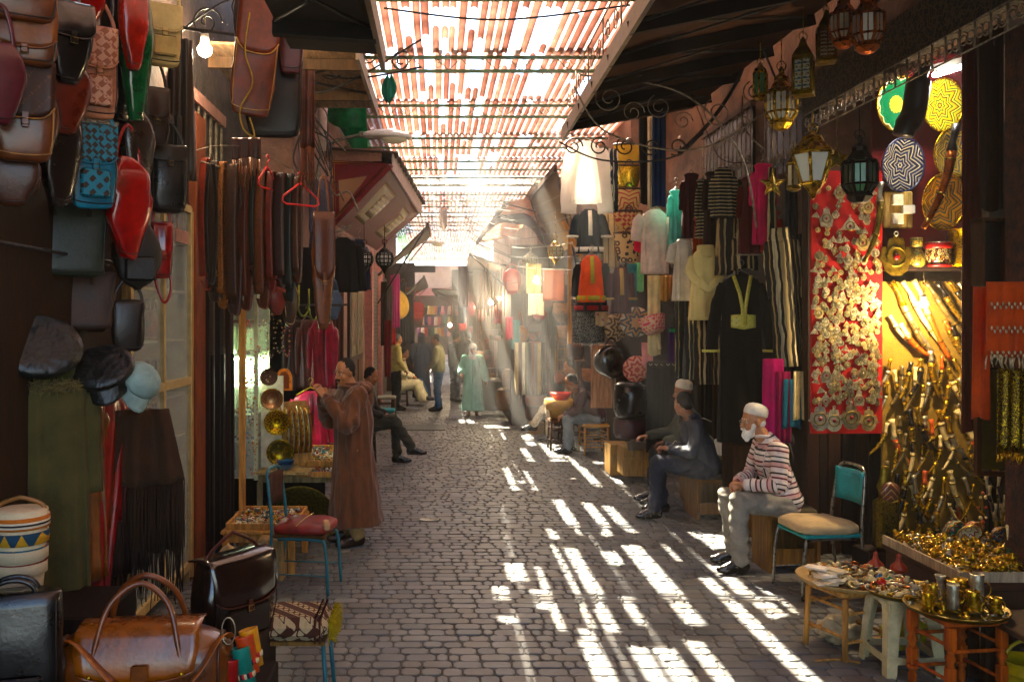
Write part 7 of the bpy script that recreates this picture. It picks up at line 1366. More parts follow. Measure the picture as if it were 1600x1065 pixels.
# bench at corner, yellow coil
t = thing('bench', 'dark plank bench in the lower right corner over the yellow bucket', 'bench', (3.42, 4.85, 0)); MB().box((0, 0, .44), (.75, .5, .035), bev=.006).mk('seat', wood('5a4230'), t)
for x in (-.32, .32):
    for y in (-.2, .2): MB().box((x, y, .21), (.06, .05, .42)).mk('leg', wood('4a3426'), t)
MB().box((0, -.2, .06), (.6, .04, .05)).mk('stretcher', wood('5a4230'), t)
t = thing('bucket', 'ribbed yellow plastic bucket under the corner bench', 'bucket', (3.30, 5.02, 0)); MB().lathe([(.09, .0), (.1, .01), (.105, .04), (.115, .045), (.11, .05), (.115, .08), (.125, .085), (.12, .09), (.127, .13), (.137, .135), (.13, .14), (.137, .2), (.125, .2), (.1, .02)], 24).mk('pail', paint('d8b810', .4), t); MB().tube(arc((0, 0, .19), .13, 0, math.pi, 12, r2=.12), .010, 6).mk('handle', paint('e0c020', .4), t)
for (x, y, l, c) in ((2.98, 5.75, 'crumpled yellow plastic bag under the cream plastic stool', 'c8b818'), (2.62, 5.85, 'crumpled pale sack under the raw wood stool', 'b8a888')):
    q = MB(); ell(q, (0, 0, .08), (.14, .1, .08)); ell(q, (.08, .04, .1), (.08, .08, .09)); o = remesh('plastic_bag', q, .012, paint(c, .5), None, folds=.02, fq=(14, 14, 14), smooth=1); o.location = (x, y, 0); tag(o, l, 'bag')
tag(MB().tube(bez([(-.15, 0, .01), (0, .02, .012), (.12, -.03, .01)], 5), .008, 5).mk('twig', palew, loc=(2.46, 5.5, 0)), 'pale straw lying on the paving before the raw wood stool', 'straw')
# ================================================================ RIGHT SIDE: CLOTHES SHOPS
def gm(label, px, py, pyb, Y, wpx, m, rz=0, hb=None, **k):
    s = Y/1400; return garment(label, W(px, py, Y), (pyb-py)*s, wpx*s*k.pop('sf', .8), (hb or wpx)*s, m, rz, **k)
def sm(n, cols, w_, sc, ax=0, **k): return stripemat('st_'+n, cols, w_, axis=ax, scale=sc, **k)
djel = sm('djel', ['cbb88c', '1c1612', 'd8c8a0', '1c1612', 'b8a070', '2a201a', 'e0d4b0', '1c1612'], [3, 2, 1.2, 2.6, .8, 1.6, 2.4, 1.4], 4.6, wob=.05)
djd = sm('djd', ['1a1613', 'b8a880', '1a1613', '4a3a28', 'd0c098', '1a1613'], [3, .8, 2, .8, 1, 2], 6, wob=.05)
brst = sm('brst', ['2a1c14', 'c0a878', '3a281c', 'd8c49a', '2a1c14'], [2, .8, 1.6, 1.2, 1.6], 7, wob=.04)
grst = sm('grst', ['c8b890', '2c302c', '5a5c54', '1c1e1e', 'c8b890', '3a3c38'], [1.2, 2, 1.2, 2, .8, 2], 7, wob=.04)
ch_ = sm('checks', ['1a1613', 'c0b088', '1a1613', 'd8cca8'], [2, 1, 2, .6], 14, ax=2)
navyc = cloth('20283a'); drape('long blue black cloth hanging behind the striped djellaba', W(1243, 285, 8.35), .19, 1.95, navyc, 10, .02, 3, 'cloth', 'cloth', t_=.03)
gm('black and cream striped djellaba with long sleeves hanging behind the bearded man', 1219, 362, 572, 8.3, 46, djel, -15, sleeve=.62, spread=.0, d=.09, hood=True, fold=.02, tilt=(0, -4))
gm('black kaftan with gold V neck trim and gold belt', 1158, 430, 690, 8.7, 80, cloth('14120f', rough=.95), 0, hb=74, sf=.78, sleeve=.74, spread=.1, trim=patmat('gold_trim', ['a8982a', 'd8d070', 'a8982a'], 'magic', 30, .5), belt=(.44, patmat('gold_belt', ['a89a2a', 'd8d070', '8a7a1a'], 'magic', 24, .5)), sl_r=(.08, .075), d=.08, fold=.012)
gm('cream hooded djellaba with sleeves crossed over its front', 1103, 388, 500, 9.4, 56, cloth('e6d49a', var=.1), 0, hb=52, sleeve=.5, cross=True, d=.09, hood=True, fold=.012, sl_r=(.062, .055))
gm('brown and white striped trousers below the cream djellaba, right leg wide', 1108, 490, 600, 9.5, 44, brst, 0, pants=True, sleeve=0, d=.08, fold=.015, hanger=False, name='trousers', cat='trousers')
gm('grey and white striped trousers below the cream djellaba at the left', 1083, 495, 592, 9.6, 34, grst, 0, pants=True, sleeve=0, d=.08, fold=.015, hanger=False, name='trousers', cat='trousers')
for a in ((1172, 278, 396, 8.8, 36, cloth('5e1418'), 'wine red embroidered dress in the upper row', 5), (1192, 257, 382, 8.7, 34, cloth('d8186a'), 'hot pink dress with coral neckline in the upper row', -5), (1206, 330, 385, 8.75, 26, cloth('c41a2c'), 'scarlet short dress behind the hot pink one', 0), (1138, 268, 430, 9.1, 40, brst, 'brown and cream striped djellaba in the upper row', 10), (1130, 264, 340, 9.0, 40, ch_, 'black and white chequered hooded top in the upper row', 5),
          (1098, 282, 372, 9.6, 20, ch_, 'narrow black and cream patterned top beside the maroon robe', 20), (1113, 270, 395, 9.5, 26, cloth('38201a'), 'dark brown robe between the chequered tops', 10), (1080, 272, 372, 9.9, 30, cloth('4a141c'), 'maroon robe with pale blue hood lining', 0), (1092, 340, 400, 9.8, 14, cloth('a04a20'), 'narrow rust robe edge under the maroon robe', 30), (1162, 360, 420, 9.0, 34, brst, 'striped robe hem hanging below the wine red dress', 0)):
    gm(a[6], a[0], a[1], a[2], a[3], a[4], a[5], a[7], sleeve=.4, spread=.02, sl_r=(.05, .045), d=.07, fold=.014)
q = thing('curtain_rod', 'steel hanging rod with crossbars under the wine red dress', 'rod', W(1150, 398, 8.9)); MB().tube([(0, 0, 0), (.45, 0, 0)], .008, 6).mk('bar', silver, q)
drape('sand coloured striped scarf twisted beside the hot pink dress', W(1207, 262, 8.5), .09, .75, brst, 40, .02, 2, 'scarf', 'scarf', t_=.02)
for a in ((1209, 560, 695, 8.0, 30, 'b01868', 'magenta cloth hanging low behind the bearded man'), (1225, 580, 690, 7.98, 16, '8a1c4a', 'plum cloth strip behind the bearded man'), (1237, 592, 668, 7.97, 24, '0f6a80', 'peacock blue cloth behind the head of the bearded man'), (1247, 580, 655, 7.96, 14, 'e0d0a0', 'cream curved cloth edge beside the dark post')): drape(a[6], W(a[0], a[1], a[3]), a[4]*a[3]/1400, (a[2]-a[1])*a[3]/1400, cloth(a[5]), 0, .015, 2, 'cloth', 'cloth', t_=.02, taper=1.1)
gm('sheer turquoise top hanging right of the white tunic', 1056, 298, 400, 10.2, 24, cloth('7fcfc4', trans=.3), 20, sleeve=.3, spread=.02, sl_r=(.05, .045)); gm('white kurta with blue hem dots behind the cream djellaba', 1068, 375, 470, 10.0, 34, cloth('d8d0c4'), 0, sleeve=.25, spread=.06)
gm('pale pink tunic with wide short sleeves hanging in the sunlight', 1023, 328, 428, 10.4, 58, cloth('eed8cc', trans=.25), 0, hb=44, sf=.75, sleeve=.36, spread=.06, sl_r=(.09, .085), d=.07, fold=.01)
drape('hot pink cloth edge behind the pale pink tunic', W(1000, 372, 10.6), .14, .16, cloth('e0305a'), 0, .01, 2, t_=.01); drape('hot pink cloth edge at the right behind the pale pink tunic', W(1047, 372, 10.6), .1, .14, cloth('e0305a'), 0, .01, 2, t_=.01)
for a in ((1008, 172, 318, 10.2, 14, '12100f', 'black'), (1019, 172, 325, 10.18, 14, 'e8d6b4', 'cream'), (1031, 168, 322, 10.16, 18, '1c3a6a', 'royal blue')): drape('long %s scarf of the three hung over the iron scroll bar' % a[6], W(a[0], a[1], a[3]), a[4]*a[3]/1400, (a[2]-a[1])*a[3]/1400, cloth(a[5]), 5, .012, 2, t_=.03)
gm('large translucent white shirt with wide sleeves glowing in the backlight', 916, 222, 318, 10.7, 62, cloth('fbf6f0', trans=.5, var=.05), 0, hb=60, sf=.72, sleeve=.85, spread=.05, sl_r=(.13, .12), d=.08, fold=.02)
drape('blue and white striped scarf beside the large white shirt', W(957, 232, 10.8), .14, .75, sm('bw', ['e8e0d4', '1e3a5a', 'd8d0c0', '2a2a34'], [2, 1.4, 1, 2], 9, wob=.1), 20, .02, 2, t_=.02)
bl_ = [('plain straw', 226, 258, cloth('c8a050')), ('gold sequinned', 259, 294, patmat('sequin', ['b8902a', 'e8c860', '8a6a1a'], 'voronoi', 60, .25, .8)), ('pink starred straw', 295, 329, patmat('bk_pink', ['d8b07a', 'c0304a', 'd8b07a'], 'star', (6, 14, 1), .8)), ('red and green straw', 330, 363, patmat('bk_red', ['d8b07a', 'b83040', 'd8b07a', '5a7a4a'], 'magic', 12, .8)), ('brown dotted straw', 364, 410, patmat('bk_dot', ['dcb888', '3a2a2a', 'dcb888', 'dcb888'], 'voronoi', 15, .8))]
for i, (l, a, b, m) in enumerate(bl_):
    s = 11.0/1400; t = thing('basket', '%s basket in the vertical string of five baskets, %s' % (l, ['top', 'second', 'middle', 'fourth', 'bottom'][i]), 'basket', W(981, b, 11.0), 0, 'baskets strung vertically'); h = (b-a)*s; w_ = 23*s
    MB().lathe([(.001, 0), (w_*.62, 0), (w_*.68, .01), (w_, h), (w_*.96, h+.004), (w_*.6, .02), (.001, .02)], 28, sy=.45).mk('basket_body', m, t); MB().lathe([(w_*1.0, h-.015), (w_*1.04, h), (w_*.98, h+.01)], 28, sy=.47).mk('rim', leather('5a3018'), t)
    MB().tube(arc((0, -w_*.4, h*.9), w_*.28, 0, math.pi, 8, r2=.09), .007, 5).mk('handle', leather('2a1a12'), t)
gm('black tunic with white embroidery at the neck and hem', 921, 328, 396, 11.5, 42, cloth('1c2a36'), 0, sleeve=.35, spread=.08, sl_r=(.07, .07), trim=cloth('e0dcd0'), hem=cloth('e0dcd0'), neck='line'); gm('beige striped smock between the black tunic and the baskets', 950, 335, 420, 11.6, 34, sm('bg', ['c8b898', '8a7a60'], [3, 1], 12), 10, sleeve=.3, spread=.05)
t = gm('orange waistcoat with gold braid over a black costume', 924, 400, 472, 11.2, 42, cloth('e8651c'), 0, sleeve=0, d=.09, trim=cloth('b8b040'), neck='line', hem=cloth('b8b040')); 
gm('black costume robe with red edge under the orange waistcoat', 924, 402, 487, 11.35, 50, cloth('15100f'), 0, sleeve=.5, spread=.05, hem=cloth('b01c20'), d=.08)
gm('maroon striped kaftan with gold frogging beside the orange waistcoat', 970, 418, 490, 11.3, 34, sm('mar', ['4a1a2a', '7a3a4a', '3a141e'], [2, 1, 2], 12), 0, sleeve=.4, spread=.03, trim=cloth('c8a870'), neck='line')
for a in ((988, 412, 470, 11.4, 14, '2a7a8a', 'teal'), (1000, 410, 455, 11.5, 12, '8ad0a0', 'mint'), (1022, 430, 555, 11.2, 20, 'e8d8a8', 'ivory'), (1038, 430, 470, 11.2, 12, 'c89a5a', 'honey'), (1048, 430, 468, 11.3, 10, 'a87a4a', 'tan')): drape('%s cloth hanging under the baskets and pale tunic' % a[6], W(a[0], a[1], a[3]), a[4]*a[3]/1400, (a[2]-a[1])*a[3]/1400, cloth(a[5]), 0, .012, 2, 'cloth', 'cloth', t_=.02)
drape('speckled dark grey woollen rug hanging over the street', W(921, 468, 12.0), .5, .58, patmat('rug_speck', ['2a2e30', '8a8a84', '2a2e30', '5a5c5a'], 'noise', 60, .95), 25, .03, 2, 'rug', 'rug', t_=.05, fringe=(.03, cloth('c8c0b0')))
def pouf(label, px, py, w_, h_, Y, m, facing=0): s = Y/1400; t = thing('pouf', label, 'pouf', W(px, py, Y), R(facing)); a = w_*s/2; b = h_*s; MB().lathe([(.001, 0), (a*.85, .0), (a*1.0, b*.2), (a*1.02, b*.6), (a*.95, b*.9), (a*.7, b), (.001, b*.98)], 28).mk('pouf_body', m, t); MB().tube(arc((0, 0, b*.9), a*.97, 0, 6.28, 24, (1, 0, 0), (0, 1, 0))[:-1], .008, 5, closed=True).mk('piping', leather('2a1a14'), t); return t
def disc(label, px, py, r_, Y, cols, k, rz=0): s = Y/1400; t = thing('leather_disc', label, 'pouf cover', W(px, py, Y), R(rz), None, (R(8), 0)); M = Matrix.Rotation(R(90), 3, 'X'); MB().lathe([(.001, -.06), (r_*s*.9, -.05), (r_*s, 0), (r_*s*.92, .04), (r_*s*.5, .055), (.001, .06)], 32, (0, 0, 0), M).mk('cover', patmat('disc_'+cols[0]+cols[1], cols, 'star', k, .5), t); return t
disc('round pouf cover with a blue and orange eight pointed star', 993, 503, 24, 11.6, ['e0a878', 'e0a878', '22405a', 'c8905a', '22405a', 'e8d8c0'], (8, 3.4, 1.3)); disc('brown and cream star patterned pouf cover half behind the blue star one', 964, 510, 24, 11.9, ['d8b890', '5a3a20', 'd8b890', '6a4426'], (8, 5.5, 1.1), 35); disc('crimson and peach star patterned pouf cover below the blue star one', 994, 576, 21, 11.5, ['c01c38', 'e8a890', 'c01c38', 'e8b8a0'], (8, 6, 1.0))
t = thing('basket', 'round pink flowered straw basket hanging tilted right of the blue star cover', 'basket', W(1024, 520, 11.0), 0, None, (R(-15), R(-12))); MB().lathe([(.001, 0), (.1, .0), (.13, .03), (.17, .2), (.165, .2), (.12, .03), (.001, .02)], 26).mk('basket_body', patmat('bk_pink2', ['e0c0a0', 'd8306a', 'e0c0a0', 'e0a060'], 'magic', 16, .8), t)
MB().tube(bez([(0, 0, 0), (.01, 0, -.1), (0, 0, -.22)], 4), [.012]*5+[.02]*4, 6).mk('tassel', cloth('c8b890'), t)
bag('glossy black round leather bag hanging under the brown star cover', W(955, 540, 11.8)+Vector((0, 0, .1)), .44, .42, .3, leather('1e1614', rough=.2, coat=.6), 10, shape='round', strap=.1)
pouf('tall black leather pouf on top of the stack by the crates', 985, 652, 52, 56, 11.9, leather('141110', rough=.3, coat=.3)); pouf('purple brown leather pouf under the black one', 984, 684, 50, 34, 11.95, leather('4a1424', rough=.4)); 
for px, w_, h, l in ((965, 34, 50, 'left'), (995, 52, 46, 'right')): s = 11.6/1400; tag(MB().box((0, 0, 0), (w_*s, .4, h*s), bev=.01).box((0, -.2, h*s*.1), (w_*s*.98, .02, .02)).mk('crate', wood('a8844e'), loc=W(px, 740-h/2, 11.6 if l == 'right' else 12.2)), 'pale wooden crate under the leather poufs, %s one' % l, 'crate')
drape('folded black cushion lying over the right pale crate', W(1003, 690, 11.3), .36, .1, cloth('5a5048'), 0, .02, 2, 'cushion', 'cushion', t_=.1)
t = thing('coat_rack', 'row of black lace topped kaftans hanging left of the capped man', 'rack', W(1012, 565, 10.9)); MB().tube([(0, 0, 0), (.45, -.1, 0)], .01, 6).mk('bar', iron, t)
for i in range(6):
    o = drape('black lace topped kaftan hanging at the %s of the dense black row' % ['left end', 'left', 'middle left', 'middle right', 'right', 'right end'][i], W(1016+i*9, 566, 10.88-.02*i), .09, 1.08, cloth('14110f'), 30, .012, 2, 'kaftan', 'kaftan', t_=.03, group='black kaftans in a dense row')
    q = MB(); [q.ball((-.04+.02*j, -.03, -.02-.012*(j % 2)), .009, 5, 4) for j in range(5)]; q.mk('lace', cloth('c8c0b0'), o)
drape('purple textile with green and teal borders', W(1060, 512, 10.8), .24, .42, cloth('4a2a6a'), 10, .02, 3, 'textile', 'textile', t_=.03, trim=(cloth('2aa86a'), [(.02, .1)])); drape('pink white embroidered cloth right of the red star cover', W(1012, 535, 11.4), .14, .3, cloth('e8a0a0'), 0, .01, 2, 'cloth', 'cloth', t_=.02); drape('embroidered cream cloth with a magenta flower', W(940, 485, 11.7), .16, .2, patmat('flw', ['d8c49a', 'd8c49a', 'c8308a'], 'magic', 9, .8), 10, .01, 2, 'cloth', 'cloth', t_=.02)
for i, px in enumerate((1062, 1078, 1092)): drape('%s striped djellaba hem among those hanging behind the capped man' % ['white edged', 'middle', 'darkest'][i], W(px, 470, 10.0), .11, .85-.03*i, grst, 20, .015, 2, 'djellaba', 'robe', t_=.03)
for i, (px, c, l) in enumerate(((1100, '3a281c', 'brown'), (1112, '1c1815', 'near black'), (1124, '4a3426', 'umber'))): drape('%s cloth added to cover the sunlit boards behind the two seated men' % l, W(px, 560, 10.7), .15, .95, cloth(c), 15, .015, 2, 'cloth', 'cloth', t_=.03)  # dark drapes added to hide the sunlit side boards
# shop doors and dark backings behind the clothes
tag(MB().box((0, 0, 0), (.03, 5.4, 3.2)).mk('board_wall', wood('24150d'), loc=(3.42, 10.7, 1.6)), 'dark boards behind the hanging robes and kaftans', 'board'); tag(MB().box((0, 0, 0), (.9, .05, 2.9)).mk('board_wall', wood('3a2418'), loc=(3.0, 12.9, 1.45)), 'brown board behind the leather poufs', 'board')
t = thing('wooden_door', 'old brown shop door leaf behind the two seated men', 'door', (3.2, 9.3, 0)); MB().box((0, 0, .85), (.5, .06, 1.7)).mk('leaf', wood('4a3222'), t); MB().box((0, -.04, .5), (.3, .02, .6)).mk('panel', wood('5a3e2a'), t); MB().box((0, -.04, 1.2), (.3, .02, .5)).mk('panel', wood('5a3e2a'), t)
for i, (x, y, z, h, w_, l) in enumerate(((2.98, 9.65, 0, .40, .5, 'wooden crate seat with a cloth pad under the navy jacket man'), (3.2, 8.85, 0, .38, .36, 'small wooden crate with a round pad between the seated men'), (2.95, 7.62, 0, .46, .40, 'open wooden crate seat under the bearded man'), (3.1, 10.4, 0, .44, .45, 'crate seat under the capped man'))):
    t = thing('seat_crate', l, 'seat', (x, y, z)); m = wood('9a7242'); 
    for s in (-1, 1): MB().box((s*w_/2, 0, h/2), (.03, w_, h)).mk('side', m, t)
    MB().box((0, w_/2-.01, h/2), (w_-.035, .02, h-.02)).mk('back', m, t); MB().box((0, 0, h+.012), (w_+.06, w_+.04, .025)).mk('top', m, t); MB().box((0, -w_/2+.02, h*.3), (w_-.04, .02, h*.3)).mk('front_slat', m, t); MB().box((0, 0, h+.05), (w_, w_*.95, .05), bev=.02).mk('pad', cloth('6a6048'), t)
# baskets and stools mid distance
stool('natural straw and wood stool under the man in maroon jacket', (2.45, 14.15, 0), .42, .48, rawwood, cloth('c89a58'), rz=5, rungs=3)
t = thing('basket', 'round woven basket holding a red bowl before the seated men', 'basket', W(876, 652, 14.6)); MB().lathe([(.001, 0), (.17, 0), (.19, .12), (.24, .14), (.27, .3), (.25, .3), (.001, .26)], 28).mk('basket_body', mat('wicker2', hexc('c89a50'), rough=.8, bump=.8, bsc=70), t); MB().lathe([(.001, .28), (.1, .28), (.18, .4), (.17, .41), (.001, .34)], 22).mk('bowl', paint('c81c30', .35), t)
stool('low dark wooden stand under the round woven basket', (W(876, 652, 14.6).x, 14.6, 0), .4, .5, wood('4a2c1c'), wood('6a4428'))
stool('dark stool under the man in cream striped trousers', (2.30, 15.6, 0), .4, .48, wood('3a2618'), cloth('5a4a3a'))
# upper right: awnings and wall
t = smallawn('rattan lined awning over the middle right stalls', W(905, 385, 13.5), W(868, 395, 17.5), W(828, 310, 17.5), W(868, 262, 13.5), mat('reed', hexc('8a6a34'), rough=.9, stretch=(1, 14, 1), bump=.8, var=.5), .015, 10)
drape('bright green white tarpaulin lit by the sun above the rattan awning', W(850, 285, 16.0), .5, .3, mat('tarp4', hexc('8ad8a8'), rough=.6, trans=.7), 50, .04, 2, 'tarpaulin', 'tarpaulin', tilt=(-50, 0))
t = thing('cloth_awning', 'purple grey cloth thrown over the awning poles above the bag stall', 'awning', W(800, 348, 18)); MB().sheet(lambda u, v: (-.45+1.35*u, .8*v, .35*math.sin(u*2.6)-.75*u*u*.9-.1*v+.03*math.sin(u*14+v*5)), 20, 8, .01).mk('cloth', mat('awn_purple', hexc('8a5468'), rough=.9, trans=.5), t)
smallawn('brown corrugated awning of the farthest right bag stall', W(800, 420, 19), W(775, 428, 24), W(728, 425, 24), W(735, 398, 19), paint('5a4434', .8), .02, 14)
smallawn('pale roof sheet above the bag stall tilting down to the street', W(870, 300, 17.5), W(800, 370, 21), W(745, 380, 21), W(790, 318, 17.5), mat('sheet_pale', hexc('e0c0ae'), rough=.8, trans=.7), .02, 18)
lantern('round green glass lantern glowing below the rattan awning', W(868, 330, 14.5), .5, brass, glass('lamp_pale', (.8, .9, .6), .3, .8), 'round', drop=.4); lantern('pale round lantern left of the green glass one', W(829, 360, 16.5), .55, silver, glass('lamp_pale', None), 'round', drop=.3)
# bag stalls facing the camera
def stallboard(label, x0, x1, Y, h, c, z0=0): tag(MB().box((0, 0, 0), (x1-x0, .06, h-z0)).mk('board_wall', wood(c), loc=((x0+x1)/2, Y, (h+z0)/2)), label, 'board')
stallboard('brown back board of the bag stall behind the cream trousered man', 1.45, 3.0, 17.9, 3.6, '4a2c1a'); stallboard('brown back board of the strap stall at the far right', .86, 2.2, 22.4, 3.5, '4a2c1a')
tag(MB().box((0, 0, 0), (.05, 3.9, 3.3)).mk('board_wall', wood('3a2216'), loc=(1.5, 20.2, 1.65)), 'brown side board between the two bag stalls', 'board'); tag(MB().box((0, 0, 0), (.05, 4.6, 3.4)).mk('board_wall', wood('3a2216'), loc=(2.75, 15.4, 1.7)), 'brown side board behind the basket seller', 'board')
rb2 = random.Random(12); lc = ['8a3a20', '5a2c18', 'a8562a', '3a2018', 'b8743a', '7a1c1c', '2a201c', '9a6a3a', 'c88a4a', '4a3828', 'b02420', '6a4a34']; ln_ = ['rust', 'chestnut', 'tan', 'dark brown', 'honey', 'oxblood', 'black', 'sand', 'golden', 'olive brown', 'red', 'taupe']
def fillbags(name, x0, x1, Y, rows, n, grp, strapk=.35, sz=(.2, .34)):
    for ri, z in enumerate(rows):
        for k in range(n):
            i = rb2.randrange(12); x = x0+(x1-x0)*(k+.5+rb2.uniform(-.2, .2))/n; w_ = rb2.uniform(*sz); y = Y-.12-rb2.uniform(0, .35); rw = ['top', 'upper', 'middle', 'lower', 'bottom'][min(4, ri)]; cl = ['leftmost', 'left hand', 'inner left', 'inner right', 'right hand', 'far right'][min(5, int(k*6/n))]
            if rb2.random() < strapk:
                t = thing('strap_bunch', '%s leather straps hanging in the %s row of %s, %s' % (ln_[i], rw, name, cl), 'straps', (x, y, z), 0, grp)
                for j in range(3): MB().tube(bez([(-.06+.05*j, 0, 0), (-.05+.05*j, -.01, -.3), (-.06+.055*j+rb2.uniform(-.03, .03), 0, -rb2.uniform(.6, .95))], 4), .02, 5, flat=(.012, .035)).mk('strap', leather(lc[(i+j) % 12]), t)
            else: bag('%s leather bag hanging in the %s row of %s, %s' % (ln_[i], rw, name, cl), (x, y, z), w_, w_*rb2.uniform(.9, 1.35), .12, leather(lc[i]), rb2.uniform(-30, 30), flap=leather(lc[(i+1) % 12]) if rb2.random() < .6 else None, strap=rb2.uniform(.12, .4), shape=rb2.choice(('satchel', 'tear', 'tote', 'round')), buckle=False, group=grp)
fillbags('the middle stall', 1.5, 2.75, 17.8, (3.25, 2.75, 2.25, 1.8, 1.3), 5, 'bags of the middle right stall'); fillbags('the far strap stall', .9, 1.9, 22.3, (3.2, 2.7, 2.2, 1.6, 1.05), 5, 'goods of the far right stall', .55)
fillbags('the basket seller boards', 2.2, 2.9, 15.2, (2.7, 2.1, 1.5), 3, 'bags near the basket seller', .4)
fillbags('the far left stall', -1.45, -.75, 26.5, (3.3, 2.8, 2.3, 1.8), 4, 'goods of the far left stall', .3, (.2, .36)); fillbags('the lane end stall', .3, 1.5, 30, (3.2, 2.7, 2.2, 1.7), 5, 'goods of the lane end stall', .3, (.22, .4))
stallboard('brown board behind the far left stall', -1.6, -.7, 26.7, 3.8, '4a3020'); stallboard('brown board behind the lane end stall', .45, 2.0, 30.3, 3.8, '4a3020')
for i in range(9): o = MB().tube([(0, 0, 0), (rb2.uniform(-.02, .02), 0, -rb2.uniform(1.0, 1.4))], .016, 5).mk('long_strap', metal('c8963a', .4), loc=W(752+i*5.2, 420+rb2.uniform(-8, 8), 19.6)); tag(o, 'long golden brown strap glowing beside the far bulbs, %s' % pos_[i], 'strap', 'golden straps beside the far bulbs')
bag('bright orange red backpack hanging high in the middle right stall', W(800, 412, 16.8), .36, .46, .18, leather('c03a20'), 0, strap=.1, shape='tear', pocket=leather('b84a2a')); bag('crimson sling bag hanging by long cords', W(843, 445, 16.2), .25, .22, .12, leather('b81c24'), 0, strap=.42, shape='round'); bag('scarlet handbag at the lane side of the strap stall', W(722, 490, 20.5), .2, .26, .12, leather('c8201c'), 0, strap=.12); bag('maroon teardrop bag above the scarlet handbag', W(735, 462, 20.6), .24, .34, .14, leather('5a1c28'), 0, strap=.14, shape='tear')
for a in ((835, 412, 458, 16.0, 22, 'd8c890', 'yellow cream'), (838, 458, 492, 15.9, 24, 'e8dcc8', 'white'), (724, 415, 480, 20.0, 16, '6a4a58', 'mauve'), (866, 420, 470, 15.5, 34, '8a5040', 'dusty brown'), (722, 470, 505, 20.2, 12, '22405a', 'dark blue'), (805, 500, 545, 16.8, 14, '2a8a8a', 'turquoise'), (795, 495, 530, 16.7, 10, 'd83a5a', 'pink red'), (778, 485, 505, 19.4, 10, 'e01c3a', 'bright red')):
    drape('%s cloth panel among the right hand bag stalls' % a[6], W(a[0], a[1], a[3]), a[4]*a[3]/1400, (a[2]-a[1])*a[3]/1400, cloth(a[5]), 5, .015, 2, 'hanging_cloth', 'cloth', t_=.03)
for i in range(9): drape('rolled %s textile standing in the row left of the basket seller, %s' % (['cream', 'brown', 'white', 'olive', 'black', 'rust', 'grey', 'sand', 'dark'][i], pos_[i]), W(808+i*5, 535, 16.4), .05, .95, cloth(['c8b890', '5a3a24', 'd8d0c0', '6a6a4a', '1c1a18', '7a3a24', '7a7670', 'b09a6a', '2a201a'][i]), 0, .008, 1, 'textile_roll', 'textile', t_=.05)
for i, (px, py, c, l) in enumerate(((862, 560, '6a5a44', 'left'), (876, 562, 'a8885a', 'right'), (890, 570, '8a6a44', 'far right'), (905, 545, 'c08a60', 'upper'))): t = thing('picture_frame', '%s wooden frame leaning on the boards behind the basket seller' % l, 'frame', W(px, py, 16.0)); s = .09; [MB().box((x, 0, 0), (.02, .02, .42)).mk('rail', wood(c), t) for x in (-s, s)]; [MB().box((0, 0, z), (2*s, .02, .02)).mk('rail', wood(c), t) for z in (-.2, 0, .2)]
r5 = random.Random(9)
for i in range(14):
    px = 760+(i % 7)*9; py = 515+(i//7)*60+r5.uniform(-10, 10); t = thing('basket', '%s small basket on the %s shelf of the strap stall, %s' % (['straw', 'brown', 'dark', 'red brown', 'golden', 'grey', 'pale'][i % 7], ['upper', 'lower'][i//7], pos_[i % 7]), 'basket', W(px, py+22, 20.6), 0, 'small baskets of the far right stall'); MB().lathe([(.001, 0), (.055, 0), (.075, .1), (.07, .1), (.001, .04)], 12).mk('basket_body', cloth(lc[i % 12]), t); q = MB(); [q.ball((r5.uniform(-.04, .04), r5.uniform(-.04, .04), .1), .018, 5, 4) for _ in range(7)]; tag(q.mk('contents', [brass, copper, silver][i % 3], t), None, None, None, 'stuff')
for z, l in ((1.9, 'upper'), (1.02, 'lower')): tag(MB().box((0, 0, 0), (1.0, .5, .03)).mk('shelf', darkw, loc=(1.45, 20.7, z-.04)), '%s shelf of small baskets in the far strap stall' % l, 'shelf')
for i, (px, py, w_, h, c, l, Y) in enumerate(((795, 640, 40, 34, '8a5a30', 'brown leather pouf with folds on the ground by the strap stall', 18.6), (800, 606, 30, 30, 'a8683a', 'tan leather pouf stacked on the brown one', 18.6), (838, 655, 34, 24, '6a2c1c', 'oxblood leather pouf at the bottom of the floor stack', 17.0), (838, 634, 34, 20, 'a8502a', 'orange brown leather pouf in the floor stack', 17.0), (838, 616, 36, 18, '7a3a24', 'chestnut leather pouf on the floor stack', 17.0), (838, 690, 30, 32, '8a6a3a', 'yellow brown hamper under the floor stack of poufs', 16.6), (770, 640, 30, 50, '4a3a30', 'dark covered basket beside the walking woman', 19.8), (752, 600, 20, 30, '6a3a20', 'small brown sack behind the walking woman', 21.5), (912, 640, 20, 30, 'b07090', 'pile of folded mauve cloth behind the maroon jacket man', 15.2))): pouf(l, px, py, w_, h, Y, leather(c, rough=.5))
bulb('lit bulb in the strap stall, left and brightest', W(767, 473, 20.2), 22, .05, .3, es=60); bulb('smaller lit bulb right of the brightest in the strap stall', W(780, 467, 20.8), 14, .035, .3, es=40); bulb('lit bulb above the white cloth panel in the middle right stall', W(838, 438, 14.9), 5, .045, .4, es=60)
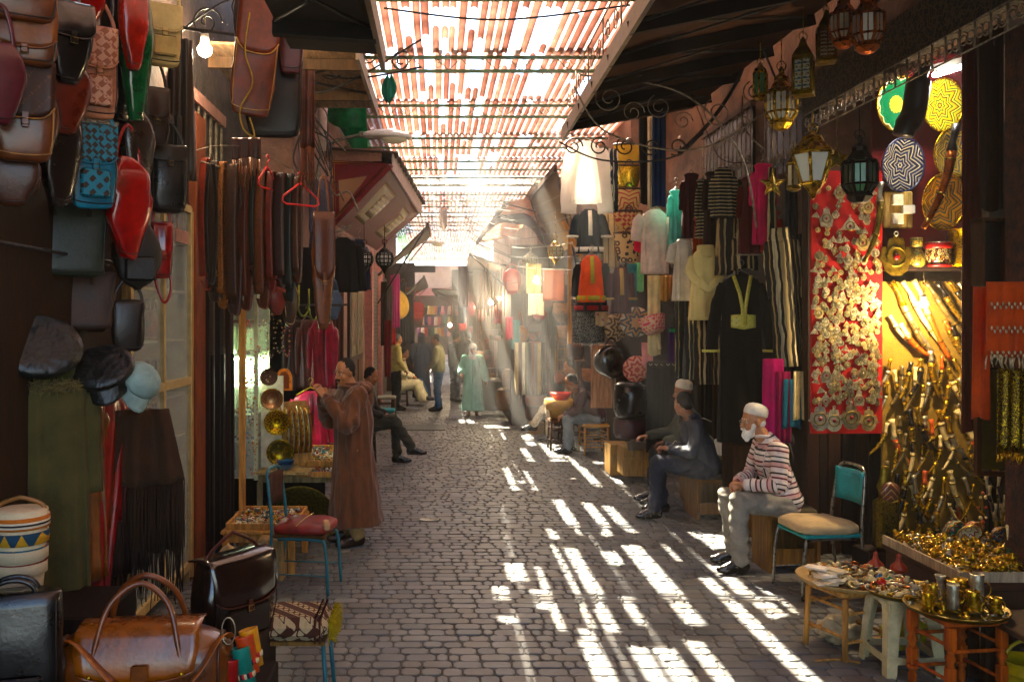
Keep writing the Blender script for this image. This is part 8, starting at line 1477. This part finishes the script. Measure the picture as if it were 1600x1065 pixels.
for i in range(7): cable([W(700+i*6, 300+i*12, 21-i), W(800, 330+i*14, 17), W(905, 290+i*22, 12.5)], .006, iron if i % 2 else ironlite, 'sagging cable across the right stalls, %s' % ['topmost', 'second', 'third', 'fourth', 'fifth', 'sixth', 'lowest'][i])
tag(MB().beam((0, 0, 0), (.5, 0, -1.0), .09, .06).mk('plank_brace', rawwood, loc=W(880, 345, 13.4)), 'slanting raw wood brace under the rattan awning', 'brace'); tag(MB().box((0, 0, 0), (.05, .05, 1.7)).mk('wooden_pole', rawwood, loc=(W(890, 500, 13.3).x, 13.3, 2.6)), 'upright wooden pole beside the orange waistcoat', 'pole')
tag(MB().box((0, 0, 0), (.3, .06, .9)).mk('door_board', wood('c09070'), loc=(W(940, 590, 12.8).x, 12.8, 1.3)), 'pale peach board beside the glossy black bag', 'board')
# ---- hazy sunlit air
hz = MB(); hz.box((0, 26, 4.0), (80, 78, 12.4)); ho = hz.mk('haze', _new('haze_air')[0]); hm_ = ho.data.materials[0]; N = hm_.node_tree.nodes; N.remove(N['Principled BSDF']); pv_ = N.new('ShaderNodeVolumePrincipled'); pv_.inputs['Density'].default_value = .0035; pv_.inputs['Color'].default_value = (.95, .92, .88, 1); pv_.inputs['Anisotropy'].default_value = .45
hm_.node_tree.links.new(pv_.outputs[0], N['Material Output'].inputs['Volume']); tag(ho, None, None, None, 'stuff')
sm_ = MB(); ell(sm_, (0, 0, 0), (2.2, 4.6, 2.8), n=32); so_ = sm_.mk('shaft_haze', _new('shaft_haze_air')[0], loc=(1.2, 16.6, 2.9)); hm_ = so_.data.materials[0]; N = hm_.node_tree.nodes; N.remove(N['Principled BSDF']); pv_ = N.new('ShaderNodeVolumePrincipled'); pv_.inputs['Density'].default_value = .034; pv_.inputs['Color'].default_value = (.95, .94, .92, 1); pv_.inputs['Anisotropy'].default_value = .45  # denser local haze, added so the sun shafts show up
hm_.node_tree.links.new(pv_.outputs[0], N['Material Output'].inputs['Volume']); tag(so_, None, None, None, 'stuff')
